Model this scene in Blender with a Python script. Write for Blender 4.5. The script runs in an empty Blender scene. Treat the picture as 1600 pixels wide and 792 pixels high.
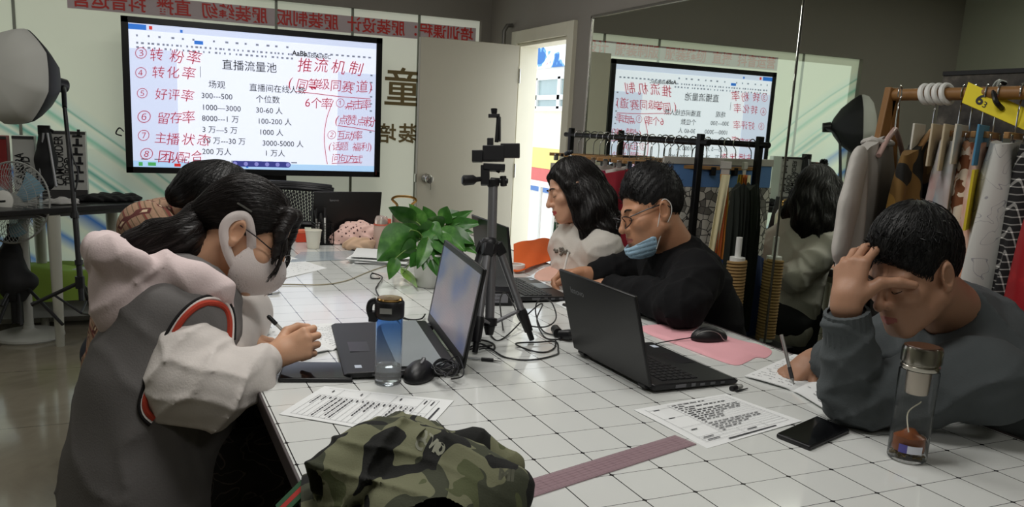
import bpy, math, random
import numpy as np
from mathutils import Vector, Matrix
random.seed(7); np.random.seed(7)
S = bpy.context.scene; COL = S.collection
PI = math.pi
# ---------------------------------------------------------------- camera
CAM_F, CAM_CX, CAM_CY = 1272.9, 760.07, 443.3          # focal length and principal point, in pixels of 1600 x 792
RW = np.array([[0.91837873,-0.3930366,0.04585565],[-0.03400078,-0.19383568,-0.98044463],[0.39423908,0.89886037,-0.19137812]])
CP = np.array([-0.7391,-1.1112,1.3308])
cam = bpy.data.objects.new('camera', bpy.data.cameras.new('camera')); COL.objects.link(cam)
cam.data.sensor_width = 36; cam.data.lens = CAM_F/1600*36
cam.data.shift_x = (800-CAM_CX)/1600; cam.data.shift_y = (CAM_CY-396)/1600
cam.data.clip_start = .02
mw = Matrix.Identity(4)
for i in range(3):
    mw[i][0], mw[i][1], mw[i][2], mw[i][3] = RW[0][i], -RW[1][i], -RW[2][i], CP[i]
cam.matrix_world = mw
S.camera = cam
# ---------------------------------------------------------------- exposure, world, lights
vs = S.view_settings; vs.view_transform = 'Standard'; vs.look = 'None'; vs.gamma = 1; vs.exposure = 0; vs.use_curve_mapping = False
W = bpy.data.worlds.new('sky'); S.world = W; W.use_nodes = True
W.node_tree.nodes['Background'].inputs[0].default_value = (.85,.93,1,1); W.node_tree.nodes['Background'].inputs[1].default_value = 2.0
def area(name, loc, rot, sx, sy, power, color):
    l = bpy.data.lights.new(name,'AREA'); l.shape='RECTANGLE'; l.size=sx; l.size_y=sy; l.energy=power; l.color=color
    o = bpy.data.objects.new(name,l); COL.objects.link(o); o.location=loc; o.rotation_euler=rot; return o
LAMP_W, LAMP_C = 14.5, (1,.98,.94)
for lx,ly,lk in ((-.15,.1,.92),(-.25,1.35,1.1),(.15,2.5,.42)):
    area('ceiling_and_fill_light',(lx,ly,2.60),(0,0,0),.9,.3,LAMP_W*lk,LAMP_C)
for lx,ly,lw in ((-2.2,.6,1.2),(-2.3,2.6,11),(.2,-1.9,7)):  # unseen fill lamps, added at the sides and rear to brighten the walls
    area('ceiling_and_fill_light',(lx,ly,2.60),(0,0,0),.9,.3,lw,LAMP_C)
# daylight through the glass front and through the open door
area('window_daylight',(-.2,4.16,1.1),(math.radians(-90),0,0),3.0,1.7,5,(.88,1,.9))
area('door_daylight',(1.9,3.45,1.0),(0,math.radians(90),0),1.6,.6,7,(.95,.98,1))

# ---------------------------------------------------------------- points from the calibrated view (design coordinates in metres)
def ray(x,y): return RW.T @ np.array([(x-CAM_CX)/CAM_F,(y-CAM_CY)/CAM_F,1.0])
def D(x,y,d): return CP + d*ray(x,y)
def onz(x,y,z=.75): r=ray(x,y); return CP+(z-CP[2])/r[2]*r
def onx(x,y,X): r=ray(x,y); return CP+(X-CP[0])/r[0]*r
def ony(x,y,Y): r=ray(x,y); return CP+(Y-CP[1])/r[1]*r
def V(r,d,f): return RW.T @ np.array([r,d,f],float)        # right, down, forward -> world direction
def nrm(v): v=np.asarray(v,float); return v/(np.linalg.norm(v)+1e-12)
A = lambda *a: np.array(a,float)

# ---------------------------------------------------------------- materials
def lin(c): c=c/255; return c/12.92 if c<=.04045 else ((c+.055)/1.055)**2.4
def rgb(c):
    if isinstance(c,str): c=[int(c[i:i+2],16) for i in (0,2,4)]
    return tuple(lin(v) for v in c)+(1,)
def nd(nt,t,**k):
    n=nt.nodes.new(t)
    for a,b in k.items(): setattr(n,a,b)
    return n
def mth(nt,op,a,b=None,c=None):
    n=nd(nt,'ShaderNodeMath',operation=op)
    for i,v in enumerate((a,b,c)):
        if v is None: continue
        if isinstance(v,(int,float)): n.inputs[i].default_value=v
        else: nt.links.new(v,n.inputs[i])
    return n.outputs[0]
def mixc(nt,f,a,b):
    n=nd(nt,'ShaderNodeMix',data_type='RGBA')
    for i,v in ((0,f),(6,a),(7,b)):
        if isinstance(v,(int,float)): n.inputs[i].default_value=v
        elif isinstance(v,(tuple,str,list)): n.inputs[i].default_value=rgb(v) if len(v)!=4 else v
        else: nt.links.new(v,n.inputs[i])
    return n.outputs[2]
def ramp(nt,f,stops,interp='LINEAR'):
    n=nd(nt,'ShaderNodeValToRGB'); n.color_ramp.interpolation=interp; e=n.color_ramp.elements
    while len(e)<len(stops): e.new(.5)
    for el,(p,c) in zip(e,stops): el.position=p; el.color=rgb(c)
    nt.links.new(f,n.inputs[0]); return n.outputs[0]
def coord(nt,kind='Object',scale=None,rot=None):
    o=nd(nt,'ShaderNodeTexCoord').outputs[kind]
    if scale is not None or rot is not None:
        m=nd(nt,'ShaderNodeMapping'); nt.links.new(o,m.inputs[0])
        if scale is not None: m.inputs['Scale'].default_value=scale if hasattr(scale,'__len__') else (scale,)*3
        if rot is not None: m.inputs['Rotation'].default_value=rot
        o=m.outputs[0]
    return o
def noise(nt,v,scale,detail=3,rough=.5,dist=0):
    n=nd(nt,'ShaderNodeTexNoise'); nt.links.new(v,n.inputs['Vector']); n.inputs['Scale'].default_value=scale; n.inputs['Detail'].default_value=detail
    n.inputs['Roughness'].default_value=rough; n.inputs['Distortion'].default_value=dist; return n.outputs['Fac']
def voro(nt,v,scale,feature='F1',out='Distance',rnd=1):
    n=nd(nt,'ShaderNodeTexVoronoi',feature=feature); nt.links.new(v,n.inputs['Vector']); n.inputs['Scale'].default_value=scale
    n.inputs['Randomness'].default_value=rnd; return n.outputs[out]
def M(name,c,rough=.5,metal=0,var=.06,vs=8,bump=0,bs=60,trans=0,ior=1.45,alpha=1,emit=0,coat=0,sheen=0,sub=0,spec=.5,fn=None,bfn=None):
    m=bpy.data.materials.new(name); m.use_nodes=True; nt=m.node_tree; p=nt.nodes['Principled BSDF']
    I=p.inputs; I['Base Color'].default_value=rgb(c); I['Roughness'].default_value=rough; I['Metallic'].default_value=metal
    I['Transmission Weight'].default_value=trans; I['IOR'].default_value=ior; I['Alpha'].default_value=alpha; I['Coat Weight'].default_value=coat
    I['Coat Roughness'].default_value=.05; I['Sheen Weight'].default_value=sheen; I['Specular IOR Level'].default_value=spec
    if sub: I['Subsurface Weight'].default_value=sub; I['Subsurface Radius'].default_value=(.012,.005,.003); I['Subsurface Scale'].default_value=1
    if fn: col=fn(nt)
    elif var and not trans:
        f=noise(nt,coord(nt),vs,4)
        d=tuple(max(0,v*(1-var)) for v in rgb(c)[:3])+(1,); b=tuple(min(1,v*(1+var)) for v in rgb(c)[:3])+(1,)
        col=mixc(nt,f,d,b)
    else: col=None
    if col is not None:
        nt.links.new(col,I['Base Color'])
    if emit:
        I['Emission Strength'].default_value=emit; I['Emission Color'].default_value=rgb(c)
        if col is not None: nt.links.new(col,I['Emission Color'])
    if bump or bfn:
        b=nd(nt,'ShaderNodeBump'); b.inputs['Strength'].default_value=bump or .3; b.inputs['Distance'].default_value=.002
        h=bfn(nt) if bfn else noise(nt,coord(nt),bs,3)
        nt.links.new(h,b.inputs['Height']); nt.links.new(b.outputs[0],I['Normal'])
    return m

# ---------------------------------------------------------------- meshes
def frame(z,x=None):
    z=nrm(z); x=A(1,0,0) if x is None else np.asarray(x,float)
    if abs(z@nrm(x))>.98: x=A(0,1,0) if abs(z[1])<.9 else A(0,0,1)
    x=nrm(x-z*(z@x)); return np.c_[x,np.cross(z,x),z]
def rotz(a): c,s=math.cos(a),math.sin(a); return np.array([[c,-s,0],[s,c,0],[0,0,1.]])
def axrot(ax,a):
    k=nrm(ax); K=np.array([[0,-k[2],k[1]],[k[2],0,-k[0]],[-k[1],k[0],0]]); return np.eye(3)+math.sin(a)*K+(1-math.cos(a))*K@K
def spline(pts,n=8,closed=False):
    P=np.array(pts,float); m=len(P); out=[]
    rng=range(m if closed else m-1)
    for i in rng:
        g=(lambda k:P[k%m]) if closed else (lambda k:P[min(max(k,0),m-1)])
        a,b,c,d=g(i-1),g(i),g(i+1),g(i+2)
        for t in np.linspace(0,1,n,endpoint=False):
            out.append(.5*((2*b)+(-a+c)*t+(2*a-5*b+4*c-d)*t*t+(-a+3*b-3*c+d)*t**3))
    if not closed: out.append(P[-1])
    return np.array(out)
class MB:
    def __init__(s): s.v=[]; s.f=[]; s.m=[]; s.k=0
    def mat(s,k): s.k=k; return s
    def add(s,vs,fs):
        o=len(s.v); s.v.extend([tuple(map(float,p)) for p in vs])
        for f in fs: s.f.append([o+int(i) for i in f]); s.m.append(s.k)
        return s
    def box(s,c,size,R=None,taper=1):
        x,y,z=[q/2 for q in size]; P=[]
        for dz in (-1,1):
            t=taper if dz>0 else 1
            for dx,dy in ((-1,-1),(1,-1),(1,1),(-1,1)): P.append(A(dx*x*t,dy*y*t,dz*z))
        P=np.array(P)
        if R is not None: P=P@np.asarray(R).T
        return s.add(P+np.asarray(c,float),[(3,2,1,0),(4,5,6,7),(0,1,5,4),(1,2,6,5),(2,3,7,6),(3,0,4,7)])
    def bar(s,a,b,w,h,up=(0,0,1)):
        a,b=np.asarray(a,float),np.asarray(b,float); z=nrm(b-a); u=np.asarray(up,float)
        if abs(z@nrm(u))>.98: u=A(1,0,0)
        y=nrm(u-z*(z@u)); x=np.cross(y,z); return s.box((a+b)/2,(w,h,np.linalg.norm(b-a)),np.c_[x,y,z])
    def tube(s,pts,r,n=10,closed=False,cap=True,flat=1):
        P=np.array(pts,float); m=len(P); r=np.broadcast_to(np.asarray(r,float),(m,))
        T=np.gradient(P,axis=0) if not closed else np.roll(P,-1,0)-np.roll(P,1,0)
        ref=A(0,0,1) if abs(nrm(T[0])[2])<.9 else A(1,0,0); x=nrm(np.cross(ref,T[0])); V_=[]
        for i in range(m):
            t=nrm(T[i]); x=nrm(x-t*(t@x)); y=np.cross(t,x)
            for k in range(n):
                a=2*PI*k/n; V_.append(P[i]+r[i]*(math.cos(a)*x+flat*math.sin(a)*y))
        F=[]
        for i in range(m if closed else m-1):
            for k in range(n):
                F.append((i*n+k,i*n+(k+1)%n,((i+1)%m)*n+(k+1)%n,((i+1)%m)*n+k))
        if cap and not closed: F.append(list(range(n))[::-1]); F.append([(m-1)*n+k for k in range(n)])
        return s.add(V_,F)
    def cyl(s,a,b,r0,r1=None,n=20): return s.tube([a,b],[r0,r0 if r1 is None else r1],n)
    def lathe(s,prof,c=(0,0,0),n=28,R=None,cap=True):
        V_=[];F=[]
        for r,z in prof:
            for k in range(n): a=2*PI*k/n; V_.append(A(r*math.cos(a),r*math.sin(a),z))
        for i in range(len(prof)-1):
            for k in range(n): F.append((i*n+k,i*n+(k+1)%n,(i+1)*n+(k+1)%n,(i+1)*n+k))
        if cap: F.append(list(range(n))[::-1]); F.append([(len(prof)-1)*n+k for k in range(n)])
        V_=np.array(V_)
        if R is not None: V_=V_@np.asarray(R).T
        return s.add(V_+np.asarray(c,float),F)
    def ell(s,c,r,R=None,n=16,m=10):
        r=(r,)*3 if not hasattr(r,'__len__') else r
        V_=[A(0,0,-r[2])];F=[]
        for i in range(1,m):
            t=-PI/2+PI*i/m
            for k in range(n): a=2*PI*k/n; V_.append(A(r[0]*math.cos(t)*math.cos(a),r[1]*math.cos(t)*math.sin(a),r[2]*math.sin(t)))
        V_.append(A(0,0,r[2])); e=len(V_)-1
        for k in range(n):
            F.append((0,1+(k+1)%n,1+k)); F.append((e,1+(m-2)*n+k,1+(m-2)*n+(k+1)%n))
            for i in range(m-2): F.append((1+i*n+k,1+i*n+(k+1)%n,1+(i+1)*n+(k+1)%n,1+(i+1)*n+k))
        V_=np.array(V_)
        if R is not None: V_=V_@np.asarray(R).T
        return s.add(V_+np.asarray(c,float),F)
    def prism(s,poly,o,R,h):          # polygon in the frame's x,y, extruded along its z
        R=np.asarray(R); o=np.asarray(o,float); n=len(poly)
        lo=[o+R@A(p[0],p[1],0) for p in poly]; hi=[o+R@A(p[0],p[1],h) for p in poly]
        return s.add(lo+hi,[list(range(n))[::-1],list(range(n,2*n))]+[(k,(k+1)%n,n+(k+1)%n,n+k) for k in range(n)])
    def grid(s,fn,nu,nv,th=0):
        P=np.array([[fn(u,v) for v in np.linspace(0,1,nv)] for u in np.linspace(0,1,nu)],float)
        F=[(i*nv+j,(i+1)*nv+j,(i+1)*nv+j+1,i*nv+j+1) for i in range(nu-1) for j in range(nv-1)]
        if not th: return s.add(P.reshape(-1,3),F)
        du=np.gradient(P,axis=0); dv=np.gradient(P,axis=1); N=np.cross(du,dv); N/=np.linalg.norm(N,axis=2,keepdims=True)+1e-12
        Q=P-N*th; n=nu*nv; F2=F+[[n+i for i in f[::-1]] for f in F]
        e=[(i,0) for i in range(nu)]+[(nu-1,j) for j in range(1,nv)]+[(i,nv-1) for i in range(nu-2,-1,-1)]+[(0,j) for j in range(nv-2,0,-1)]
        e=[i*nv+j for i,j in e]
        for k in range(len(e)): a,b=e[k],e[(k+1)%len(e)]; F2.append((b,a,n+a,n+b))
        return s.add(np.r_[P.reshape(-1,3),Q.reshape(-1,3)],F2)
    def text(s,body,size,o,x,y,align='LEFT',sx=1,shear=0,bold=0,ext=0):      # x, y: directions of reading and of the letters' height
        cu=bpy.data.curves.new('t','FONT'); cu.body=body; cu.size=size; cu.align_x=align; cu.resolution_u=3; cu.shear=shear; cu.offset=bold; cu.extrude=ext
        ob=bpy.data.objects.new('t',cu); me=bpy.data.meshes.new_from_object(ob)
        n=len(me.vertices); co=np.empty(n*3); me.vertices.foreach_get('co',co); co=co.reshape(-1,3)
        x,y=nrm(x),nrm(y); z=np.cross(x,y)
        if n: s.add(np.asarray(o,float)+co[:,:1]*sx*x+co[:,1:2]*y+co[:,2:3]*z,[list(p.vertices) for p in me.polygons])
        bpy.data.objects.remove(ob); bpy.data.curves.remove(cu); bpy.data.meshes.remove(me); return s
    def build(s,name,mats,parent=None,label=None,bevel=0,smooth=40,kind=None,sub=0,solid=0):
        return mk(name,np.array(s.v),s.f,mats,parent,s.m,label,bevel,smooth,kind,sub,solid)
def world_of(o):
    m=o.matrix_basis.copy()
    while o.parent: o=o.parent; m=o.matrix_basis@m
    return m
def mk(name,v,f,mats,parent=None,mi=None,label=None,bevel=0,smooth=40,kind=None,sub=0,solid=0):
    me=bpy.data.meshes.new(name); o=bpy.data.objects.new(name,me); v=np.asarray(v,float)
    if parent is not None:
        o.parent=parent; W_=np.array(world_of(parent).inverted()); v=v@W_[:3,:3].T+W_[:3,3]
    else:
        c=A((v[:,0].min()+v[:,0].max())/2,(v[:,1].min()+v[:,1].max())/2,v[:,2].min()); v=v-c; o.location=c
    me.from_pydata(v.tolist(),[],[list(map(int,q)) for q in f])
    mats=mats if isinstance(mats,(list,tuple)) else [mats]
    for m in mats: me.materials.append(m)
    if mi is not None and len(mats)>1: me.polygons.foreach_set('material_index',[int(i) for i in mi])
    me.update()
    if smooth:
        me.shade_smooth()
        if smooth<180: me.set_sharp_from_angle(angle=math.radians(smooth))
    COL.objects.link(o)
    if label: o['label']=label
    if kind: o['kind']=kind
    if solid: b=o.modifiers.new('s','SOLIDIFY'); b.thickness=solid
    if bevel: b=o.modifiers.new('b','BEVEL'); b.width=bevel; b.segments=2; b.limit_method='ANGLE'; b.angle_limit=math.radians(40)
    if sub: b=o.modifiers.new('u','SUBSURF'); b.levels=sub; b.render_levels=sub
    return o
def tag(o,label=None,cat=None,group=None,kind=None):
    if label: o['label']=label
    if cat: o['category']=cat
    if group: o['group']=group
    if kind: o['kind']=kind
    return o
def T(name,label,cat,loc,group=None,rz=0):
    o=bpy.data.objects.new(name,None); COL.objects.link(o); o.location=Vector([float(x) for x in loc]); o.rotation_euler.z=rz; o.empty_display_size=.05
    return tag(o,label,cat,group)
def solo(name,mb,mats,label,cat,group=None,**k): return tag(mb.build(name,mats,None,**k),label,cat,group)
def struct(name,mb,mats,parent=None,**k): return mb.build(name,mats,parent,kind='structure' if parent is None else None,**k)
def kids(o): return [c for c in bpy.data.objects if c.parent==o]
def dup(o,loc=None,rz=None,label=None,parent=None):
    c=o.copy(); COL.objects.link(c)
    if parent is not None: c.parent=parent
    if loc is not None: c.location=loc
    if rz is not None: c.rotation_euler.z=rz
    if label: c['label']=label
    for k in kids(o): dup(k,parent=c)
    return c

# ---------------------------------------------------------------- implicit surfaces for bodies, hair, cloth
def smin(a,b,k): h=np.clip(.5+.5*(b-a)/k,0,1); return b*(1-h)+a*h-k*h*(1-h)
def smax(a,b,k): return -smin(-a,-b,k)
def cap(P,a,b,r0,r1=None):
    r1=r0 if r1 is None else r1; a=np.asarray(a,float); ab=np.asarray(b,float)-a; L=ab@ab+1e-12
    t=np.clip((P-a)@ab/L,0,1); return np.linalg.norm(P-a-t[:,None]*ab,axis=1)-(r0+(r1-r0)*t)
def elli(P,c,r,R=None):
    Q=P-np.asarray(c,float)
    if R is not None: Q=Q@np.asarray(R)
    r=np.asarray(r,float); k0=np.linalg.norm(Q/r,axis=1); k1=np.linalg.norm(Q/(r*r),axis=1)+1e-9
    return k0*(k0-1)/k1
def rbox(P,c,half,R=None,r=.01):
    Q=P-np.asarray(c,float)
    if R is not None: Q=Q@np.asarray(R)
    q=np.abs(Q)-(np.asarray(half,float)-r); return np.linalg.norm(np.maximum(q,0),axis=1)+np.minimum(q.max(1),0)-r
def chain(P,pts,rs,k=.02):
    d=None
    for i in range(len(pts)-1):
        e=cap(P,pts[i],pts[i+1],rs[i],rs[i+1]); d=e if d is None else smin(d,e,k)
    return d
def wob(P,s,seed=0):
    q=P*s; a=seed*1.7
    return (np.sin(q[:,0]*1.0+1.3*np.sin(q[:,1]*.9+a)+a)+np.sin(q[:,1]*1.1+1.4*np.sin(q[:,2]*.8+a)+2*a)+np.sin(q[:,2]*1.05+1.2*np.sin(q[:,0]*1.1-a)+.5*a))/3
def nets(fn,lo,hi,h,B=8):
    lo=np.asarray(lo,float); n=np.maximum(1,np.ceil((np.asarray(hi)-lo)/(h*B)).astype(int)); H=h*B
    bi=np.stack(np.meshgrid(*[np.arange(k) for k in n],indexing='ij'),-1).reshape(-1,3)
    d=fn(lo+(bi+.5)*H); bi=bi[np.abs(d)<H*1.25]
    r=np.arange(B+1); loc=np.stack(np.meshgrid(r,r,r,indexing='ij'),-1).reshape(-1,3); N=n*B+2
    lin_=lambda c:(c[...,0]*N[1]+c[...,1])*N[2]+c[...,2]
    VS=[];ID=[];Q=[]
    for s in range(0,len(bi),300):
        b=bi[s:s+300]; G=b[:,None,:]*B+loc[None]; val=fn((lo+G.reshape(-1,3)*h)).reshape(len(b),B+1,B+1,B+1); sg=val<0
        X=[]; 
        acc=np.zeros((len(b),B,B,B,3)); cnt=np.zeros((len(b),B,B,B))
        base=np.stack(np.meshgrid(*[np.arange(B)]*3,indexing='ij'),-1)
        sl=lambda o:(slice(None),)+tuple(slice(q,q+B) for q in o)
        for ax in range(3):
            for u in (0,1):
                for w in (0,1):
                    o0=[0,0,0]; oth=[i for i in range(3) if i!=ax]; o0[oth[0]]=u; o0[oth[1]]=w; o1=list(o0); o1[ax]=1
                    a,c=val[sl(o0)],val[sl(o1)]; cr=(a<0)!=(c<0); t=np.where(cr,a/(a-c+1e-20),0)
                    p=np.zeros(acc.shape); p[...]=o0; p[...,ax]=t; acc+=p*cr[...,None]; cnt+=cr
        msk=cnt>0
        if not msk.any(): continue
        pos=acc[msk]/cnt[msk][:,None]; wh=np.argwhere(msk); cell=b[wh[:,0]]*B+wh[:,1:]
        VS.append(lo+(cell+pos)*h); ID.append(lin_(cell+1))
        for ax in range(3):
            o1=[0,0,0]; o1[ax]=1; a=sg[sl((0,0,0))]; c=sg[sl(o1)]; wh=np.argwhere(a!=c)
            cell=b[wh[:,0]]*B+wh[:,1:]+1; e1=np.zeros(3,int); e2=np.zeros(3,int); e1[(ax+1)%3]=1; e2[(ax+2)%3]=1
            q=np.stack([lin_(cell),lin_(cell-e1),lin_(cell-e1-e2),lin_(cell-e2)],1); fl=~a[tuple(wh.T)]; q[fl]=q[fl][:,::-1]; Q.append(q)
    v=np.concatenate(VS); ids=np.concatenate(ID); q=np.concatenate(Q); o=np.argsort(ids); v=v[o]; ids=ids[o]
    k=np.searchsorted(ids,q); k=np.minimum(k,len(ids)-1); ok=(ids[k]==q).all(1); return v,k[ok]
def smooth_v(v,q,it=1,l=.5):
    for _ in range(it):
        s=np.zeros_like(v); c=np.zeros(len(v))
        for i in range(4):
            a,b=q[:,i],q[:,(i+1)%4]; np.add.at(s,a,v[b]); np.add.at(s,b,v[a]); np.add.at(c,a,1); np.add.at(c,b,1)
        v=v*(1-l)+l*s/np.maximum(c,1)[:,None]
    return v
def sdf(name,fn,lo,hi,h,mats,parent=None,label=None,pick=None,it=1,kind=None):
    v,q=nets(fn,lo,hi,h); v=smooth_v(v,q,it)
    mi=pick(v[q].mean(1)) if pick else None
    return mk(name,v,q,mats,parent,mi,label,smooth=180,kind=kind)
def bb(pts,m=.1): P=np.array(pts); return P.min(0)-m,P.max(0)+m
# ================================================================ the room
FZ = .05                                     # floor level
XW, YW, XL, YF, CZ = 1.57, 4.28, -3.1, -3.2, 2.72
def floor_col(nt):
    c=coord(nt,'Object'); sx=nd(nt,'ShaderNodeSeparateXYZ'); nt.links.new(c,sx.inputs[0])
    def ln(o,off): 
        f=mth(nt,'FRACT',mth(nt,'ADD',mth(nt,'DIVIDE',o,.8),off)); return mth(nt,'LESS_THAN',mth(nt,'ABSOLUTE',mth(nt,'SUBTRACT',f,.5)),.0022)
    l=mth(nt,'MAXIMUM',ln(sx.outputs[0],.32),ln(sx.outputs[1],.1))
    f=noise(nt,c,2.2,5,.6,1.5)
    return mixc(nt,l,ramp(nt,f,[(.3,'6e685a'),(.55,'7f7869'),(.75,'756e60')]),'3b372f')
m_floor=M('polished_floor_tile','9a927f',.13,fn=floor_col,coat=.15)
m_wall=M('grey_wall_paint','8b867f',.85,var=.04,vs=3,bump=.15,bs=90)
m_wallg=M('side_wall_paint','a3a496',.85,var=.05,vs=2.5,bump=.15,bs=90)
m_white=M('white_gloss_paint','e4e2da',.4,var=.03)
m_ceil=M('ceiling_paint','d8d6d0',.9)
def film(nt):
    c=coord(nt,'Object'); s=nd(nt,'ShaderNodeSeparateXYZ'); nt.links.new(c,s.inputs[0]); x,z=s.outputs[0],s.outputs[2]
    bend=mth(nt,'MULTIPLY',mth(nt,'SINE',mth(nt,'ADD',mth(nt,'MULTIPLY',x,1.6),.6)),.10)
    t=mth(nt,'ADD',mth(nt,'ADD',z,mth(nt,'MULTIPLY',x,.62)),bend)       # swooshes run down to the right
    t=mth(nt,'MULTIPLY_ADD',noise(nt,c,1.3,2),.05,t)
    u=mth(nt,'MULTIPLY_ADD',t,.5,.5)
    G='dfe8d2'; st=[(0,G)]
    for p,w,c_ in ((.20,.04,'6796cc'),(.325,.035,'5a8bc8'),(.43,.05,'4376bb'),(.545,.015,'8cc4b4'),(.575,.02,'62a896'),(.60,.012,'a2d2be'),(.675,.022,'8cc6ac'),(.72,.008,'6cb09c')):
        st+= [(p-w,G),(p,c_),(p+w*.45,'cfe2d2')]
    st+=[(.76,G),(1,'e4ebd6')]
    st=sorted(st); col=None
    n=nd(nt,'ShaderNodeValToRGB'); e=n.color_ramp.elements
    while len(e)<len(st): e.new(.5)
    for el,(p,cc) in zip(e,st): el.position=p; el.color=rgb(cc)
    nt.links.new(u,n.inputs[0])
    right=mth(nt,'MULTIPLY_ADD',x,1.1,-.35); right=nd_clamp(nt,right)
    return mixc(nt,right,n.outputs[0],'e9ecdc')
def nd_clamp(nt,v): 
    n=nd(nt,'ShaderNodeClamp'); nt.links.new(v,n.inputs[0]); return n.outputs[0]
m_film=M('printed_glass_film','dfe8d2',.12,fn=film,emit=.25)
m_seam=M('glass_joint','8f9488',.5)
b=MB(); b.box(((XL+5.0)/2,.55,FZ-.03),(5.0-XL+.0,8.9,.06)); struct('floor',MB().box(((XL+XW)/2,(YF+YW)/2,FZ-.05),(XW-XL+.2,YW-YF+.2,.1)),m_floor)
struct('ceiling',MB().box(((XL+XW)/2,(YF+YW)/2,CZ+.05),(XW-XL+.2,YW-YF+.2,.1)),m_ceil)
# glass front: opening X -1.78..1.5, Z .46..2.03
WX0,WX1,WZ0,WZ1=-1.95,1.50,.30,2.03
b=MB(); y=YW+.06
b.box(((XL+WX0)/2,y,(FZ+CZ)/2),(WX0-XL,.12,CZ-FZ)); b.box(((WX1+XW)/2+.03,y,(FZ+CZ)/2),(XW-WX1+.06,.12,CZ-FZ))
b.box(((WX0+WX1)/2,y,(WZ1+CZ)/2),(WX1-WX0,.12,CZ-WZ1)); b.box(((WX0+WX1)/2,y,(FZ+WZ0)/2),(WX1-WX0,.12,WZ0-FZ))
struct('wall_back',b,m_wall)
b=MB(); b.box(((WX0+WX1)/2,YW+.05,(WZ0+WZ1)/2),(WX1-WX0,.02,WZ1-WZ0)); w1=struct('window_1',b,m_film)
b=MB()
for x in (-1.32,ony(433,20,YW)[0],ony(553,30,YW)[0],1.06): b.box((x,YW+.036,(WZ0+WZ1)/2),(.016,.012,WZ1-WZ0))
struct('glass_joints',b,m_seam,w1)
# right wall with the doorway and the mirror on it
DY0,DY1,DZ=3.13,3.80,1.85
b=MB(); x=XW+.06
b.box((x,(YF+DY0)/2,(FZ+CZ)/2),(.12,DY0-YF,CZ-FZ)); b.box((x,(DY1+YW)/2+.06,(FZ+CZ)/2),(.12,YW-DY1+.12,CZ-FZ)); b.box((x,(DY0+DY1)/2,(DZ+CZ)/2),(.12,DY1-DY0,CZ-DZ))
struct('wall_right',b,m_wall)
struct('wall_left',MB().box((XL-.05,(YF+YW)/2,(FZ+CZ)/2),(.1,YW-YF+.2,CZ-FZ)),m_wallg)
struct('wall_front',MB().box(((XL+XW)/2,YF-.05,(FZ+CZ)/2),(XW-XL+.2,.1,CZ-FZ)),m_wallg)
struct('baseboard_back',MB().box(((XL+XW)/2,YW-.008,FZ+.05),(XW-XL-.04,.016,.10)),m_white,bevel=.003)
# window ledge
m_ledge=M('ledge_panel_grey','8d8f8c',.6,var=.08)
struct('trim_1',MB().box((-1.25,YW-.1,FZ+.21),(1.4,.2,.28)),m_ledge,bevel=.004)
# door frame
m_door=M('door_beige_paint','a9a494',.5,var=.03,vs=2)
m_jamb=M('jamb_cream_paint','d6d2bf',.45,var=.03)
b=MB(); fw=.075
b.box((XW-.012,DY1+fw/2,(FZ+DZ+fw)/2),(.03,fw,DZ+fw-FZ)); b.box((XW-.012,DY0-fw/2,(FZ+DZ+fw)/2),(.03,fw,DZ+fw-FZ)); b.box((XW-.012,(DY0+DY1)/2,DZ+fw/2),(.03,DY1-DY0,fw))
b.box((XW+.06,DY1-.01,(FZ+DZ)/2),(.13,.02,DZ-FZ)); b.box((XW+.06,DY0+.01,(FZ+DZ)/2),(.13,.02,DZ-FZ)); b.box((XW+.06,(DY0+DY1)/2,DZ-.01),(.13,DY1-DY0-.04,.02))
struct('trim_2',b,m_jamb,bevel=.003)
d1=struct('door_1',MB().box((.5*(.885+1.545),DY1-.035,(FZ+.012+1.835)/2),(.66,.04,1.835-FZ-.012)),m_door,bevel=.003)
m_chrome=M('brushed_steel','c8c6c0',.25,1,var=.02)
kx,kz=.945,.985
b=MB(); R=frame((0,-1,0)); b.lathe([(.03,0),(.032,.006),(.028,.012),(.013,.016),(.012,.035),(.026,.045),(.03,.058),(.026,.07),(.012,.074)],(kx,DY1-.055,kz),24,R)
kn=struct('door_knob',b,m_chrome,d1)
b=MB(); b.box((kx,DY1-.137,kz-.012),(.007,.002,.03)); b.box((kx+.002,DY1-.139,kz-.04),(.003,.002,.05)); struct('key',b,m_chrome,kn)
b=MB(); [b.cyl((1.553,DY1-.058,z),(1.553,DY1-.058,z+.09),.007) for z in (.3,1.0,1.6)]; struct('hinge',b,m_chrome,d1)
struct('latch',MB().box((.882,DY1-.035,kz),(.008,.022,.05)),m_chrome,d1)
# door closer stub at the head of the frame
solo('pipe_elbow',MB().tube([(1.50,DY1+.10,1.80),(1.50,DY1+.10,1.93),(1.52,DY1+.10,1.965),(1.56,DY1+.1,1.97)],.014,10),M('elbow_grey','6f6d68',.4,.6),'small grey metal elbow pipe at the top corner of the open door','pipe')
# ---- mirror
m_mirror=M('mirror_glass','e2e8dc',.012,1,var=0)
mr=T('wall_mirror','tall silvered wall mirror in two panels behind the clothes racks, thin steel frame','mirror',(XW-.012,1.0,FZ+.02))
MT=1.915
MB().box((XW-.012,(1.335+2.86)/2,(FZ+.02+MT)/2),(.008,2.86-1.335,MT-FZ-.02)).build('mirror_panel',m_mirror,mr,bevel=.002)
MB().box((XW-.012,(1.325-1.4)/2,(FZ+.02+MT)/2),(.008,1.325+1.4,MT-FZ-.02)).build('mirror_panel',m_mirror,mr,bevel=.002)
b=MB(); b.box((XW-.012,2.868,(FZ+.02+MT)/2),(.022,.016,MT-FZ)); b.box((XW-.012,.73,MT+.008),(.022,4.29,.016)); b.box((XW-.012,.73,FZ+.012),(.022,4.29,.016)); b.box((XW-.012,-1.408,(FZ+.02+MT)/2),(.022,.016,MT-FZ))
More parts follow.
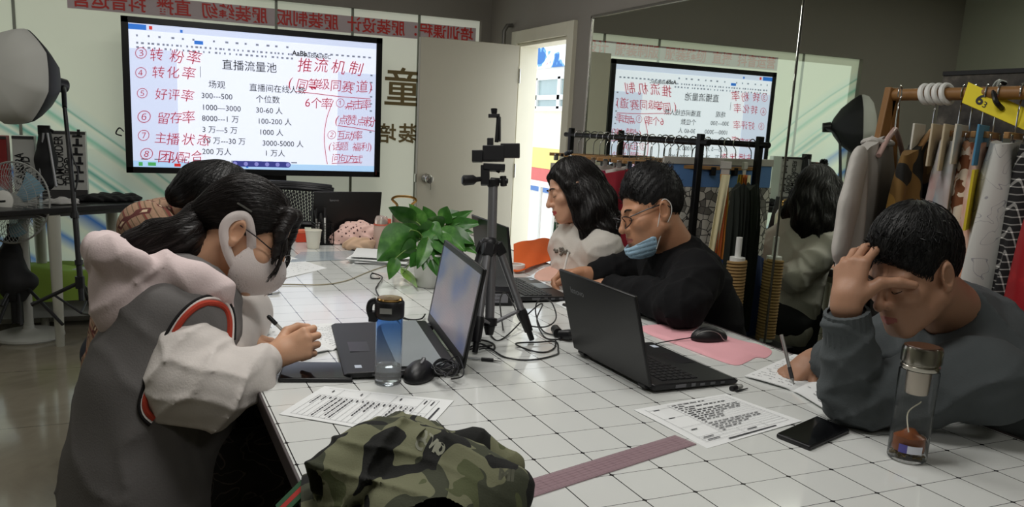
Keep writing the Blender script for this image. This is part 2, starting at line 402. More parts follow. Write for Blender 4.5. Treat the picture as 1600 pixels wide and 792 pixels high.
b.build('mirror_frame',m_chrome,mr,bevel=.002)
# ---- outside the door
m_out=M('outside_white_render','f2f0ea',.8); m_pav=M('outside_paving','cfcac0',.7)
struct('ground_outside',MB().box((4.4,5.5,FZ-.08),(5.5,14,.1)),m_pav)
XO=3.4; zo=lambda y: onx(848,y,XO)[2]
b=MB(); b.box((XO+.1,7.5,1.9),(.2,11,4.2)); struct('wall_outside',b,m_out)
for i,(y0,y1,c,nm) in enumerate(((231,263,'f3dd86','yellow'),(263,283,'d9706c','red'),(283,300,'5d82bd','blue'))):
    z1,z0=zo(y0),zo(y1); tag(struct('trim_%d'%(3+i),MB().box((XO-.008,7.5,(z0+z1)/2),(.016,11,z1-z0-.002)),M('stripe_'+nm,c,.7)))
z0,z1=zo(231),zo(172); struct('trim_6',MB().box((XO-.006,7.5,(z0+z1)/2),(.012,11,z1-z0)),M('outside_cream','f6efd6',.8))
m_wf=M('white_window_frame','f4f4f2',.5); m_wg=M('outside_window_pane','9fb0b0',.1,spec=.6)
for k,yc in enumerate((4.4,5.5,6.6,7.7,8.8)):
    z0,z1=zo(170),zo(122); wn=struct('window_%d'%(2+k),MB().box((XO-.01,yc,(z0+z1)/2),(.02,1.05,z1-z0)),m_wg)
    b=MB()
    for yy in (-.525,0,.525): b.box((XO-.03,yc+yy,(z0+z1)/2),(.03,.06,z1-z0))
    for zz in (z0,z1,z0+.36*(z1-z0)): b.box((XO-.03,yc,zz),(.03,1.1,.05))
    struct('window_frame',b,m_wf,wn)
# poster above the outside windows
def poster_col(nt):
    c=coord(nt,'Object'); f=noise(nt,c,2.6,3,.6,.8); return ramp(nt,f,[(.36,'2f6fb4'),(.46,'6fa6d8'),(.5,'ffffff'),(.6,'f6e9ea'),(.68,'cf4a62')],'CONSTANT')
z0,z1=zo(107),zo(70); yp0=onx(875,90,XO)[1]
solo('wall_poster',MB().box((XO-.02,yp0+.6,(z0+z1)/2),(.02,1.6,z1-z0)),M('poster_print','88aadd',.6,fn=poster_col),'red, white and blue picture panel high on the building outside the door','poster')
r=T('handrail','white railing outside the open door, below the striped wall','railing',(2.9,5.2,FZ-.03))
b=MB(); [b.cyl((2.9,4.3+k*.28,FZ-.03),(2.9,4.3+k*.28,FZ+.72),.02) for k in range(8)]; b.build('post',m_wf,r)
MB().box((2.9,5.28,FZ+.74),(.06,2.2,.05)).build('rail',m_wf,r,bevel=.006)
# ---- banner and gold characters on the glass, written to be read from outside
mx=A(-1,0,0); up=A(0,0,1); YG=YW+.035
m_ban=M('banner_vinyl','a89a9a',.5,emit=.12,var=.05); m_red=M('banner_red','b0302a',.5,emit=.1)
bn=T('banner','mauve banner strip with red mirror-written lettering along the top of the glass','banner',(.2,YG,1.88))
xl,xr=ony(105,15,YW)[0],ony(746,60,YW)[0]; zb=ony(746,67,YW)[2]; zt=ony(746.7,47,YW)[2]
MB().box(((xl+xr)/2,YG,(zb+zt)/2+.005),(xr-xl,.003,zt-zb+.02)).build('strip',m_ban,bn)
b=MB(); s='培训课程：服装设计  服装制版  服装缝纫  直播  抖音运营'
b.text(s,.098,(xr-.02,YG-.006,zb+.015),mx,up,sx=.955,bold=.0015); wd=max(v[0] for v in b.v)-min(v[0] for v in b.v); k=(xr-xl-.05)/wd
b.v=[((x-(xr-.02))*k+(xr-.02),y,z) for x,y,z in b.v]; b.build('lettering',m_red,bn)
m_gold=M('gold_lettering','8a7752',.4,.2,var=.1)
gz=ony(620,190,YW)
def gold(txt,px0,py0,py1,label,name='glass_lettering'):
    p=ony(px0,py1,YW); q=ony(px0,py0,YW); h=(q[2]-p[2]); b=MB(); b.text(txt,h*1.06,(p[0],YG-.004,p[2]+.1*h),mx,up,bold=.003,ext=.001); return solo(name,b,m_gold,label,'lettering')
gold('童',660,108,168,'large gold character on the glass beside the right edge of the screen')
gold('装',654,194,224,'small gold character on the glass next to the edge of the open door')
gold('培',621,194,224,'small gold character on the glass close to the screen frame')
gold('训',775,113,168,'large gold character on the glass behind the open door, seen in the mirror')
# ================================================================ the tiled table
TX0,TX1,TY0,TY1,TZ=-.505,.907,-.70,3.0,.75
def tile_col(nt):
    c=coord(nt,'Object'); s=nd(nt,'ShaderNodeSeparateXYZ'); nt.links.new(c,s.inputs[0])
    def q(o,w):
        f=mth(nt,'FRACT',mth(nt,'ADD',mth(nt,'MULTIPLY',o,10),100.0)); a=mth(nt,'ABSOLUTE',mth(nt,'SUBTRACT',f,.5))
        return mth(nt,'MAXIMUM',mth(nt,'SUBTRACT',a,.5-w-.055),0.0)
    x,y=q(s.outputs[0],.011),q(s.outputs[1],.007)
    d=mth(nt,'SQRT',mth(nt,'ADD',mth(nt,'MULTIPLY',x,x),mth(nt,'MULTIPLY',y,y)))
    return mixc(nt,mth(nt,'GREATER_THAN',d,.055),mixc(nt,noise(nt,c,3,3),'dcdedb','e3e5e2'),'2b2a2c')
m_tile=M('tile_print_tabletop','dfe1de',.09,fn=tile_col,spec=.6)
m_edge=M('table_edge_dark','4b4344',.45)
m_steel=M('pale_table_leg','b9b6a8',.4,.1)
tb=T('table','long white tiled table with dark grout lines in the middle of the room','table',(.2,1.0,FZ))
top=MB().box(((TX0+TX1)/2,(TY0+TY1)/2,TZ-.0125),(TX1-TX0,TY1-TY0,.025)).build('tabletop',m_tile,tb)
top.data.transform(Matrix.Translation((0,0,0)))
b=MB(); e=.006
for c,sz in ((((TX0-e/2),(TY0+TY1)/2,TZ-.016),(e,TY1-TY0+2*e,.036)),((TX1+e/2,(TY0+TY1)/2,TZ-.016),(e,TY1-TY0+2*e,.036)),(((TX0+TX1)/2,TY1+e/2,TZ-.016),(TX1-TX0,e,.036)),(((TX0+TX1)/2,TY0-e/2,TZ-.016),(TX1-TX0,e,.036))): b.box(c,sz)
b.build('edge_band',m_edge,tb,bevel=.0015)
b=MB(); [b.box((x,(TY0+TY1)/2,TZ-.055),(.03,TY1-TY0-.2,.05)) for x in (TX0+.1,TX1-.1)]; [b.box(((TX0+TX1)/2,y,TZ-.055),(TX1-TX0-.2,.03,.05)) for y in (TY0+.1,TY1-.1)]; b.build('apron',m_steel,tb)
for x in (TX0+.1,TX1-.1):
    for y in (TY0+.1,1.0,TY1-.1): MB().cyl((x,y,FZ),(x,y,TZ-.03),.024,.03).build('leg',m_steel,tb,bevel=.003)
# ---------------------------------------------------------------- shared materials
m_blackp=M('black_plastic','17171a',.42,bump=.08,bs=400); m_blackg=M('black_gloss','08080a',.08,spec=.3); m_dark=M('dark_grey_plastic','2a2a2d',.5)
m_key=M('keycap_black','1d1d20',.45); m_paper=M('white_paper','eceeee',.8,var=.02); m_ink=M('print_ink','3a3a40',.8,var=0); m_inkl=M('light_print_ink','8a8a92',.8,var=0)
m_red=M('red_plastic','b52a24',.5); m_orange=M('orange_cloth','e2621d',.85,var=.08,bump=.2,bs=300)
m_silver=M('silver_metal','c4c4c2',.3,.9); m_gold=M('gold_metal','b9935a',.22,1); m_white2=M('white_plastic','e6e6e2',.4)
m_alu=M('tripod_grey_aluminium','8c8c90',.38,.7); m_lid=M('laptop_lid_black','141416',.38,var=.25,vs=5)
m_logo=M('faint_silver_lettering','9a9a9e',.4,.4,var=0)
Z=TZ+.0006
def obox(b,o,x,y,z,p0,p1):      # box between two corners in a local frame
    p0,p1=A(*p0),A(*p1); return b.box(np.asarray(o,float)+np.c_[x,y,z]@((p0+p1)/2),np.abs(p1-p0),np.c_[x,y,z])
# ---------------------------------------------------------------- laptops
def laptop(label,hl,hr,depth,lid,tilt,mats,screen,logo=None,keys=True,group=None,cover=False):
    """hl, hr: hinge line ends as the person typing sees them from behind the lid: x runs hl->hr, y towards the typist"""
    hl,hr=A(*hl,Z),A(*hr,Z); w=np.linalg.norm(hr-hl); x=nrm(hr-hl); z=A(0,0,1)
    y=np.cross(x,z)*(1 if depth>0 else -1); dp=abs(depth); th=.02
    t=T('laptop',label,'laptop',hl+x*w/2+y*dp/2,group)
    b=MB(); F=np.c_[x,y,z]
    prof=[(0,.006),(0,th),(.10*dp,th+.001),(dp-.012,th-.004),(dp,th-.010),(dp-.006,.003)]
    vs=[]; 
    for s in (0,w): vs+= [hl+x*s+y*q[0]+z*q[1] for q in prof]
    n=len(prof); b.add(vs,[list(range(n)),list(range(n,2*n))[::-1]]+[(k,n+k,n+(k+1)%n,(k+1)%n) for k in range(n)])
    base=b.build('base',mats['base'],t,bevel=.003)
    top=lambda u,v: hl+x*u+y*v+z*(th+.0012-.005*v/dp)
    # keyboard
    kb=MB(); rows=6; y0,y1=.035,.035+.105
    for r in range(rows):
        nk=15 if r else 16
        for k in range(nk):
            if r==5 and 4<=k<=8:
                if k!=4: continue
                u0,u1=4,9
            else: u0,u1=k,k+1
            a0=.02+(w-.04)*u0/nk+.0012; a1=.02+(w-.04)*u1/nk-.0012
            v0=y0+(y1-y0)*r/rows+.001; v1=y0+(y1-y0)*(r+1)/rows-.0012
            c=top((a0+a1)/2,(v0+v1)/2); kb.box(c+z*.0012,(a1-a0,v1-v0,.0028),F,.86)
    kb.build('keyboard',mats['key'],t,smooth=0)
    if cover:
        b=MB(); b.box(top(w/2,(y0+y1)/2)+z*.0045,(w-.03,y1-y0+.006,.0012),F); b.build('keyboard_cover',mats['cover'],t)
    b=MB(); b.box(top(w*.46,dp*.80),(.09,.05,.0008),F); b.build('touchpad',mats['pad'],t)
    b=MB(); b.box(top(.045,dp*.86),(.022,.016,.0008),F); b.build('sticker',mats['sticker'],t)
    # lid
    up=z*math.cos(tilt)-y*math.sin(tilt); out=-(y*math.cos(tilt)+z*math.sin(tilt))   # out: away from the typist
    o=hl+z*(th*.75)+out*.004; L=np.c_[x,up,out]
    ld=T('x','','',(0,0,0)); bpy.data.objects.remove(ld)
    b=MB(); obox(b,o,x,up,out,(0,.004,0),(w,lid,.008)); lo=b.build('lid',mats['lid'],t,bevel=.0025)
    b=MB(); bz=.013; obox(b,o,x,up,out,(.002,.01,-.0012),(bz,lid-.002,.0)); obox(b,o,x,up,out,(w-bz,.01,-.0012),(w-.002,lid-.002,.0)); obox(b,o,x,up,out,(.002,lid-.016,-.0012),(w-.002,lid-.002,0)); obox(b,o,x,up,out,(.002,.008,-.0012),(w-.002,.03,0))
    b.build('bezel',mats['base'],lo)
    b=MB(); obox(b,o,x,up,out,(bz,.03,-.0008),(w-bz,lid-.016,-.0002)); sc=b.build('screen',screen,lo)
    b=MB(); 
    for u in (.06*w,.86*w): b.cyl(o+x*u-z*.001,o+x*(u+.08*w)-z*.001,.0075,n=12)
    b.build('hinge',mats['base'],t)
    if logo:
        b=MB(); b.text(logo[0],logo[1],o+x*logo[2]+up*logo[3]+out*.0085,logo[4]*x,logo[5]*up); b.build('lid_lettering',m_logo,lo,smooth=0)
    b=MB()
    for k,(u,ww,h) in enumerate(((.03,.03,.008),(.075,.012,.008),(.10,.014,.006),(.13,.014,.006),(.16,.012,.005))):
        for s in (-.0003,w+.0003): obox(b,hl,x,y,z,(s-.0006,dp*.12+u,.008),(s+.0006,dp*.12+u+ww,.008+h))
    b.build('port',mats['port'],t)
    return t
m_pad=M('touchpad_dark','222226',.3); m_stk=M('small_white_sticker','c9d2e0',.5); m_port=M('port_steel','6c6c70',.4,.6)
def scr(a,b_,c_):
    def f(nt):
        c=coord(nt,'Generated'); s=nd(nt,'ShaderNodeSeparateXYZ'); nt.links.new(c,s.inputs[0])
        n=noise(nt,coord(nt,'Generated'),1.6,1,.4); l=mth(nt,'FRACT',mth(nt,'MULTIPLY',s.outputs[2],30)); l=mth(nt,'LESS_THAN',l,.28)
        l=mth(nt,'MULTIPLY',l,mth(nt,'GREATER_THAN',noise(nt,coord(nt,'Generated',(1,14,30)),2.3,1),.5))
        return mixc(nt,mth(nt,'MULTIPLY',l,.35),ramp(nt,n,[(.36,a),(.5,b_),(.64,c_)]),'6b6670')
    return f
m_screenA=M('laptop_screen_dim','77767f',.25,fn=scr('4f5a80','75717c','83767c'),emit=.30)
m_screenoff=M('laptop_screen_dark','18181c',.12,var=0)
LM=dict(base=m_blackp,key=m_key,pad=m_pad,sticker=m_stk,lid=m_lid,port=m_port,cover=M('clear_keyboard_cover','b9c0c4',.3,alpha=.45))
lapA=laptop('open black laptop behind the blue bottle, screen towards the masked woman, clear keyboard cover',(-.052,.585),(.022,1.045),-.27,.245,math.radians(10),LM,m_screenA,cover=True)
lapB=laptop('open black laptop beside the pink fabric, silver lettering on its lid',(.322,.690),(.327,.350),-.245,.225,math.radians(16),LM,m_screenoff,logo=('lenovo',.024,.045,.172,1,1))
lapC=laptop('dark open laptop behind the table tripod, in front of the woman in white',(.445,1.64),(.425,1.285),-.215,.245,math.radians(9),LM,m_screenoff)
lapD=laptop('black laptop standing at the far end of the table, lid back facing the camera',(.345,2.71),(.02,2.70),.24,.235,math.radians(12),LM,m_screenoff,logo=('lenovo',.016,.25,.19,-1,1))
# ================================================================ things on the table
def zq(pts,z=TZ): return [onz(x,y,z) for x,y in pts]
def slab(b,pts,th,z=Z,dense=0,wave=0,seed=1):
    """pts: outline on the table (world xy); flat sheet of thickness th"""
    P=[A(p[0],p[1],z) for p in pts]; return b.add(P+[p+A(0,0,th) for p in P],[list(range(len(P)))[::-1],list(range(len(P),2*len(P)))]+[(k,(k+1)%len(P),len(P)+(k+1)%len(P),len(P)+k) for k in range(len(P))])
def bil(c,u,v): return (1-u)*(1-v)*c[0]+u*(1-v)*c[1]+u*v*c[2]+(1-u)*v*c[3]
def sheet(b,c,lift,curl=0,nu=14,nv=10,th=.0006):
    """four corners, gently curved"""
    def f(u,v):
        p=bil(c,u,v).copy(); p[2]=lift+curl*(max(0,u-.6)**2*3+max(0,.15-v)*2)*.06+.0008*math.sin(5*u+3*v); return p
    return b.grid(f,nu,nv,th)
def ccw(c): 
    c=[np.asarray(p,float) for p in c]; a=sum(c[i][0]*c[(i+1)%4][1]-c[(i+1)%4][0]*c[i][1] for i in range(4)); return c if a>0 else [c[0],c[3],c[2],c[1]]
def inkline(b,c,u0,v0,u1,v1,w,z):
    p,q=bil(c,u0,v0),bil(c,u1,v1); d=nrm((q-p)*A(1,1,0)); n=A(-d[1],d[0],0)*w/2; p[2]=q[2]=z
    b.add([p-n,q-n,q+n,p+n],[(0,1,2,3)])
def form(b,c,z,rows=14,seed=3,frame_=True):
    """printed form: u runs along the lines of text, v down the page"""
    r=random.Random(seed)
    if frame_:
        for v in (.09,.15,.20): inkline(b,c,.07,v,.93,v,.0006,z)
        for u,v0,v1 in ((.07,.09,.94),(.93,.09,.94),(.3,.2,.94),(.45,.09,.2),(.7,.09,.2)): inkline(b,c,u,v0,u,v1,.0006,z)
        for k in range(rows+1): v=.2+.74*k/rows; inkline(b,c,.3 if k%5 else .07,v,.93,v,.0005,z)
        inkline(b,c,.25,.05,.75,.05,.004,z); inkline(b,c,.1,.12,.22,.12,.003,z); inkline(b,c,.5,.12,.6,.12,.003,z); inkline(b,c,.1,.175,.2,.175,.003,z)
        for v in (.36,.66,.88): inkline(b,c,.12,v,.18,v,.003,z)
    for k in range(rows):
        v=.2+.74*(k+.5)/rows; u=.33
        while u<.86:
            l=r.uniform(.02,.07); inkline(b,c,u,v,min(.9,u+l),v,.0032,z); u+=l+r.uniform(.008,.02)
            if r.random()<.14: break
def writing(b,c,z,rows=12,seed=5,dens=.6,w=.0016,u0=.08,u1=.92):
    r=random.Random(seed)
    for k in range(rows):
        v=.1+.8*(k+.5)/rows; u=u0
        while u<u1:
            l=r.uniform(.01,.035)
            if r.random()<dens: inkline(b,c,u,v+r.uniform(-.008,.008),u+l,v+r.uniform(-.008,.008),w,z)
            u+=l+.012
def paper(name,px,label,cat='paper',kind='form',seed=1,lift=0,curl=0,rows=14,order=None,group=None,mat=None):
    c=ccw(zq(px)); z0=Z+lift
    t=T(name,label,cat,sum(c)/4*A(1,1,0)+A(0,0,z0),group)
    sheet(MB(),c,z0+.0008,curl).build('sheet',mat or m_paper,t) if False else None
    b=MB(); sheet(b,c,z0+.0008,curl); b.build('sheet',mat or m_paper,t,smooth=30)
    cc=[c[i] for i in (order or (0,1,2,3))]; b=MB()
    zz=z0+.0022
    (form(b,cc,zz,rows,seed) if kind=='form' else writing(b,cc,zz,rows,seed))
    b.build('printed_lines' if kind=='form' else 'handwriting',m_ink,t,smooth=0); return t
paper('printed_form',[(436,648),(655,686),(709,627),(507,604)],'printed form lying near the blue bottle, partly under the camouflage garment',seed=3,rows=18,order=(1,0,3,2) if False else (2,1,0,3))
paper('printed_form',[(990,641),(1105,701),(1253,659),(1135,616)],'printed form beside the ruler and the black phone near the glass tea bottle',seed=8,rows=16,order=(0,3,2,1) if False else (1,2,3,0))
# ---- bottles
m_glass=M('clear_glass','ffffff',.02,trans=1,ior=1.2,var=0); m_water=M('water','f2fbff',.0,trans=1,ior=1.33,var=0)
def blue_grad(nt):
    s=nd(nt,'ShaderNodeSeparateXYZ'); nt.links.new(coord(nt,'Generated'),s.inputs[0]); return ramp(nt,s.outputs[2],[(.0,'ffffff'),(.30,'f8fafd'),(.5,'d3e3f7'),(.8,'a3c6f0'),(1,'8db6ea')])
m_blueg=M('blue_tinted_glass','7fa8dc',.10,trans=.9,ior=1.08,fn=blue_grad)
p0=onz(606,598); bt=T('water_bottle','blue tinted clear water bottle with black lid and gold top, in front of the laptop','bottle',p0)
B_=p0+A(0,0,.001)
b=MB(); R0=.030
b.lathe([(.001,.003),(R0-.004,.0),(R0,.004),(R0,.155),(R0-.003,.158),(R0-.003,.157),(R0-.0025,.154),(R0-.0025,.008),(.001,.008)],B_,36,cap=False); b.build('glass_body',m_blueg,bt)
MB().lathe([(.001,.0085),(R0-.003,.0085),(R0-.003,.042),(.001,.042)],B_,32,cap=False).build('water',m_water,bt)
MB().lathe([(R0-.001,.150),(R0+.002,.153),(R0+.003,.160),(R0+.003,.186),(R0,.190),(.001,.190)],B_,32,cap=False).build('lid',m_blackp,bt)
MB().lathe([(.001,.1905),(R0-.002,.1905),(R0-.001,.193),(R0-.003,.196),(.001,.197)],B_,32,cap=False).build('gold_top',m_gold,bt,'gold top disc')
b=MB(); rx=V(1,0,0); rx=nrm(rx*A(1,1,0)); fw=nrm(V(0,0,1)*A(1,1,0))
b.tube(spline([B_-rx*.030+A(0,0,.188),B_-rx*.042+A(0,0,.182),B_-rx*.045+A(0,0,.165),B_-rx*.038+A(0,0,.148),B_-rx*.030+A(0,0,.15)],6),.007,8); b.box(B_-rx*.036+A(0,0,.152),(.018,.02,.022),np.c_[rx,fw,A(0,0,1)]); b.build('strap_loop',m_blackp,bt)
b=MB(); b.box(B_-fw*.0335-rx*.004+A(0,0,.172),(.026,.003,.012),np.c_[rx,fw,A(0,0,1)]); b.build('button',m_silver,bt)
p0=onz(1416,716); gb=T('tea_bottle','clear glass tea bottle with steel lid and strainer, brown tea at the bottom','bottle',p0); B_=p0+A(0,0,.001); R0=.0345
MB().lathe([(.001,0),(R0-.003,0),(R0,.004),(R0,.172),(R0-.004,.178),(R0-.004,.176),(R0-.0022,.171),(R0-.0022,.006),(.001,.006)],B_,40,cap=False).build('glass_wall',m_glass,gb)
b=MB(); b.lathe([(R0-.003,.174),(R0-.001,.178),(R0-.001,.183),(R0-.003,.185),(R0-.003,.187),(R0+.0005,.189),(R0+.0005,.212),(R0-.002,.218),(.001,.218)],B_,36,cap=False); b.build('lid',M('lid_steel','a8a49a',.2,1),gb)
MB().lathe([(.001,.2182),(R0-.006,.2182),(R0-.007,.2195),(.001,.2198)],B_,32,cap=False).build('lid_top',M('lid_brown','4d3426',.35),gb,'brown lid top')
MB().lathe([(.001,.128),(.019,.128),(.020,.132),(.022,.172),(.0218,.172),(.0186,.134),(.001,.134)],B_,28,cap=False).build('strainer',M('strainer_steel','b5aca0',.35,.9),gb)
m_tea=M('tea_brown','8a4a1e',.25,bump=.4,bs=120); b=MB(); R_=np.random.RandomState(4)
b.lathe([(.001,.018),(.026,.018),(.028,.022),(.027,.046),(.015,.052),(.008,.060),(.001,.061)],B_,24,cap=False); b.build('tea_cake',m_tea,gb)
b=MB()
for k in range(60):
    a,r=R_.rand()*6.28,.028*math.sqrt(R_.rand()); b.ell(B_+A(r*math.cos(a),r*math.sin(a),.009+.006*R_.rand()),(.005,.0025,.002),rotz(R_.rand()*6),6,4)
b.build('tea_leaves',M('tea_leaf','6e5d33',.7),gb,kind='stuff')
def arc_patch(b,c,r,a0,a1,z0,z1,n=8):
    vs=[c+A(r*math.cos(a),r*math.sin(a),z) for z in (z0,z1) for a in np.linspace(a0,a1,n)]; b.add(vs,[(k,k+1,n+k+1,n+k) for k in range(n-1)])
ac=math.atan2(CP[1]-B_[1],CP[0]-B_[0])
b=MB(); arc_patch(b,B_,R0+.0004,ac-.05,ac+.75,.020,.035); b.build('label',M('label_white','dfe2ee',.5),gb); b=MB(); arc_patch(b,B_,R0+.0005,ac-.45,ac-.02,.020,.036); b.build('label_block',M('label_purple','5a55a0',.5),gb)
b=MB(); b.tube(spline([B_+A(-.018,-.01,.058),B_+A(.004,.014,.085),B_+A(.02,.005,.105),B_+A(.0,-.012,.115)],8),.0012,6); b.build('tea_stem',M('pale_stem','c9c6b4',.6),gb)
# ---- phones
def phone(px,label,th=.008):
    c=ccw(zq(px)); b=MB(); slab(b,c,th); t=T('smartphone',label,'phone',sum(c)/4*A(1,1,0)+A(0,0,Z)); b.build('case',m_blackp,t,bevel=.003)
    m=sum(c)/4; b=MB(); slab(b,[m+(p-m)*.955 for p in c],.0008,Z+th); b.build('glass',m_blackg,t,bevel=.0003); return t
phone([(434,598),(551,598),(551,572),(443,571)],'black phone lying in front of the masked woman beside the blue bottle',.009)
phone([(1212,684),(1265,705),(1327,677),(1276,656)],'black phone lying beside the glass tea bottle',.009)
phone([(878,478),(893,484),(908,482),(893,475)],'dark phone by the hands of the man in the black jacket',.008)
# ---- mice
def mouse(px,ang,label,L=.108,Wd=.06,Hh=.036,stripe=None):
    p=onz(*px); t=T('computer_mouse',label,'mouse',p+A(0,0,.0006)); R=rotz(ang); o=p+A(0,0,.0008)
    f=lambda P: smax(elli((P-o)@R,(0,0,.004),(L/2,Wd/2,Hh-.004)),-(P[:,2]-o[2]),.004)
    sdf('shell',f,o-A(.07,.07,.004),o+A(.07,.07,.06),.0022,m_blackp,t)
    b=MB(); Q=lambda x,y,z:o+R@A(x,y,z)
    zt=lambda x,y: .004+(Hh-.004)*math.sqrt(max(0,1-(2*x/L)**2-(2*y/Wd)**2))+.0008
    b.cyl(Q(L*.27,-.004,zt(L*.27,0)-.002),Q(L*.27,.004,zt(L*.27,0)-.002),.006); b.build('scroll_wheel',m_dark,t)
    b=MB(); b.tube([Q(x,0,zt(x,0)) for x in np.linspace(.12*L,.47*L,8)],.0006,5); b.build('button_seam',m_dark,t)
    if stripe:
        b=MB()
        for s in (-1,1): b.tube([Q(x,s*(.012+.35*Wd*(.5-x/L)**1.2*.9),zt(x,s*(.012+.3*Wd*(.5-x/L)))-.0002) for x in np.linspace(-.38*L,.42*L,14)],.0014,6)
        b.build('silver_trim',m_silver,t)
    else:
        b=MB(); b.text('mixie',.011,Q(-.02,-.012,zt(-.01,0)+.0006),R@A(1,0,.25),R@A(0,1,0)); b.build('lettering',m_logo,t,smooth=0)
    return t,Q
ml,Ql=mouse((655,590),math.radians(55),'black mouse beside the blue bottle with its cord bunched next to it',.118,.068,.040)
mr_,Qr=mouse((1107,534),math.radians(168),'black mouse with silver trim lying on the pink fabric',.11,.062,.038,True)
mr_.location.z+=.006
def cord(name,pts,r,mat,label,cat='cable',group=None,n=8): return solo(name,MB().tube(spline(pts,n),r,7),mat,label,cat,group)
tz=lambda x,y,z=.0025: onz(x,y)+A(0,0,z)
b=MB()
pts=[Ql(.056,0,.014),onz(686,578,TZ+.02)]
R_=np.random.RandomState(2)
for k in range(34):
    a=k*1.05; pts.append(onz(697+R_.uniform(-8,8)+15*math.cos(a),574+R_.uniform(-4,4)+11*math.sin(a),TZ+.024+.016*R_.rand()))
pts+=[onz(714,556,TZ+.035),onz(724,575,TZ+.03),onz(722,588,TZ+.02),onz(705,592,TZ+.004)]
b.tube(spline(pts,6),.0016,6); b.build('cord',m_blackp,ml)
b=MB(); b.tube(spline([Qr(.055,0,.012),tz(1040,538,.008),tz(1020,541,.006),onz(1000,545)+A(0,0,.012)],8),.0016,6); b.build('cord',m_blackp,mr_)
# ---- ruler
rl=onz(808,771); rr=onz(1071,688); rd=nrm(rr-rl); rn=A(-rd[1],rd[0],0); L=np.linalg.norm(rr-rl); hw=.026
t=T('ruler','long translucent pinkish pattern ruler lying on the table in front of the camera','ruler',(rl+rr)/2*A(1,1,0)+A(0,0,Z))
b=MB(); slab(b,[rl-rn*hw,rr-rn*hw,rr+rn*hw,rl+rn*hw],.0018); b.build('blade',M('ruler_plastic','b79aa2',.15,alpha=.62),t)
b=MB(); zz=Z+.0021
def rline(a,n0,a1,n1,w=.0005): 
    p,q=rl+rd*a+rn*n0,rl+rd*a1+rn*n1; d=nrm(q-p); m=A(-d[1],d[0],0)*w/2; b.add([(*(p-m)[:2],zz),(*(q-m)[:2],zz),(*(q+m)[:2],zz),(*(p+m)[:2],zz)],[(0,1,2,3)])
for k in range(int(L/.005)): a=k*.005; rline(a,-hw,a,-hw+(.009 if k%2==0 else .005)); rline(a,hw,a,hw-(.009 if k%2==0 else .005))
for n in (-.012,-.004,.004,.012): rline(0,n,L,n,.0004)
for k in range(int(L/.02)): rline(k*.02,-.014,k*.02,.014,.0004)
b.build('scale_marks',M('ruler_marks','5c4048',.6),t,smooth=0)
# ---- fabrics
def noisy_cloth(name,px,label,mat,th=.004,lay=.0,seed=1,amp=.002,cat='fabric'):
    P=zq(px); cen=sum(P)/len(P); ring=spline([p for p in P],4,True); n=len(ring); rs=np.random.RandomState(seed); rings=[1,.9,.75,.55,.3]
    vs=[];F=[]
    for r in rings:
        for k,p in enumerate(ring):
            q=cen+(p-cen)*r; q=q+A(0,0,.0006+lay+th*(1 if r<1 else .15)+amp*(math.sin(q[0]*40+seed)+math.sin(q[1]*47+2*seed)+1.2)*(r<1)); vs.append(q)
    for i in range(len(rings)-1):
        for k in range(n): F.append((i*n+k,i*n+(k+1)%n,(i+1)*n+(k+1)%n,(i+1)*n+k))
    vs.append(cen+A(0,0,.0006+lay+th)); F+=[((len(rings)-1)*n+k,(len(rings)-1)*n+(k+1)%n,len(vs)-1) for k in range(n)]
    vs+= [p+A(0,0,.0006+lay) for p in ring]; o=len(vs)-n; F+=[(o+k,o+(k+1)%n,(k+1)%n,k) for k in range(n)]
    b=MB(); b.add(vs,F); return solo(name,b,mat,label,cat,smooth=60)
m_pink=M('pink_fabric','eeb0b8',.9,bump=.3,bs=500)
noisy_cloth('fabric_piece',[(1002,510),(1050,507),(1090,510),(1139,527),(1202,545),(1198,559),(1181,559),(1169,565),(1148,571),(1107,558),(1060,540),(1012,522)],'pink cut fabric piece under the silver trimmed mouse',m_pink,.004,seed=2)
noisy_cloth('fabric_piece',[(842,423),(880,412),(892,424),(905,440),(880,440),(838,437)],'pale pink fabric piece under the orange cloth, near the woman in white',M('pale_pink_fabric','e8b9a8',.9),.004,seed=5)
def oc(u,v):
    x=802+73*u; y=398-11*u+ (30-6*u)*v+3*math.sin(7*u); p=onz(x,y); return p*A(1,1,0)+A(0,0,Z+.012+.05*(1-v)**1.3*(.7+.3*math.sin(5*u))+.004*math.sin(11*u+4*v))
solo('orange_cloth',MB().grid(oc,24,12,.003),m_orange,'bright orange cloth folded up in front of the woman in white','cloth',smooth=60)
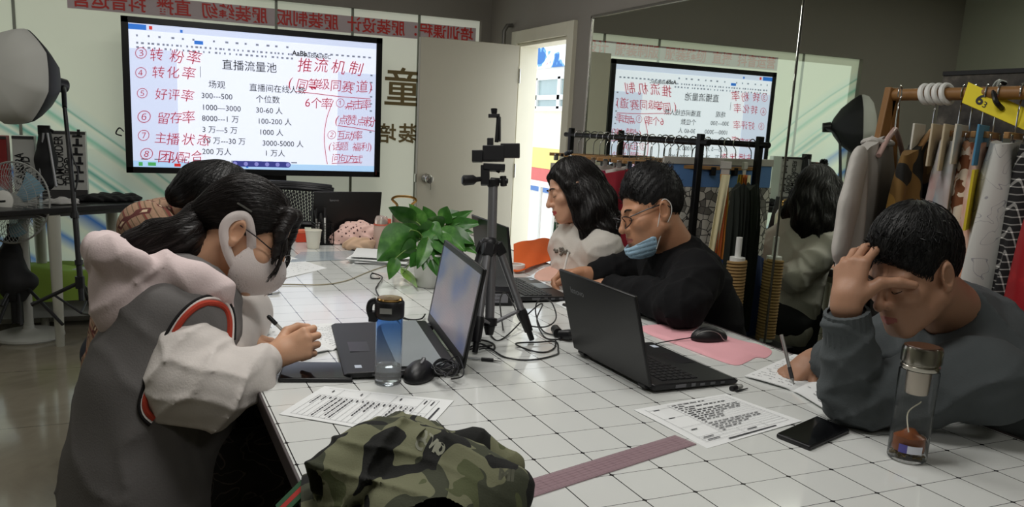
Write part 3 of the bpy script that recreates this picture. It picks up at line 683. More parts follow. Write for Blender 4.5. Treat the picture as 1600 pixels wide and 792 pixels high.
# ---- notebooks
def notebook(name,spine,left,right,label,seed,th=.006,order=(0,1,2,3)):
    """spine: two pixels; left/right: two pixels each (outer edges)"""
    s0,s1=zq(spine); l0,l1=zq(left); r0,r1=zq(right); t=T(name,label,'notebook',(s0+s1)/2*A(1,1,0)+A(0,0,Z))
    for e0,e1,k in ((l0,l1,0),(r0,r1,1)):
        def f(u,v,e0=e0,e1=e1): p=(1-v)*((1-u)*s0+u*e0)+v*((1-u)*s1+u*e1); return p*A(1,1,0)+A(0,0,Z+th*(1-.55*u)*(1-math.exp(-14*u))+.0012+.003*math.sin(3*u)*u)
        b=MB(); g=f if np.cross((e0-s0)[:2],(s1-s0)[:2])>0 else (lambda u,v,f=f:f(u,1-v)); b.grid(g,16,8,.0022); b.build('page_block',m_paper,t,smooth=50)
        b=MB(); c=[s0,e0,e1,s1]; rr_=random.Random(seed+k)
        for i in range(13):
            v=.08+.84*i/13; inkl=[]; u=.1
            while u<.88:
                l=rr_.uniform(.02,.06)
                if rr_.random()<.62-.25*k: p,q=f(u,v),f(u+l,v+rr_.uniform(-.01,.01)); d=nrm(q-p); n=A(-d[1],d[0],0)*.0009; b.add([p-n+A(0,0,.0008),q-n+A(0,0,.0008),q+n+A(0,0,.0008),p+n+A(0,0,.0008)],[(0,1,2,3)])
                u+=l+.02
        b.build('handwriting',m_ink,t,smooth=0)
    return t
notebook('notebook',[(1238,612),(1310,572)],[(1163,590),(1240,556)],[(1322,664),(1392,650)],'open notebook under the writing hand of the man in the grey sweater',4)
notebook('notebook',[(520,548),(448,513)],[(566,540),(535,508)],[(398,578),(350,530)],'open notebook under the writing hand of the masked woman',9,.007)
paper('loose_paper',[(426,440),(511,419),(455,402),(395,414)],'handwritten sheet lying past the masked woman on the far left of the table','paper','w',11,order=(0,1,2,3),rows=8)
paper('loose_paper',[(868,474),(945,520),(975,505),(900,464)],'handwritten sheet behind the silver-lettered laptop, near the black jacket','paper','w',12,rows=9)
paper('plastic_sleeve',[(452,410),(592,404),(585,391),(470,394)],'clear plastic sleeve with sheets near the paper cup','document sleeve','w',13,rows=5,mat=M('sleeve_bluegrey','b9c5cd',.15,spec=.8))
c=ccw(zq([(545,412),(640,418),(652,400),(560,396)])); t=T('paper_stack','stack of loose white papers left of the potted plant','paper stack',sum(c)/4*A(1,1,0)+A(0,0,Z))
for k in range(6):
    r=random.Random(k); b=MB(); m=sum(c)/4; a=r.uniform(-.12,.12); sheet(b,[m+rotz(a)@(p-m)+A(r.uniform(-.01,.01),r.uniform(-.01,.01),0) for p in c],Z+.001+.0045*k,.3*(k==5),th=.002); b.build('sheet',m_paper,t,smooth=40)
c=ccw(zq([(640,414),(700,424),(712,412),(655,404)])); b=MB(); slab(b,c,.012); solo('writing_pad',b,M('cream_pad','e6dfc0',.7),'cream writing pad lying behind the potted plant','pad',bevel=.001)
# ---- far end odds and ends
p0=onz(489.5,388); b=T('paper_cup','white paper cup in front of the black pen holder','cup',p0); o=p0+A(0,0,.0008)
MB().lathe([(.001,.001),(.026,.0),(.0265,.002),(.036,.078),(.0385,.080),(.0385,.083),(.036,.084),(.0345,.080),(.0252,.004),(.001,.004)],o,28,cap=False).build('cup_wall',M('cup_paper','e9e6d8',.6),b)
p0=onz(501,384)+A(.02,.055,0); t=T('pen_holder','black wire pen holder full of pens beside the paper cup','pen holder',p0); o=p0+A(0,0,.001)
b=MB(); w=.043
for z in np.linspace(.002,.10,9): b.tube([o+A(sx*w,sy*w,z) for sx,sy in ((-1,-1),(1,-1),(1,1),(-1,1))],.0016 if z<.095 else .003,5,closed=True)
for k in range(9):
    q=-w+2*w*k/8
    for a,c_ in ((q,-w),(q,w),(-w,q),(w,q)): b.cyl(o+A(a,c_,.002),o+A(a,c_,.10),.0012,n=5)
b.box(o+A(0,0,.002),(2*w,2*w,.003)); b.build('wire_basket',m_blackp,t)
R_=np.random.RandomState(5)
for k in range(8):
    x,y=R_.uniform(-.03,.03,2); d=nrm(A(R_.uniform(-.35,.35),R_.uniform(-.3,.3),1)); l=.135+.03*R_.rand(); a=o+A(x,y,.006); e=a+d*l
    e[:2]=np.clip(e[:2]-o[:2],-.07,.07)+o[:2]
    q=T('pen','pen standing in the black wire holder','pen',a,'pens in the wire holder'); MB().tube([a,a+(e-a)*.97,e],[.0042,.0045,.003],8).build('barrel',(m_blackp,m_dark,m_silver,m_white2)[k%4],q); MB().cyl(a+(e-a)*.72,e,.0052,.0048,8).build('cap',(m_dark,m_blackp,m_blackp,m_dark)[k%4],q)
p0=onz(478,379)+A(0,.03,0); t=T('small_box','orange-red box standing behind the paper cup','box',p0)
MB().box(p0+A(0,0,.022),(.085,.05,.042)).build('box_body',M('red_orange_card','d6492d',.6),t,bevel=.002); MB().box(p0+A(0,0,.05),(.087,.052,.014)).build('lid',M('pale_orange_card','ee7a57',.6),t,bevel=.002)
p0=onz(517,374)+A(.01,.02,0); t=T('webcam','small black clip camera lying between the pen holder and the printed cloth','webcam',p0)
MB().lathe([(.001,0),(.022,.002),(.027,.012),(.027,.04),(.02,.05),(.001,.052)],p0+A(0,0,.028),20,frame((-.8,-.6,.1)),cap=False).build('body',m_dark,t); MB().box(p0+A(.01,0,.006),(.05,.035,.012)).build('clip',m_blackp,t,bevel=.002)
def dots(nt):
    c=coord(nt,'Object'); v=voro(nt,c,55,rnd=.8); return mixc(nt,mth(nt,'LESS_THAN',v,.26),mixc(nt,noise(nt,c,9,3),'f0c3b8','f6d8cf'),'5a3a3c')
def heap(name,label,cen,rx_,ry_,h,mat,seed,cat='cloth',res=.006,power=1):
    c=A(*cen); rs=np.random.RandomState(seed); bl=[(c+A(rs.uniform(-.6,.6)*rx_,rs.uniform(-.5,.5)*ry_,h*rs.uniform(.1,.65)),rs.uniform(.28,.5)) for _ in range(9)]
    def f(P):
        d=elli(P,c+A(0,0,h*.3),(rx_,ry_,h*.62))
        for q,r in bl: d=smin(d,elli(P,q,(rx_*r*1.5,ry_*r,h*r*.95)),.02)
        d=d+.006*np.sin(P[:,0]*90+4*np.sin(P[:,1]*50+P[:,2]*40+seed))*.7+.004*wob(P,70,seed)
        return smax(d,c[2]+.001-P[:,2],.004)
    o=sdf(name,f,c-A(rx_*1.5,ry_*1.5,.01),c+A(rx_*1.5,ry_*1.5,h*1.6),res,mat); return tag(o,label,cat)
pc=onz(556,384); heap('printed_cloth','pink cloth printed with small dark dots, heaped against the far laptop',pc+A(.035,.055,0),.125,.05,.105,M('pink_dotted_cloth','f0c8be',.9,fn=dots),3)
pc=onz(560,390); heap('cloth_pouch','beige soft pouch in front of the dotted pink cloth','%s'and pc+A(.005,.0,0),.062,.04,.05,M('beige_cloth','d9b79a',.9,bump=.3,bs=200),6,'pouch',.004)
p0=onz(596,389)+A(0,.01,0); t=T('water_bottle','pale pink bottle with clear cap beside the dotted cloth','bottle',p0); o=p0+A(0,0,.001)
MB().lathe([(.001,0),(.031,0),(.034,.004),(.034,.105),(.031,.112),(.001,.112)],o,28,cap=False).build('body',M('pale_pink_plastic','ddc2b6',.35,trans=.25),t)
MB().lathe([(.029,.112),(.031,.116),(.031,.135),(.024,.150),(.001,.154)],o,28,cap=False).build('cap',M('clear_cap','e2d4cc',.1,trans=.6),t); MB().lathe([(.0345,.108),(.035,.111),(.0345,.115)],o,28,cap=False).build('ring',M('coral','d8705c',.4),t)
MB().box(o+rx*.036+A(0,0,.128),(.016,.014,.022)).build('latch',M('coral_latch','e0654e',.4),t,bevel=.003)
p0=onz(630,392)+A(.03,.10,0); t=T('thermos_jug','steel thermos jug with a gold loop handle behind the potted plant','jug',p0); o=p0+A(0,0,.001)
MB().lathe([(.001,0),(.05,0),(.054,.004),(.054,.15),(.045,.172),(.04,.18),(.001,.182)],o,30,cap=False).build('body',M('champagne_steel','b8ae9a',.3,.7),t)
q=lambda a,z:o+rx*a+A(0,0,z)
MB().tube(spline([q(-.03,.178),q(-.034,.20),q(-.055,.222),q(-.03,.236),q(.03,.236),q(.055,.222),q(.034,.20),q(.03,.178)],6),.006,8).build('loop_handle',m_gold,t)
# ---- tripod
dT=2.18
FL,FR_=onz(742,553),onz(831,533); mid=(FL+FR_)/2; nb=nrm(A(FR_[1]-FL[1],-(FR_[0]-FL[0]),0))*-1; FB=mid+nb*np.linalg.norm(FR_-FL)*.9
hub=D(765,385,dT); ring=D(765,503,dT); t=T('camera_tripod','grey aluminium tripod with phone mount standing on the table','tripod',(FL+FR_+FB)/3)
up=nrm(D(771,285,dT)-ring); topc=D(770.5,288,dT)
MB().tube([ring-up*.02,topc],.0125,16).build('centre_column',m_alu,t)
MB().lathe([(.012,-.022),(.020,-.02),(.024,-.012),(.024,.012),(.018,.022),(.013,.024)],hub,20,frame(up)).build('hub',m_blackp,t)
MB().lathe([(.012,-.012),(.02,-.01),(.02,.010),(.012,.012)],ring,20,frame(up)).build('brace_collar',m_blackp,t); MB().cyl(ring-up*.035,ring-up*.012,.010,.016).build('column_foot',m_blackp,t)
for F_ in (FL,FR_,FB):
    d=nrm((F_-hub)); out=nrm((F_-hub)*A(1,1,0)); a=hub+out*.026-up*.006; F0=F_+A(0,0,.004); k1=a+(F0-a)*.70; k2=a+(F0-a)*.93
    lg=MB().tube([a,k1],[.0105,.0105],14).build('leg',m_alu,t)
    MB().tube([a+(F0-a)*.66,a+(F0-a)*.70,a+(F0-a)*.9],[.0125,.0145,.012],14).build('lower_section',m_blackp,lg)
    MB().tube([a+(F0-a)*.89,F0],[.0085,.0075],12).build('foot',m_blackp,lg)
    MB().box(a,(.028,.022,.035),frame(d)).build('leg_joint',m_blackp,lg,bevel=.003)
    MB().bar(ring+out*.016,a+(F0-a)*.66,.012,.006).build('brace',m_alu,t)
R3=np.c_[V(1,0,0),-V(0,1,0),-V(0,0,1)]     # right, up, towards the camera
pt=lambda x,y,f=0: D(x,y,dT)-V(0,0,1)*f
sc=dT/CAM_F
def blk(b,x,y,w,h,dp=.03,f=0,rot=0): 
    Rr=R3@np.array([[math.cos(rot),-math.sin(rot),0],[math.sin(rot),math.cos(rot),0],[0,0,1]]); return b.box(pt(x,y,f),(w*sc,h*sc,dp),Rr)
b=MB(); b.tube([pt(771,292),pt(770,281)],[.015,.02],16); blk(b,758,274,14,30,.035); b.tube([pt(766,281),pt(794,283)],[.007,.007],10); b.tube([pt(786,275),pt(787,291)],.009,12); blk(b,772,262,34,10,.04,0,-.05); b.tube([pt(776,264),pt(782,267)],.008,10)
b.build('pan_head',m_blackp,t,bevel=.002)
MB().tube([pt(754,280,.01),pt(744,282,.02),pt(740,282.5,.022),pt(725,284,.03),pt(722.5,284,.031)],[.006,.007,.013,.014,.010],14).build('pan_handle',m_blackp,t)
b=MB(); blk(b,771,240,34,24,.03); blk(b,797,236,30,22,.02,.004); blk(b,746,245,17,18,.022,.01); blk(b,766,224,10,16,.02); b.tube([pt(752,248),pt(800,240)],.007,8); b.build('phone_clamp',m_blackp,t,bevel=.002)
b=MB(); b.tube([pt(776,222),pt(778,196),pt(779,182)],[.006,.006,.006],8); blk(b,781,203,3,38,.008,.008); blk(b,772,181,18,5,.014); b.build('mount_arm',m_blackp,t,bevel=.001)
MB().tube([pt(772,180),pt(772,176),pt(772,170)],[.006,.008,.009],10).build('thumb_screw',m_blackp,t)
# ---- box and cables behind the tripod
c=onz(768,474); t=T('power_adapter','black boxy adapter with a white label behind the tripod legs','adapter',c); R=rotz(-.25)
MB().box(c+A(0,0,.026),(.13,.075,.05),R).build('body',m_blackp,t,bevel=.005); MB().box(c+R@A(.01,-.0382,.026),(.075,.001,.03),R).build('label',M('adapter_label','84848a',.6),t)
b=MB(); b.text('AC 100-240V',.009,c+R@A(-.022,-.0390,.030),R@A(1,0,0),(0,0,1)); b.text('CE  50/60Hz',.009,c+R@A(-.022,-.0390,.017),R@A(1,0,0),(0,0,1)); b.build('label_print',m_blackp,t,smooth=0)
c=onz(806,424); t=T('tape_roll','white roll of tape between the tripod and the orange cloth','tape',c); MB().lathe([(.022,0),(.036,0),(.036,.03),(.022,.03),(.022,0)],c+A(0,0,.001),28,cap=False).build('roll',m_white2,t)
Cx=lambda *q:[tz(x,y,z) for x,y,z in q]
cord('black_cord',Cx((745,545,.004),(735,530,.02),(738,510,.05),(752,505,.03),(770,530,.004),(790,528,.004),(830,500,.03),(846,505,.06),(838,515,.03),(850,528,.004),(870,533,.005),(885,530,.008)),.0022,m_blackp,'black cord looping from the tripod foot towards the silver-lettered laptop')
cord('black_cord',Cx((748,548,.004),(765,548,.006),(790,560,.003),(830,564,.003),(868,556,.003),(872,548,.003),(868,536,.004),(840,538,.006),(806,540,.006),(825,548,.003),(850,552,.003),(866,545,.003),(868,532,.004)),.0022,m_blackp,'black cord lying in flat loops in front of the tripod')
cord('black_cord',Cx((726,540,.004),(740,538,.012),(760,536,.006),(772,541,.004),(770,548,.004),(750,544,.012),(732,546,.004),(722,552,.004),(745,552,.016),(768,546,.01)),.0026,m_blackp,'coiled black cord bunched at the left foot of the tripod')
cord('black_cord',Cx((786,520,.008),(780,495,.05),(788,486,.06),(802,492,.03),(815,510,.012),(850,516,.01),(868,512,.03),(858,500,.06),(840,494,.05),(836,503,.03),(848,520,.006),(875,528,.006)),.0022,m_blackp,'black cord standing in an upright loop right of the tripod')
cord('black_cord',Cx((594,437,.004),(580,436,.004),(582,432,.012),(597,437,.01),(590,448,.006),(588,456,.003),(604,482,.003),(622,495,.004),(640,501,.004),(658,502,.008),(664,497,.012)),.0024,m_blackp,'black cord running behind the blue bottle to the laptop')
cord('grey_cable',Cx((398,457,.003),(410,450,.004),(440,446,.004),(500,446,.003),(540,440,.003),(575,426,.003),(607,415,.004)),.0022,M('beige_cable','a59c86',.5),'beige charging cable running across the far half of the table')
t=T('usb_plug','short charging cable with a grey plug near the mask of the woman','cable',onz(420,463)); MB().tube(spline(Cx((398,459,.004),(404,464,.004),(414,463,.004),(426,461,.004)),6),.0024,7).build('lead',m_dark,t); MB().bar(tz(424,461,.005),tz(436,459,.005),.012,.006).build('plug',m_silver,t,bevel=.001)
cord('black_cord',Cx((508,372,.004),(518,377,.004),(530,381,.004),(545,390,.004),(560,394,.003)),.0036,m_blackp,'thick black cord running from the pen holder past the beige pouch')
c0=onz(886,532); t=T('cable_adapter','black cable adapter lying left of the silver-lettered laptop','adapter',c0); MB().tube([tz(867,520,.012),tz(872,528,.014)],[.013,.014],12).build('plug',m_blackp,t); MB().tube(Cx((874,530,.013),(888,533,.018),(903,532,.018)),[.013,.016,.013],12).build('body',m_blackp,t)
t=T('pen','pen with a black grip lying in front of the tripod','pen',onz(750,565)); MB().tube(Cx((716,560,.005),(752,564,.005)),.0034,8).build('barrel',M('clear_barrel','d8dadc',.1,trans=.6),t); MB().tube(Cx((752,564,.005),(771,565.5,.005)),[.0046,.0046],10).build('grip',m_blackp,t); MB().tube(Cx((771,565.5,.005),(779,567,.005),(784,567.5,.004)),[.004,.002,.0008],8).build('tip',m_silver,t)
t=T('marker_cap','small black and clear marker cap beside the silver-lettered laptop','cap',onz(1155,609)); MB().tube(Cx((1142,611,.006),(1150,609,.006)),[.006,.006],10).build('cap_end',m_blackp,t); MB().tube(Cx((1150,609,.006),(1158,607,.006)),[.006,.0055],10).build('clear_end',M('clear_cap_plastic','c9cbc8',.1,trans=.6),t); MB().tube(Cx((1150,613,.003),(1168,608.5,.003)),[.003,.0012],8).build('clip',m_blackp,t)
# ---- potted pothos
pb=onz(671,447); pp=T('pothos_plant','green pothos plant in a white pot behind the open laptop','potted plant',pb); o=pb+A(0,0,.001)
MB().lathe([(.001,0),(.046,0),(.05,.004),(.066,.115),(.069,.12),(.066,.124),(.062,.118),(.001,.105)],o,32,cap=False).build('pot',m_white2,pp)
MB().lathe([(.001,.108),(.060,.108),(.062,.112),(.001,.116)],o,24,cap=False).build('soil',M('soil','3b2f25',.95,bump=.8,bs=90),pp)
def leafcol(nt): 
    c=coord(nt,'Object'); return ramp(nt,noise(nt,c,14,4,.6),[(.3,'24521e'),(.5,'3a6e2a'),(.62,'558a3c'),(.78,'86ad5a')])
m_leaf=M('pothos_leaf','4b8a34',.28,fn=leafcol,spec=.6); m_leafl=M('pothos_leaf_light','86b04a',.3); m_stem=M('pothos_stem','6c8c44',.45)
def leaf(base,tip,width,side,fold=.25,droop=.12,mat=None):
    base,tip=np.asarray(base,float),np.asarray(tip,float); L=np.linalg.norm(tip-base); y=nrm(tip-base); x=nrm(side-y*(side@y)); n=np.cross(x,y)
    if n[2]<0 and abs(n[2])>.2: n=-n; x=-x
    def f(u,v):
        s=2*v-1; t=u; w=width*.5*(math.sin(PI*min(1,max(0,t))**.62)**.85)*(1-.15*t); lobe=-.10*L*abs(s)**1.5*(1-t)**6
        p=base+y*(t*L+lobe*1.0)+x*(s*w)+n*(fold*abs(s)*w-droop*L*(t-.3)**2*1.2*(1 if t>.3 else 0)+.012*L*math.sin(9*t)*abs(s)); return p
    b=MB(); b.grid(f,14,9,.0006); return b.build('leaf',mat or m_leaf,pp,smooth=80)
def leafat(bx,by,tx,ty,wpx,db=0,dt=0,sidef=.4,mat=None,stem=True):
    d0=np.dot(RW[2],o+A(0,0,.15)-CP); bp,tp=D(bx,by,d0+db),D(tx,ty,d0+dt); yy=nrm(tp-bp); vd=V(0,0,1); sd=nrm(np.cross(yy,vd))+vd*sidef
    leaf(bp,tp,wpx*d0/CAM_F,sd,mat=mat)
    if stem:
        q=o+A(random.uniform(-.025,.025),random.uniform(-.025,.025),.108); m=(q+bp)/2+A(0,0,.035); MB().tube(spline([q,m,bp+(bp-tp)*.06,bp],5),[.0022]*11+[.0018]*5 if False else .0021,6).build('stem',m_stem,pp)
for q in ((648,345,606,322,30,.03,-.04,.5),(655,372,610,352,36,.02,-.04,.3),(640,362,588,408,62,-.05,-.08,.25),(650,388,626,392,34,-.04,-.05,.6),(618,405,608,437,22,-.06,-.08,.3),(660,352,640,318,28,.02,.03,.5),(672,350,662,322,30,.03,.04,.5),(690,345,700,322,34,.04,.02,.6),(700,350,738,328,22,.05,.03,.4),(706,352,755,348,24,.04,.0,.4),(700,362,742,380,30,0,-.02,.5),(690,360,728,392,34,-.02,-.06,.4),(684,370,706,402,36,-.03,-.07,.3),(668,375,652,420,26,-.05,-.09,.3),(662,390,662,422,22,-.05,-.08,.5),(676,362,650,358,34,.0,-.02,.5),(690,355,668,340,32,.02,.0,.6),(694,376,728,408,30,-.02,-.05,.4),(705,366,740,362,24,.02,.0,.6),(680,385,690,420,24,-.04,-.06,.6),(668,358,690,372,38,.0,-.05,.3),(712,372,748,396,26,.01,-.02,.4),(655,398,640,418,22,-.05,-.07,.6),(672,400,684,432,20,-.05,-.07,.3),(700,385,712,424,26,-.03,-.05,.5),(690,338,724,332,20,.05,.05,.5)): leafat(*q)
cl=[o+A(-.03,-.02,.11),tz(648,410,.10),tz(640,430,.05),tz(629,440,.03)]; MB().tube(spline(cl,6),.002,6).build('stem',m_stem,pp)
leaf(tz(629,436,.035),tz(666,455,.006),.035,A(0,0,1)+A(.2,.5,0),fold=.5,droop=-.25,mat=m_leafl)
# ================================================================ the big screen
YS=4.0; zp=lambda x,y,Y=YS-.002: ony(180+x/2.732,y/2.732,Y)
m_frame=M('screen_frame_black','121316',.3); m_scr=M('screen_white','e3e9f8',.15,emit=.86,var=0)
TL,BR=ony(188,22,YS),ony(593.5,278.5,YS); x0,x1,zt,zb=TL[0],BR[0],TL[2]-.006,BR[2]+.006
tv=T('display_screen','large flat display on a stand showing a document with red handwriting','display',((x0+x1)/2,YS+.1,FZ))
sTL,sBR=zp(55,92),zp(1106,736); sx0,sx1,sz1,sz0=sTL[0],sBR[0],sTL[2]-.004,sBR[2]+.004
b=MB(); b.box(((x0+x1)/2,YS+.045,(zt+zb)/2),(x1-x0,.07,zt-zb)); b.build('housing',m_frame,tv,bevel=.006)
b=MB(); y=YS+.006
for c,s in ((((x0+sx0)/2,y,(zt+zb)/2),(sx0-x0,.012,zt-zb)),(((x1+sx1)/2,y,(zt+zb)/2),(x1-sx1,.012,zt-zb)),(((x0+x1)/2,y,(zt+sz1)/2),(x1-x0,.012,zt-sz1)),(((x0+x1)/2,y,(zb+sz0)/2),(x1-x0,.012,sz0-zb))): b.box(c,s)
b.build('bezel',m_frame,tv,bevel=.002)
sc_=MB().box(((sx0+sx1)/2,YS+.0075,(sz0+sz1)/2),(sx1-sx0,.003,sz1-sz0)).build('screen',m_scr,tv)
def sr(b,xa,ya,xb,yb,k=0,dy=0):
    a,c=zp(xa,ya),zp(xb,yb); b.box(((a[0]+c[0])/2,YS+.0055-dy,(a[2]+c[2])/2),(abs(c[0]-a[0]),.0006,abs(a[2]-c[2])))
def pix(name,cc,e=.8): return M(name,cc,.3,emit=e,var=0)
b=MB(); ww=sx1-sx0; hh=sz1-sz0
def sf(b,u0,v0,u1,v1,dy=0): b.box((sx0+ww*(u0+u1)/2,YS+.0055-dy,sz1-hh*(v0+v1)/2),(ww*(u1-u0),.0006,hh*(v1-v0)))
sf(b,0,.0,1,.045); sf(b,0,.17,.175,.955); sf(b,.83,.235,1,.955); b.build('window_shade',pix('screen_shade','ccd6f0',.8),sc_)
b=MB(); sf(b,0,.955,1,1); b.build('task_bar',pix('task_bar_blue','a9cdf0'),sc_)
b=MB(); sf(b,.0,.006,.065,.042,.0006); sf(b,.243,.087,.277,.112,.0006); sf(b,.44,.962,.45,.99,.0006); sf(b,.19,.02,.2,.04,.0006); b.build('tab_marks',pix('tab_blue','2e6fc8'),sc_)
b=MB(); sf(b,.155,.97,.18,.992,.0006); sf(b,.075,.012,.087,.036,.0006); b.build('red_icons',pix('icon_red','c8322e'),sc_)
b=MB(); sf(b,.02,.965,.035,.992,.0006); sf(b,.055,.965,.085,.99,.0006); b.build('green_icons',pix('icon_green','4da35a'),sc_)
b=MB(); rr_=random.Random(4); tool=MB()
for row,(v,n,w) in enumerate(((.075,15,.012),(.125,34,.010),(.155,30,.010))):
    for k in range(n):
        u=.025+.62*k/n+rr_.uniform(0,.008)
        if row==0 and .24<u<.28: continue
        sf(tool,u,v,u+w*rr_.uniform(.5,1.1),v+.014,.0006)
for k in range(12): sf(tool,.70+.024*k,.105,.70+.024*k+.012,.118,.0006)
for k in range(9): sf(tool,.975,.24+.055*k,.985,.252+.055*k,.0006)
for k in range(13): sf(tool,.03+.05*k,.938,.03+.05*k+.025,.948,.0006)
tool.build('tool_icons',pix('tool_grey','8d93a6',.5),sc_)
b=MB(); b.text('AaBb',.042,zp(755,236)-A(0,-.001,0),A(1,0,0),A(0,0,1),bold=.001); b.text('AaBbI',.037,zp(806,243),A(1,0,0),A(0,0,1)); b.text('AaBbC',.033,zp(855,247),A(1,0,0),A(0,0,1))
mpx=.00141
def doc(s,x,y,h): b.text(s,h*mpx*1.12,zp(x,y)+A(0,.003,0),A(1,0,0),A(0,0,1))
for q in (('直播流量池',455,292,40),('场观',398,372,30),('直播间在线人数',572,385,30),('300---500',367,418,28),('个位数',600,434,30),('1000—3000',369,468,28),('30-60 人',600,480,28),('8000---1 万',370,515,28),('100-200 人',607,527,28),('3 万—5 万',371,563,28),('1000 人',614,574,28),('10 万---30 万',374,610,28),('3000-5000 人',628,621,28),('200 万人',371,657,28),('1 万人',638,664,28)): doc(*q)
sr(b,363,283,366,330); b.build('document_text',M('screen_black_text','16171c',.5,var=0),sc_,smooth=0)
m_pen=pix('red_pen','b32340',.55); b=MB(); rr_=random.Random(2)
def hw(ch,x,y,h):
    a=rr_.uniform(-.16,.12); b.text(ch,h*mpx*1.15,zp(x,y)+A(0,.0022,0),A(math.cos(a),0,math.sin(a)),A(-math.sin(a),0,math.cos(a)),shear=.12,bold=-.0004)
for ch,x,y,h in (('③',80,248,46),('转',147,256,46),('粉',228,256,48),('率',298,262,52),('④',80,330,44),('转',155,328,44),('化',218,328,44),('率',280,330,48),('⑤',86,415,42),('好',168,420,42),('评',222,422,42),('率',275,424,46),('⑥',86,518,52),('留',175,522,44),('存',232,522,44),('率',284,524,48),('⑦',92,600,46),('主',165,606,42),('播',215,612,46),('状',280,612,46),('态',345,612,46),('⑧',96,672,50),('团',178,688,48),('队',222,690,44),('配',262,690,44),('合',322,688,44),
  ('推',775,300,56),('流',845,300,56),('机',918,304,56),('制',992,308,56),('(',735,368,50),('同',768,376,46),('等',820,380,48),('级',868,380,44),('同',915,384,46),('赛',962,388,50),('道',1026,392,50),(')',1082,388,48),('6',808,455,44),('个',834,460,44),('率',876,462,46),('①',938,456,40),('点',980,462,40),('击',1016,464,40),('率',1050,466,42),('(',935,525,44),('点',952,528,40),('赞',986,530,42),('点',1028,532,40),('粉',1062,536,44),('②',900,590,40),('互',945,594,38),('动',978,594,38),('率',1014,596,40),('(',908,636,36),('话',925,640,36),('题',958,640,36),('福',1010,640,36),('利',1046,640,36),(')',1084,640,36),('问',922,690,36),('句',954,690,36),('方',986,690,36),('式',1016,692,36)): hw(ch,x,y,h)
def pen(pts,r=.0022): b.tube(spline([zp(x,y)+A(0,.003,0) for x,y in pts],6),r,5)
pen([(770,390),(860,400),(960,412),(1090,422)]); pen([(950,536),(1020,545),(1108,560)]); pen([(925,698),(980,695),(1045,694)]); pen([(932,428),(905,500),(893,580),(898,650),(906,700)]); pen([(980,456),(1012,456)])
b.build('red_handwriting',m_pen,sc_,smooth=0)
pl=MB(); a,c=zp(512,684),zp(738,718); zc=(a[2]+c[2])/2; hr=abs(a[2]-c[2])*.42
pl.box(((a[0]+c[0])/2,YS+.0045,zc),(c[0]-a[0],.001,2*hr)); [pl.lathe([(hr,0),(hr,.001),(.0001,.001)],(x,YS+.005,zc),20,frame((0,-1,0))) for x in (a[0],c[0])]
pl.build('tool_pill',pix('pill_indigo','3b3f86',.7),sc_)
pl=MB(); [pl.lathe([(hr*.72,0),(hr*.72,.0008),(.0001,.0008)],(a[0]+(c[0]-a[0])*k/5,YS+.0038,zc),18,frame((0,-1,0))) for k in range(6)]; pl.build('pill_button',pix('pill_button_blue','8f8fd8',.6),sc_)
b=MB(); xc=ony(385,275,YS)[0]; b.box((xc,YS+.12,(FZ+zb)/2+.05),(.10,.06,zb-FZ-.02)); b.box((xc,YS+.09,zb+.08),(.5,.05,.3)); b.build('stand_column',m_frame,tv,bevel=.004)
b=MB(); b.box((xc,YS+.05,FZ+.035),(.9,.06,.05)); b.box((xc-.4,YS-.02,FZ+.03),(.06,.55,.04)); b.box((xc+.4,YS-.02,FZ+.03),(.06,.55,.04)); b.build('stand_base',m_frame,tv,bevel=.005)
for px_,z in ((-.4,-.28),(.4,-.28),(-.4,.23),(.4,.23)): MB().ell((xc+px_,YS-.02+z,FZ+.016),(.02,.03,.016)).build('caster',m_blackp,tv)
b=MB(); b.box((sx1+.012,YS-.0005,zb+.03),(.008,.001,.03)); b.build('ir_window',M('ir_dark_red','4a1d1d',.3),tv)
MB().tube(spline([ony(193,205,YS+.1),ony(190,200,YS+.05)+A(-.012,0,0),ony(187,203,YS+.06)+A(-.02,0,-.02),ony(190,212,YS+.08)],8),.004,7).build('cord_loop',m_blackp,tv)
# ================================================================ softbox on its light stand
def radial_shape(name,label,cen,R,rad,dep,mat_front,mat_back,tilt=0):
    pass
LS=A(-.985,3.62,FZ); d_=3.55
Pt=D(100,172,np.dot(RW[2],A(-1.0,3.55,1.4)-CP)); dl=np.dot(RW[2],Pt-CP)
t=T('light_stand','tall black light stand holding the white softbox on the left','light stand',(D(127,455,dl)[0],D(127,455,dl)[1],FZ))
top=D(101,168,dl); col0=D(128,470,dl)
b=MB(); b.tube([col0,D(117,330,dl)],.014,12); b.build('lower_tube',m_blackp,t); b=MB(); b.tube([D(117,335,dl),D(108,235,dl),top],[.012,.011,.010],12); b.build('upper_tube',m_blackp,t)
for y_ in (337,410): MB().tube([D(116.5+(y_-335)*.09,y_-4,dl),D(117+(y_-335)*.09,y_+4,dl)],.02,10).build('collar',m_blackp,t)
MB().tube([D(118,338,dl),D(110,337,dl)],.008,8).build('knob',m_blackp,t)
apex=D(125,441,dl); mid_=D(127,489,dl)
for e,k in (((50,476),.0),((166,532),-.35),((152,470),.35)):
    en=onz(e[0],e[1],FZ+.012) if k<0 else D(e[0],e[1],dl+k); en[2]=max(en[2],FZ+.012) if k<0 else en[2]
    lg=MB().tube([apex,apex+(en-apex)*.97,en],[.010,.010,.012],10).build('leg',m_blackp,t)
    MB().tube([mid_,apex+(en-apex)*.55],.006,8).build('brace',m_blackp,t)
MB().tube([apex-A(0,0,.03),apex+A(0,0,.03)],.022,12).build('leg_collar',m_blackp,t)
cord('black_cord',[D(104,185,dl),D(112,240,dl),D(122,270,dl),D(116,300,dl),D(110,270,dl),D(104,250,dl)],.004,m_blackp,'black cord looping beside the light stand below the softbox')
m_diff=M('softbox_diffuser','b9b9b4',.85,var=.03,bump=.15,bs=60); m_boxb=M('softbox_black_shell','141416',.75)
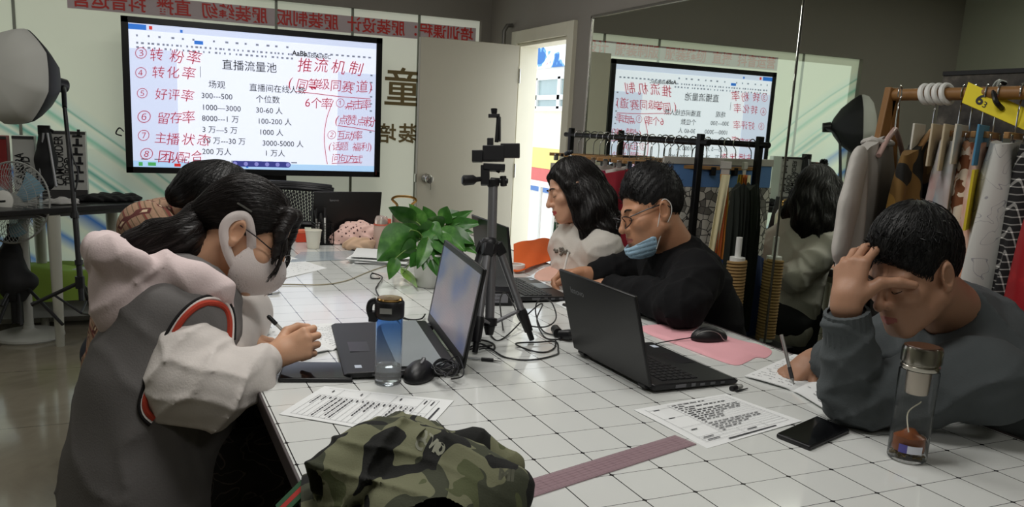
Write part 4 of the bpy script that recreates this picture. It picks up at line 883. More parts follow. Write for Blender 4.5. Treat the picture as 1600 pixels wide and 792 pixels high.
# shell axis points from the lamp socket (right) towards the front of the softbox (left, towards the room)
sb=T('softbox','big octagonal softbox with a white diffuser on the black light stand','softbox',(top[0]-.2,top[1],1.1))
ctr=D(22,120,dl-.10); ax=nrm(V(-.42,.06,-.9)); FRm=frame(ax,V(0,-1,0)); Rr=.238
def ringpt(a,r,h): return ctr+FRm@A(r*math.cos(a),r*math.sin(a),h)
n=8; prof=[(1.0,-.015),(1.0,.0),(.93,.035),(.72,.07),(.4,.09),(.0,.095)]; vs=[];F=[]; N=64
def octr(a): m=PI/n; return math.cos(m)/math.cos(((a+m)%(2*m))-m)*.6+.4
for r,h in prof: vs+=[ringpt(2*PI*k/N,max(.001,r)*Rr*octr(2*PI*k/N),h) for k in range(N)]
for i in range(len(prof)-1): F+=[(i*N+k,i*N+(k+1)%N,(i+1)*N+(k+1)%N,(i+1)*N+k) for k in range(N)]
MB().add(vs,F).build('diffuser',m_diff,sb,smooth=60)
vs=[];F=[]; prof=[(1.0,-.016),(.99,-.03),(.85,-.08),(.6,-.15),(.3,-.20),(.12,-.22)]
for r,h in prof: vs+=[ringpt(2*PI*k/N,r*Rr*octr(2*PI*k/N),h) for k in range(N)]
for i in range(len(prof)-1): F+=[(i*N+k,(i+1)*N+k,(i+1)*N+(k+1)%N,i*N+(k+1)%N) for k in range(N)]
MB().add(vs,F).build('shell',M('softbox_black_cloth_shell','1b1b1c',.7,bump=.2,bs=30),sb,smooth=60)
so_=ctr+FRm@A(0,0,-.22); MB().tube([so_,so_-ax*.06],[.04,.035],16).build('lamp_socket',m_blackp,sb)
MB().tube(spline([so_-ax*.05,(so_+top)/2+A(.02,0,.02),top],5),.012,10).build('tilt_bracket',m_blackp,sb)
# ================================================================ desk, boxes, fan
m_desk=M('desk_black_top','1f1e1e',.3,var=.1); m_dleg=M('desk_pale_leg','a9a89c',.45)
dk=T('desk','dark topped desk with pale tapered legs against the glass on the left','desk',(-1.2,3.9,FZ)); DZ_=.80
P=[onz(78,327,DZ_),onz(222,302,DZ_)]; P[1]=P[0]+(P[1]-P[0])*.62; dd=nrm(P[1]-P[0]); dn=nrm(A(-dd[1],dd[0],0))
f0=A(-1.55,3.52,DZ_); f1=A(-.70,3.98,DZ_)
c_=[f0,f1,f1+A(-.05,.26,0),f0+A(-.35,.70,0)]
f0=onz(64,329,DZ_); f1=ony(225,300,3.96); f1[2]=DZ_; 
c_=[f0-A(.55,.25,0),f1,A(f1[0]-.02,4.24,DZ_),A(f0[0]-.55,4.24,DZ_)]
b=MB(); slab(b,c_,.03,DZ_-.03); b.build('desktop',m_desk,dk,bevel=.004)
b=MB(); q=[A(*(p[:2]),DZ_-.05) for p in c_]; m_=sum(q)/4; slab(b,[m_+(p-m_)*.9 for p in q],.02,DZ_-.05); b.build('desk_frame',M('desk_frame_dark','3b3a38',.5),dk)
for x,y in ((-1.13,3.70),(-.86,4.10),(-1.24,4.16),(-1.6,3.66)):
    MB().tube([(x,y,FZ),(x,y,DZ_-.04)],[.022,.034],14).build('leg',m_dleg,dk)
m_card=M('white_black_print_carton','b9b9b4',.7); m_cardk=M('carton_black_print','1c1c1e',.7,var=0); m_carts=M('carton_side_dark','3c3a3a',.7)
def carton(px0,py0,px1,py1,Yf,label,txt,red=False,pics=True):
    a,c=ony(px0,py0,Yf),ony(px1,py1,Yf); w,h=c[0]-a[0],a[2]-c[2]; t=T('carton',label,'carton',((a[0]+c[0])/2,Yf+.07,c[2]),'tripod cartons on the desk')
    MB().box(((a[0]+c[0])/2,Yf+.075,(a[2]+c[2])/2),(w,.14,h)).build('box_body',m_card if not red else M('carton_red','8d2a2a',.7),t,bevel=.003)
    b=MB(); b.box(((a[0]+c[0])/2,Yf+.004,c[2]+.03),(w*1.0,.003,.06)); b.box(((a[0]+c[0])/2,Yf+.004,a[2]-.008),(w,.003,.016)); b.build('dark_band',m_carts,t)
    b=MB()
    for k,s in enumerate(txt): b.text(s,.062,(a[0]+w*(.30+.27*k)*(1 if not pics else .72)+.02,Yf+.0015,c[2]+.085),A(0,0,1),A(-1,0,0),sx=.72,bold=.001)
    if pics:
        for k in range(6): z=c[2]+.10+h*.78*k/6; x=c[0]-w*.18; b.box((x,Yf+.0015,z+.01),(.05,.001,.012)); b.box((x+.008*(k%3-1),Yf+.0015,z+.03),(.016,.001,.035))
    b.build('print',m_cardk,t,smooth=0); return t
def ztop(px,py,Y): return ony(px,py,Y)
Yc=4.06
carton(-30,190,14,292,Yc,'red fronted carton at the far left of the desk',['TRIPOD'],True,False)
carton(16,190,57,292,Yc,'narrow tripod carton between the red one and the black bag',['CAMERA','TRIPOD'],False,False)
carton(59,182,137,293,Yc,'tripod carton nearest the large display, with six black pictograms',['CAMERA','CAMCORDER','TRIPOD'])
for o_ in [o for o in bpy.data.objects if o.name.startswith('carton') and o.get('category')]:
    dz=o_.location.z-(DZ_+.001); o_.location.z-=dz
# folded bag and cloth on the desk
c0=onz(178,301,DZ_); c0=A(min(c0[0],-.86),4.02,DZ_+.001); heap('folded_bag','black bag lying flat on the dark desk near the large display',c0,.16,.06,.045,m_boxb,8,'bag',.006)
c0=A(-1.10,3.86,DZ_+.001); heap('cloth','small white cloth lying on the dark desk beside the fan',c0,.07,.035,.03,M('white_cloth_grey','b8b6b2',.9),4,'cloth',.005)
# camera tripod in a black bag standing in front of the cartons
t=T('camera_tripod','folded camera tripod with a black bag standing on the desk before the cartons','tripod',(-1.17,3.96,DZ_))
dq=np.dot(RW[2],A(-1.17,3.96,1)-CP); 
f_=lambda P:chain(P,[D(70,205,dq),D(72,250,dq),D(72,285,dq)],[.03,.055,.045],.02); lo,hi=bb([D(70,195,dq),D(72,290,dq)],.1); sdf('bag',f_,lo,hi,.008,m_boxb,t)
for a_,e_ in (((68,208),(61,290)),((74,208),(88,292))): MB().tube([D(*a_,dq-.03),D(*e_,dq-.05)],.007,8).build('leg',m_alu,t)
b=MB(); b.box(D(69,203,dq),(.06,.05,.05)); b.tube([D(74,200,dq),D(84,206,dq)],.008,8); b.build('head',m_blackp,t,bevel=.004)
# cushion cloth on the ledge
def gc(u,v): return A(-1.62+1.0*u,YW-.02-.26*min(1,v*1.35)-.012*math.sin(9*u+1),FZ+.358+.012*math.sin(7*u)+.01*math.sin(15*u+5*v)-.17*max(0,v-.74)/.26)
solo('green_cloth',MB().grid(gc,30,14,.008),M('green_cloth','7f9a3c',.9,bump=.3,bs=120),'green cloth spread over the low window ledge behind the desk legs','cloth',smooth=70)
# fan
fb=A(-1.30,3.93,FZ); dfan=np.dot(RW[2],fb+A(0,-.02,.9)-CP); t=T('pedestal_fan','white pedestal fan with a round base at the left edge','fan',fb)
m_fw=M('fan_white_plastic','a9a9a3',.4)
MB().lathe([(.001,0),(.175,0),(.18,.008),(.178,.02),(.15,.03),(.05,.038),(.03,.05),(.028,.07),(.001,.07)],fb,40,cap=False).build('base',m_fw,t)
hubp=D(17,316,dfan-.10); MB().tube([fb+A(0,0,.06),fb+A(0,0,.5),D(38,345,dfan)],[.026,.026,.024],16).build('pole',m_fw,t); 
MB().tube([D(37,350,dfan),D(38,335,dfan),D(36,322,dfan)],[.028,.034,.036],14).build('neck',m_fw,t)
axf=nrm(V(-.12,.02,-1)); Ff=frame(axf); R_f=62*dfan/CAM_F
MB().lathe([(.001,-.16),(.05,-.155),(.062,-.12),(.062,-.05),(.03,-.03),(.001,-.03)],hubp,24,Ff,cap=False).build('motor',m_fw,t)
b=MB()
for k in range(72):
    a=2*PI*k/72; c,s=math.cos(a),math.sin(a); pp_=[hubp+Ff@A(r*c,r*s,z) for r,z in ((.055,.058),(.10,.056),(R_f*.75,.04),(R_f*.95,.015),(R_f,-.01))]; b.tube(pp_,.0013,4)
for k in range(48):
    a=2*PI*k/48; c,s=math.cos(a),math.sin(a); pp_=[hubp+Ff@A(r*c,r*s,z) for r,z in ((.06,-.075),(R_f*.7,-.07),(R_f*.95,-.04),(R_f,-.01))]; b.tube(pp_,.0013,4)
for r,z,w in ((R_f,-.01,.005),(R_f*.8,.035,.0014),(R_f*.62,.048,.0014)): b.tube([hubp+Ff@A(r*math.cos(a),r*math.sin(a),z) for a in np.linspace(0,2*PI,60,endpoint=False)],w,6,closed=True)
b.build('guard',M('fan_wire','8f8f8b',.4),t)
MB().lathe([(.001,.066),(.045,.064),(.058,.058),(.058,.052),(.001,.05)],hubp,30,Ff,cap=False).build('badge',M('fan_badge','c9c8c2',.4),t)
b=MB(); b.box(hubp+axf*.068,(.042,.009,.001),Ff); b.build('badge_plate',m_blackp,t)
mb_=M('fan_blade_blue','8fb6c8',.25,alpha=.62)
for k in range(3):
    a0=2*PI*k/3+.4
    def bl(u,v,a0=a0): r=.05+(R_f*.86-.05)*u; a=a0+(-.35+.75*v)*(1-.1*u)+.25*u; return hubp+Ff@A(r*math.cos(a),r*math.sin(a),-.012+.035*(v-.5))
    MB().grid(bl,10,8,.003).build('blade',mb_,t,smooth=80)
cord('grey_cable',[D(66,332,dfan+.1),D(75,350,dfan+.1),D(88,385,dfan+.1),D(90,410,dfan+.1)],.004,M('cable_grey','8a8a84',.5),'grey cable hanging from the fan past the desk leg')
# second stand with a dark bag at the left edge
dz2=np.dot(RW[2],A(-1.55,4.0,.5)-CP); t=T('folded_stand','black folded stand with a dark bag behind the pedestal fan','stand',(-1.5,3.9,FZ))
MB().tube([D(20,350,dz2),D(28,505,dz2)],.03,12).build('tube',m_boxb,t)
f_=lambda P: smin(chain(P,[D(8,400,dz2),D(25,440,dz2),D(45,440,dz2)],[.05,.09,.05],.03),cap(P,D(20,380,dz2),D(25,460,dz2),.05),.03)+.004*wob(P,60); lo,hi=bb([D(0,370,dz2),D(60,470,dz2)],.12); sdf('bag',f_,lo,hi,.01,m_boxb,t)
for e_ in ((-8,520),(98,507),(2,478),(34,508)): 
    en=D(*e_,dz2-.12); MB().tube([D(26,432,dz2),en],.009,8).build('leg',m_blackp,t)
# ---- mesh chair behind the far end of the table
t=T('mesh_office_chair','black office chair with slotted plastic back under the large display','chair',(.05,3.25,FZ))
dc=np.dot(RW[2],A(.05,3.2,.9)-CP); q=lambda x,y:D(x,y,dc)
m_ch=M('chair_black','15151a',.45)
TLc,TRc,BLc,BRc=q(404,283),q(515,291),q(432,350),q(505,352)
def bk(u,v): p=(1-v)*((1-u)*TLc+u*TRc)+v*((1-u)*BLc+u*BRc); return p+V(0,0,1)*.05*(4*(u-.5)**2)
b=MB(); nu,nv=22,9
def strip(p,qq,w): b.bar(p,qq,w,.008,V(0,0,1))
for i in range(nu):
    for j in range(nv):
        u=(i+.5)/nu; v=.16+.8*(j+.5+(.5 if i%2 else 0))/(nv+.5); 
        strip(bk(u,.16),bk(u,.97),.006) if j==0 else None
        if v<.97: a,c=bk(u-.5/nu,v),bk(u+.5/nu,v); b.bar(a,c,.010,.008,V(0,0,1))
b.build('back_mesh',m_ch,t,smooth=0)
b=MB(); 
for j,(v,w) in enumerate(((.0,.02),(.04,.04),(.10,.05),(.98,.03))): b.tube([bk(u,v) for u in np.linspace(0,1,12)],.014 if j<3 else .016,8)
b.tube([bk(0,v) for v in np.linspace(0,1,6)],.016,8); b.tube([bk(1,v) for v in np.linspace(0,1,6)],.016,8); b.build('back_frame',m_ch,t)
MB().box((.05,3.03,.48),(.46,.44,.07)).build('seat',m_ch,t,bevel=.025); MB().cyl((.05,3.1,FZ+.08),(.05,3.1,.46),.03).build('gas_lift',m_ch,t); MB().bar((.05,3.15,.45),bk(.5,.95),.05,.02,(0,1,0)).build('back_support',m_ch,t)
for k in range(5): 
    a=2*PI*k/5; e=A(.05+.27*math.cos(a),3.1+.27*math.sin(a),FZ+.06); sp=MB().bar((.05,3.1,FZ+.10),e,.04,.025).build('leg',m_ch,t); MB().ell(e-A(0,0,.032),(.025,.025,.027)).build('caster',m_ch,sp)
from mathutils.bvhtree import BVHTree
def crease(P,dv,fq,warp,seed=0,pw=3): return (1-np.abs(np.sin(P@np.asarray(dv)*fq+warp*wob(P,14,seed)+.6*wob(P,30,seed+3))))**pw
# ================================================================ people
def skin_m(name,c): return M(name,c,.5,var=.05,vs=30,sub=.08,bump=.1,bs=350)
def hair_m(name,c,ax=(60,60,60),rough=.45):
    return M(name,c,rough,var=.3,vs=30,bump=.7,bfn=lambda nt:noise(nt,coord(nt,'Object',ax),2.2,4,.7,.6),spec=.5)
def knit(name,c,sc=260): return M(name,c,.95,var=.05,vs=25,bump=.35,bs=sc,sheen=.0)
def axes(F,U): F=nrm(F); U=nrm(np.asarray(U)-F*(F@np.asarray(U))); return np.c_[np.cross(U,F)*-1*-1,F,U]
# columns: left, forward, up
def head_d(Q,female=0,fat=0):
    Qa=Q.copy(); Qa[:,0]=np.abs(Qa[:,0])
    d=elli(Q,(0,-.018,.033),(.074+.003*fat,.094,.086)); d=smin(d,elli(Q,(0,.03,-.04),(.058+.006*fat,.060,.078)),.03)
    d=smin(d,cap(Qa,(.052+.006*fat,.0,-.05),(.02,.066,-.098),.019+.003*fat,.017),.022)
    d=smin(d,cap(Qa,(0,.074,-.102),(.011,.072,-.102),.0165),.018)
    d=smin(d,elli(Qa,(.042,.056,-.024),(.022,.024,.020)),.02)
    d=smin(d,cap(Qa,(.010,.080,.019),(.044,.064,.018),.010-.002*female),.016)
    d=smin(d,elli(Q,(0,.076,-.068),(.030,.020,.026)),.018)
    d=smax(d,-elli(Qa,(.031,.098,.002),(.018,.017,.011)),.012)
    d=smin(d,np.linalg.norm(Qa-A(.031,.0715,.000),axis=1)-.0155,.004)
    d=smin(d,cap(Q,(0,.086,.012),(0,.105,-.027),.0065,.0095),.010)
    d=smin(d,np.linalg.norm(Q-A(0,.107,-.033),axis=1)-.0115,.008); d=smin(d,np.linalg.norm(Qa-A(.0125,.094,-.036),axis=1)-.0085,.006)
    d=smin(d,cap(Qa,(0,.0965,-.0625),(.020,.086,-.0665),.0055,.0035),.005); d=smin(d,cap(Qa,(0,.0950,-.0745),(.017,.086,-.0725),.0065,.004),.005)
    d=smax(d,-cap(Qa,(0,.104,-.0685),(.021,.092,-.0695),.0022),.003)
    d=smax(d,-np.linalg.norm(Qa-A(.006,.104,-.0425),axis=1)+.0035,.003)
    Re=axrot((0,0,1),-.35)@axrot((0,1,0),.12)
    e=elli(Qa,(.079,-.012,-.006),(.010,.021,.033),Re); e=smax(e,-elli(Qa,(.0885,-.006,-.003),(.0095,.0125,.021),Re),.0025); e=smin(e,elli(Qa,(.079,-.004,-.03),(.007,.008,.010)),.006)
    return smin(d,e,.005)
def mkbody(parent,pieces,mats,pick=None,it=1):
    vs,fs,mi,o=[],[],[],0
    for fn,lo,hi,h in pieces:
        v,q=nets(fn,lo,hi,h); v=smooth_v(v,q,it); vs.append(v); fs.append(q+o); o+=len(v); mi.append(pick(v[q].mean(1)) if pick else np.zeros(len(q),int))
    return mk('body',np.concatenate(vs),np.concatenate(fs),mats,parent,np.concatenate(mi),smooth=180)
def hand(w,d,n,right=True,sc=1.0,flex=None,spread=.12,thumb=None,wr=.027,el=None):
    bk=d if el is None else w-el
    bk=nrm(bk); d=nrm(d); n=nrm(np.asarray(n)-d*(d@np.asarray(n))); s=np.cross(d,n)*(1 if right else -1)
    flex=flex or [(45,55,30),(55,60,35),(62,65,40),(68,70,40)]
    L=[(.040,.025,.021),(.045,.028,.022),(.041,.026,.022),(.032,.020,.019)]; off=[.030,.010,-.010,-.028]; ln=[.088,.090,.085,.076]; caps=[]; ends=[]
    for i in range(4):
        m=w+sc*(d*ln[i]+s*off[i]*.95+n*(.002+.004*abs(i-1.2))); fan=s*(off[i]/.03)*spread; a=0; p=m; r=.0094-.0008*(i==3)
        caps.append(('palm',w+sc*(s*off[i]*.5),m,sc*.0155,sc*.0115))
        for k in range(3):
            a+=math.radians(flex[i][k]); q=p+sc*L[i][k]*nrm(d*math.cos(a)+n*math.sin(a)+fan*(1-.3*k)); caps.append((i,p,q,sc*(r-.0008*k),sc*(r-.0008*(k+1)))); p=q
        ends.append(p)
    th=thumb or ((.55,.65,.45),(.8,.15,.5),(.85,-.15,.45)); p=w+sc*(d*.022+s*.024+n*.010); q=None
    for k,(l,r0,r1) in enumerate(((.044,.0155,.0125),(.034,.0118,.0102),(.029,.0102,.0082))):
        a,b_,c=th[k]; q=p+sc*l*nrm(d*a+s*b_+n*c); caps.append(('th',p,q,sc*r0,sc*r1)); p=q
    ends.append(p)
    def fn(P):
        groups={}
        for g,a,b_,r0,r1 in caps:
            e=cap(P,a,b_,r0,r1); groups[g]=e if g not in groups else smin(groups[g],e,.004 if g!='palm' else .014)
        D_=smin(groups['palm'],cap(P,w-bk*.05,w+d*.02,wr*sc*.9,.024*sc),.02)
        D_=smin(D_,groups['th'],.010)
        fd=None
        for i in range(4): fd=groups[i] if fd is None else np.minimum(fd,groups[i])
        return smin(D_,fd,.0055)
    pts=[c[1] for c in caps]+[c[2] for c in caps]+[w-d*.05]
    nails=[]
    return fn,pts,ends,(d,n,s)
def inv(c,R,s=1): return lambda P:((P-c)@R)/s
def tor(P,c,R,sx,pts,rs,k=.06):      # trunk: chain with the shoulder axis (R[:,0]) squeezed
    Q=(P-c)@R; Q=Q.copy(); Q[:,0]/=sx; pp=[]
    for p in pts: q=(np.asarray(p)-c)@R; q=q.copy(); q[0]/=sx; pp.append(q)
    return chain(Q,pp,rs,k)
def pen_obj(tip,top,label,mat,capm,cap_end=True):
    t=T('pen',label,'pen',tip); a,b_=np.asarray(tip,float),np.asarray(top,float); v=b_-a
    MB().tube([a,a+v*.06,a+v*.12],[.0006,.0022,.0038],8).build('tip',m_silver,t); MB().tube([a+v*.10,a+v*.78,b_ if not cap_end else a+v*.8],.0042,8).build('barrel',mat,t)
    MB().tube([a+v*.12,a+v*.34],.0048,8).build('grip',capm,t)
    if cap_end: MB().tube([a+v*.76,a+v*.97,b_],[.0056,.0056,.003],8).build('cap',capm,t)
    return t
def eyes(parent,c,R,s,closed=True,brow='1b1512'):
    m=M('brow_hair',brow,.8); out=[]
    for sg in (-1,1):
        w=lambda l,f,u:c+s*(R@A(sg*l,f,u))
        MB().tube(spline([w(.014,.089,.0215),w(.028,.087,.027),w(.044,.073,.0225)],5),[.0016,.0022,.0028,.003,.003,.003,.0028,.0026,.0022,.0016,.001],6).build('eyebrow',m,parent)
        z=-.005 if closed else -.001
        MB().tube(spline([w(.018,.0815,z-.001),w(.031,.0872,z-.0035),w(.044,.0785,z)],5),.0009,5).build('eyelash',m,parent)
m_lip=M('lips','a5625a',.45,var=.05)
def lips_pick(c,R,s): 
    def f(P):
        Q=((P-c)@R)/s; return (((Q[:,1]>.084)&(np.abs(Q[:,2]+.0685)<.0105-.25*np.abs(Q[:,0]))&(np.abs(Q[:,0])<.022))).astype(int)
    return f
def legs(parent,hip,knee,foot,side,mat,r=.075,shoe=None):
    fs=[]
    pts=[]
    for s in (-1,1):
        h,k,f=hip+side*s*.09,knee+side*s*.11,foot+side*s*.11; pts+=[h,k,f]
        fs.append((h,k,f))
    fn=lambda P: np.minimum(*[chain(P,[h,k,f+A(0,0,.09)],[r*1.15,r*.85,r*.62],.03) for h,k,f in fs])+.003*wob(P,35,2)
    g=lambda P: smin(fn(P),elli(P,hip+A(0,0,.02),(.16,.16,.11)),.05)
    lo,hi=bb(pts,.2); lo[2]=max(lo[2],FZ+.03)
    o=sdf('trousers',g,lo,hi,.012,mat,parent)
    fw=nrm((knee-hip)*A(1,1,0))
    for h,k,f in fs:
        q=lambda P,f=f: smax(smin(cap(P,f+A(0,0,.04)-fw*.03,f+A(0,0,.03)+fw*.13,.042,.036),cap(P,f+A(0,0,.04),f+A(0,0,.1),.042),.02),FZ+.002-P[:,2],.004)
        sdf('shoe',q,*bb([f,f+fw*.15],.1),.008,shoe or m_blackp,parent)
    return o
def stool(x,y,label,h=.44):
    t=T('stool',label,'stool',(x,y,FZ)); MB().lathe([(.001,h-.03),(.15,h-.03),(.16,h-.02),(.16,h-.005),(.15,h),(.001,h)],(x,y,0),30,cap=False).build('seat',m_blackp,t)
    for k in range(4): a=PI/4+k*PI/2; MB().tube([(x+.17*math.cos(a),y+.17*math.sin(a),FZ),(x+.11*math.cos(a),y+.11*math.sin(a),h-.028)],.013,8).build('leg',m_dark,t)
def strands(hair,parent,n,steps,step,flow,r=.0007,lift=.0012,seed=1,mat=None,jit=.12,keep=None):
    """fine hairs traced over the hair's surface along a flow field"""
    Mx=world_of(hair); vs=[Mx@v.co for v in hair.data.vertices]; bv=BVHTree.FromPolygons(vs,[list(p.vertices) for p in hair.data.polygons]); rs=np.random.RandomState(seed); b=MB()
    V_=np.array(vs)
    for i in rs.choice(len(V_),min(n,len(V_)),replace=False):
        p=V_[i]
        if keep is not None and not keep(p): continue
        pts=[]; w=rs.uniform(.3,1.5)*lift; j=rs.randn(3)*jit
        for k in range(steps):
            q,nn,_,_=bv.find_nearest(Vector(p))
            if q is None: break
            q=np.array(q); nn=np.array(nn); pts.append(q+nn*w); f=nrm(flow(q))+j; f=f-nn*(f@nn); p=q+nrm(f)*step
        if len(pts)>3: b.tube(np.array(pts),np.linspace(r,r*.3,len(pts)),3,cap=False)
    return b.build('hair_strands',mat or hair.data.materials[0],parent,kind='stuff',smooth=180)
SE=A(0,0,0)
# ---------------------------------------------------------------- the masked woman in the hooded vest
def masked_woman():
    F=V(.80,.60,.10); U=V(.58,-.80,.02); R=axes(F,U); s=1.06; Lx=R[:,0]
    c=D(378,364,1.90)+Lx*.078*s
    if (Lx@V(0,0,1))<0: pass
    nb=D(300,440,1.97)
    t=T('person','person in a white mask and grey hooded vest with white sleeves, writing at the left','person',(nb[0]-.05,nb[1],FZ))
    iq=inv(c,R,s); neck0=c+s*(R@A(0,-.030,-.05))
    hd=lambda P: smin(head_d(iq(P),1)*s,cap(P,neck0,nb,.052,.06),.025)
    wr=onz(428,556,TZ+.045); dN=V(.92,-.38,.10); fn,pts,ends,_=hand(wr,dN,V(-.05,.12,1.0),True,.92,[(58,62,38),(60,66,40),(64,70,40),(68,74,40)],.06,((.5,.55,.6),(.75,.1,.6),(.8,-.3,.5)))
    wl=onz(352,526,TZ+.035); fl,pl_,_,_=hand(wl,V(.96,.02,.25),V(.1,.9,.35),False,.9,[(12,18,10),(14,20,12),(16,22,12),(18,24,14)],.1)
    sh=D(322,512,1.82); el=D(330,612,1.69); shF=sh+nrm(Lx)*.34*(1 if Lx@V(0,0,1)>0 else -1); elF=onz(330,560,TZ+.03)
    arms=lambda P: smin(chain(P,[sh,el,wr],[.05,.04,.026],.02),chain(P,[shF,elF,wl],[.05,.04,.026],.02),.01)
    pel=D(232,870,1.86); wa=D(236,725,1.86); ch=D(252,595,1.87); up_=D(282,500,1.89); TR=axes(V(1,.1,.1),V(.2,-1,0)); 
    trunk=lambda P: tor(P,ch,TR,1.45,[pel,wa,ch,up_,nb],[.12,.115,.115,.10,.06])
    pk=lips_pick(c,R,s)
    lo,hi=bb([c,neck0,nb],.16)
    mkbody(t,[(hd,lo,hi,.003),(fn,*bb(pts,.03),.0024),(fl,*bb(pl_,.03),.0026),(lambda P:smin(trunk(P),arms(P),.04),*bb([pel,nb,sh,el,wr,shF,elF,wl],.2),.012)],[skin_m('skin_light','d9a888'),m_lip],pk)
    eyes(t,c,R,s)
    cN=D(288,556,1.715); a1=nrm(V(-.53,.85,.05)); a2=nrm(V(.85,.53,-.12)); nn=np.cross(a1,a2); nn*=np.sign(nn@V(0,0,-1))
    # vest
    m_v=knit('grey_marl_vest','6d6a69'); 
    def vest(P):
        d=tor(P,ch,TR,1.38,[D(228,905,1.86),D(232,800,1.86),D(240,700,1.86),ch,up_,D(300,462,1.93)],[.165,.158,.15,.142,.122,.085],.08)
        d=smin(d,cap(P,D(298,505,1.80),D(305,480,2.10),.08),.05); d=smin(d,elli(P,D(283,560,1.80),(.085,.13,.07),np.c_[a2,a1,nn]),.04)
        d=d-.006*crease(P,nrm(V(1,.35,.3)),24,2.0,4)-.004*crease(P,nrm(V(.8,-.5,.2)),30,1.8,8)+.002*wob(P,28)
        return smax(d,-(cap(P,D(330,430,1.95),D(345,400,1.97),.06)),.01)
    sdf('vest',vest,*bb([D(228,930,1.86),nb,sh,shF],.2),.009,m_v,t)
    m_s=knit('white_sleeve_jersey','d9d2cd',200)
    def sleeve(P):
        d=chain(P,[sh,D(296,560,1.745),D(286,604,1.705),el,(el*.5+wr*.5)+V(0,.008,0),wr-nrm(wr-el)*.045],[.050,.078,.074,.068,.056,.040],.03)
        q=P-el; fall=np.exp(-np.maximum(0,np.linalg.norm(q,axis=1)-.08)*5); d=d-.011*crease(P,nrm(V(.7,.55,.3)),46,1.5,3)*fall-.007*crease(P,nrm(V(-.35,.9,.2)),40,1.7,6)*(.4+.6*fall)+.002*wob(P,45,3); return d
    sdf('sleeve',sleeve,*bb([sh,el,wr],.13),.006,m_s,t)
    MB().tube([wr-nrm(wr-el)*.065,wr-nrm(wr-el)*.02,wr-nrm(wr-el)*.012],[.044,.040,.036],20).build('cuff',m_s,t)
    f2=lambda P: chain(P,[shF,elF,(elF+wl)/2,wl-nrm(wl-elF)*.05],[.09,.07,.055,.04],.04)+.004*wob(P,50,5)
    sdf('sleeve',f2,*bb([shF,elF,wl],.12),.008,m_s,t)
    # armhole bands
    vo=[o for o in t.children if o.name.startswith('vest')][0]; Mx=world_of(vo); bv=BVHTree.FromPolygons([Mx@v.co for v in vo.data.vertices],[list(p.vertices) for p in vo.data.polygons])
    loop=[(356,540),(359,505),(352,482),(334,473),(308,478),(280,505),(258,550),(238,592),(226,625),(230,645),(243,656)]
    for nm,cc,r,off in (('black_band','1a1718',.0045,10.5),('white_band','e3deda',.0038,7),('red_band','b5412f',.0068,0)):
        L2=spline(loop,6); ctr=A(300,570); pts=[]
        for q in L2:
            u=nrm(q-ctr); e=q+u*off; h=bv.ray_cast(Vector(CP),Vector(nrm(ray(*e))))[0]
            if h is not None: pts.append(np.array(h)-nrm(ray(*e))*.003)
        pts=np.array(pts); pts=np.array([pts[max(0,k-2):k+3].mean(0) for k in range(len(pts))]); MB().tube(pts,r,8).build(nm,knit(nm,cc,300),t)
    # hood
    m_h=knit('pale_pink_hood','dccac9',220)
    hb=axes(V(1,.2,0),V(.1,-1,0))
    def hood(P):
        d=elli(P,D(222,448,1.86),(.138,.100,.098),np.c_[nrm(V(0,0,1)),nrm(V(.93,-.1,0)),nrm(V(.1,.93,0))])
        d=smin(d,elli(P,D(215,485,1.80),(.09,.085,.06),np.c_[nrm(V(0,0,1)),nrm(V(.8,-.6,0)),nrm(V(.6,.8,0))]),.05)
        d=smin(d,chain(P,[D(262,430,1.80),D(305,440,1.78),D(338,456,1.80),D(354,484,1.85)],[.05,.038,.030,.018],.03),.04)
        d=smin(d,chain(P,[D(215,408,1.72),D(172,398,1.74),D(156,390,1.85),D(170,384,1.98),D(220,395,2.06)],[.026,.030,.034,.030,.026],.03),.03)
        d=smax(d,-elli(P,D(262,398,1.90),(.12,.115,.055),np.c_[nrm(V(0,0,1)),nrm(V(.95,.1,0)),nrm(V(.1,.95,0))]),.02)
        q=P-D(215,455,1.85); d=d-.007*crease(P,nrm(V(.55,.8,.2)),26,1.5,2,2)-.005*crease(P,nrm(V(.9,-.35,.2)),30,1.4,6,2)+.002*wob(P,50,4)
        return smax(d,-(cap(P,D(322,425,1.96),D(352,392,1.98),.062)),.012)
    sdf('hood',hood,*bb([D(140,380,1.7),D(140,380,2.05),D(350,440,1.8),D(225,520,1.85)],.1),.006,m_h,t)
    # hair: smooth cap, low ponytail, front strands
    m_hair=hair_m('black_hair','1a1413',(40,12,40))
    def hair(P):
        Q=iq(P); d=elli(Q,(0,-.024,.036),(.081,.102,.089)); d=smax(d,.80*(Q[:,1]-.060)-.60*(Q[:,2]-.055),.012); Qa=np.abs(Q[:,0])
        low=np.minimum(Q[:,1]+.004,0); d=smax(d,-(Q[:,2]+.012)+np.maximum(-Q[:,1]-.02,0)*-.55,.02)
        d=smin(d,cap(Q,(0,-.085,.0),(0,-.108,-.035),.05,.038),.03)
        for sg in (-1,1): d=smin(d,chain(Q,[A(sg*.045,.055,.09),A(sg*.066,.066,.05),A(sg*.064,.083,.01),A(sg*.058,.090,-.018)],[.020,.013,.008,.003],.015),.012)
        a=np.arctan2(Q[:,0],Q[:,2]+.05); return (d+.0006*np.sin(a*60+6*np.sin(Q[:,1]*18)))*s
    sdf('hair',hair,c-.2,c+.2,.0032,m_hair,t)
    hobj=[o for o in t.children if o.name.split('.')[0]=='hair'][0]; nk=c+s*(R@A(0,-.115,-.035))
    strands(hobj,t,1500,9,.012,lambda p: nrm(nk-p) if np.linalg.norm(((p-c)@R)[:2]-A(0,.06))>.0 else nrm(nk-p),.0007,.0012,3,jit=.07)
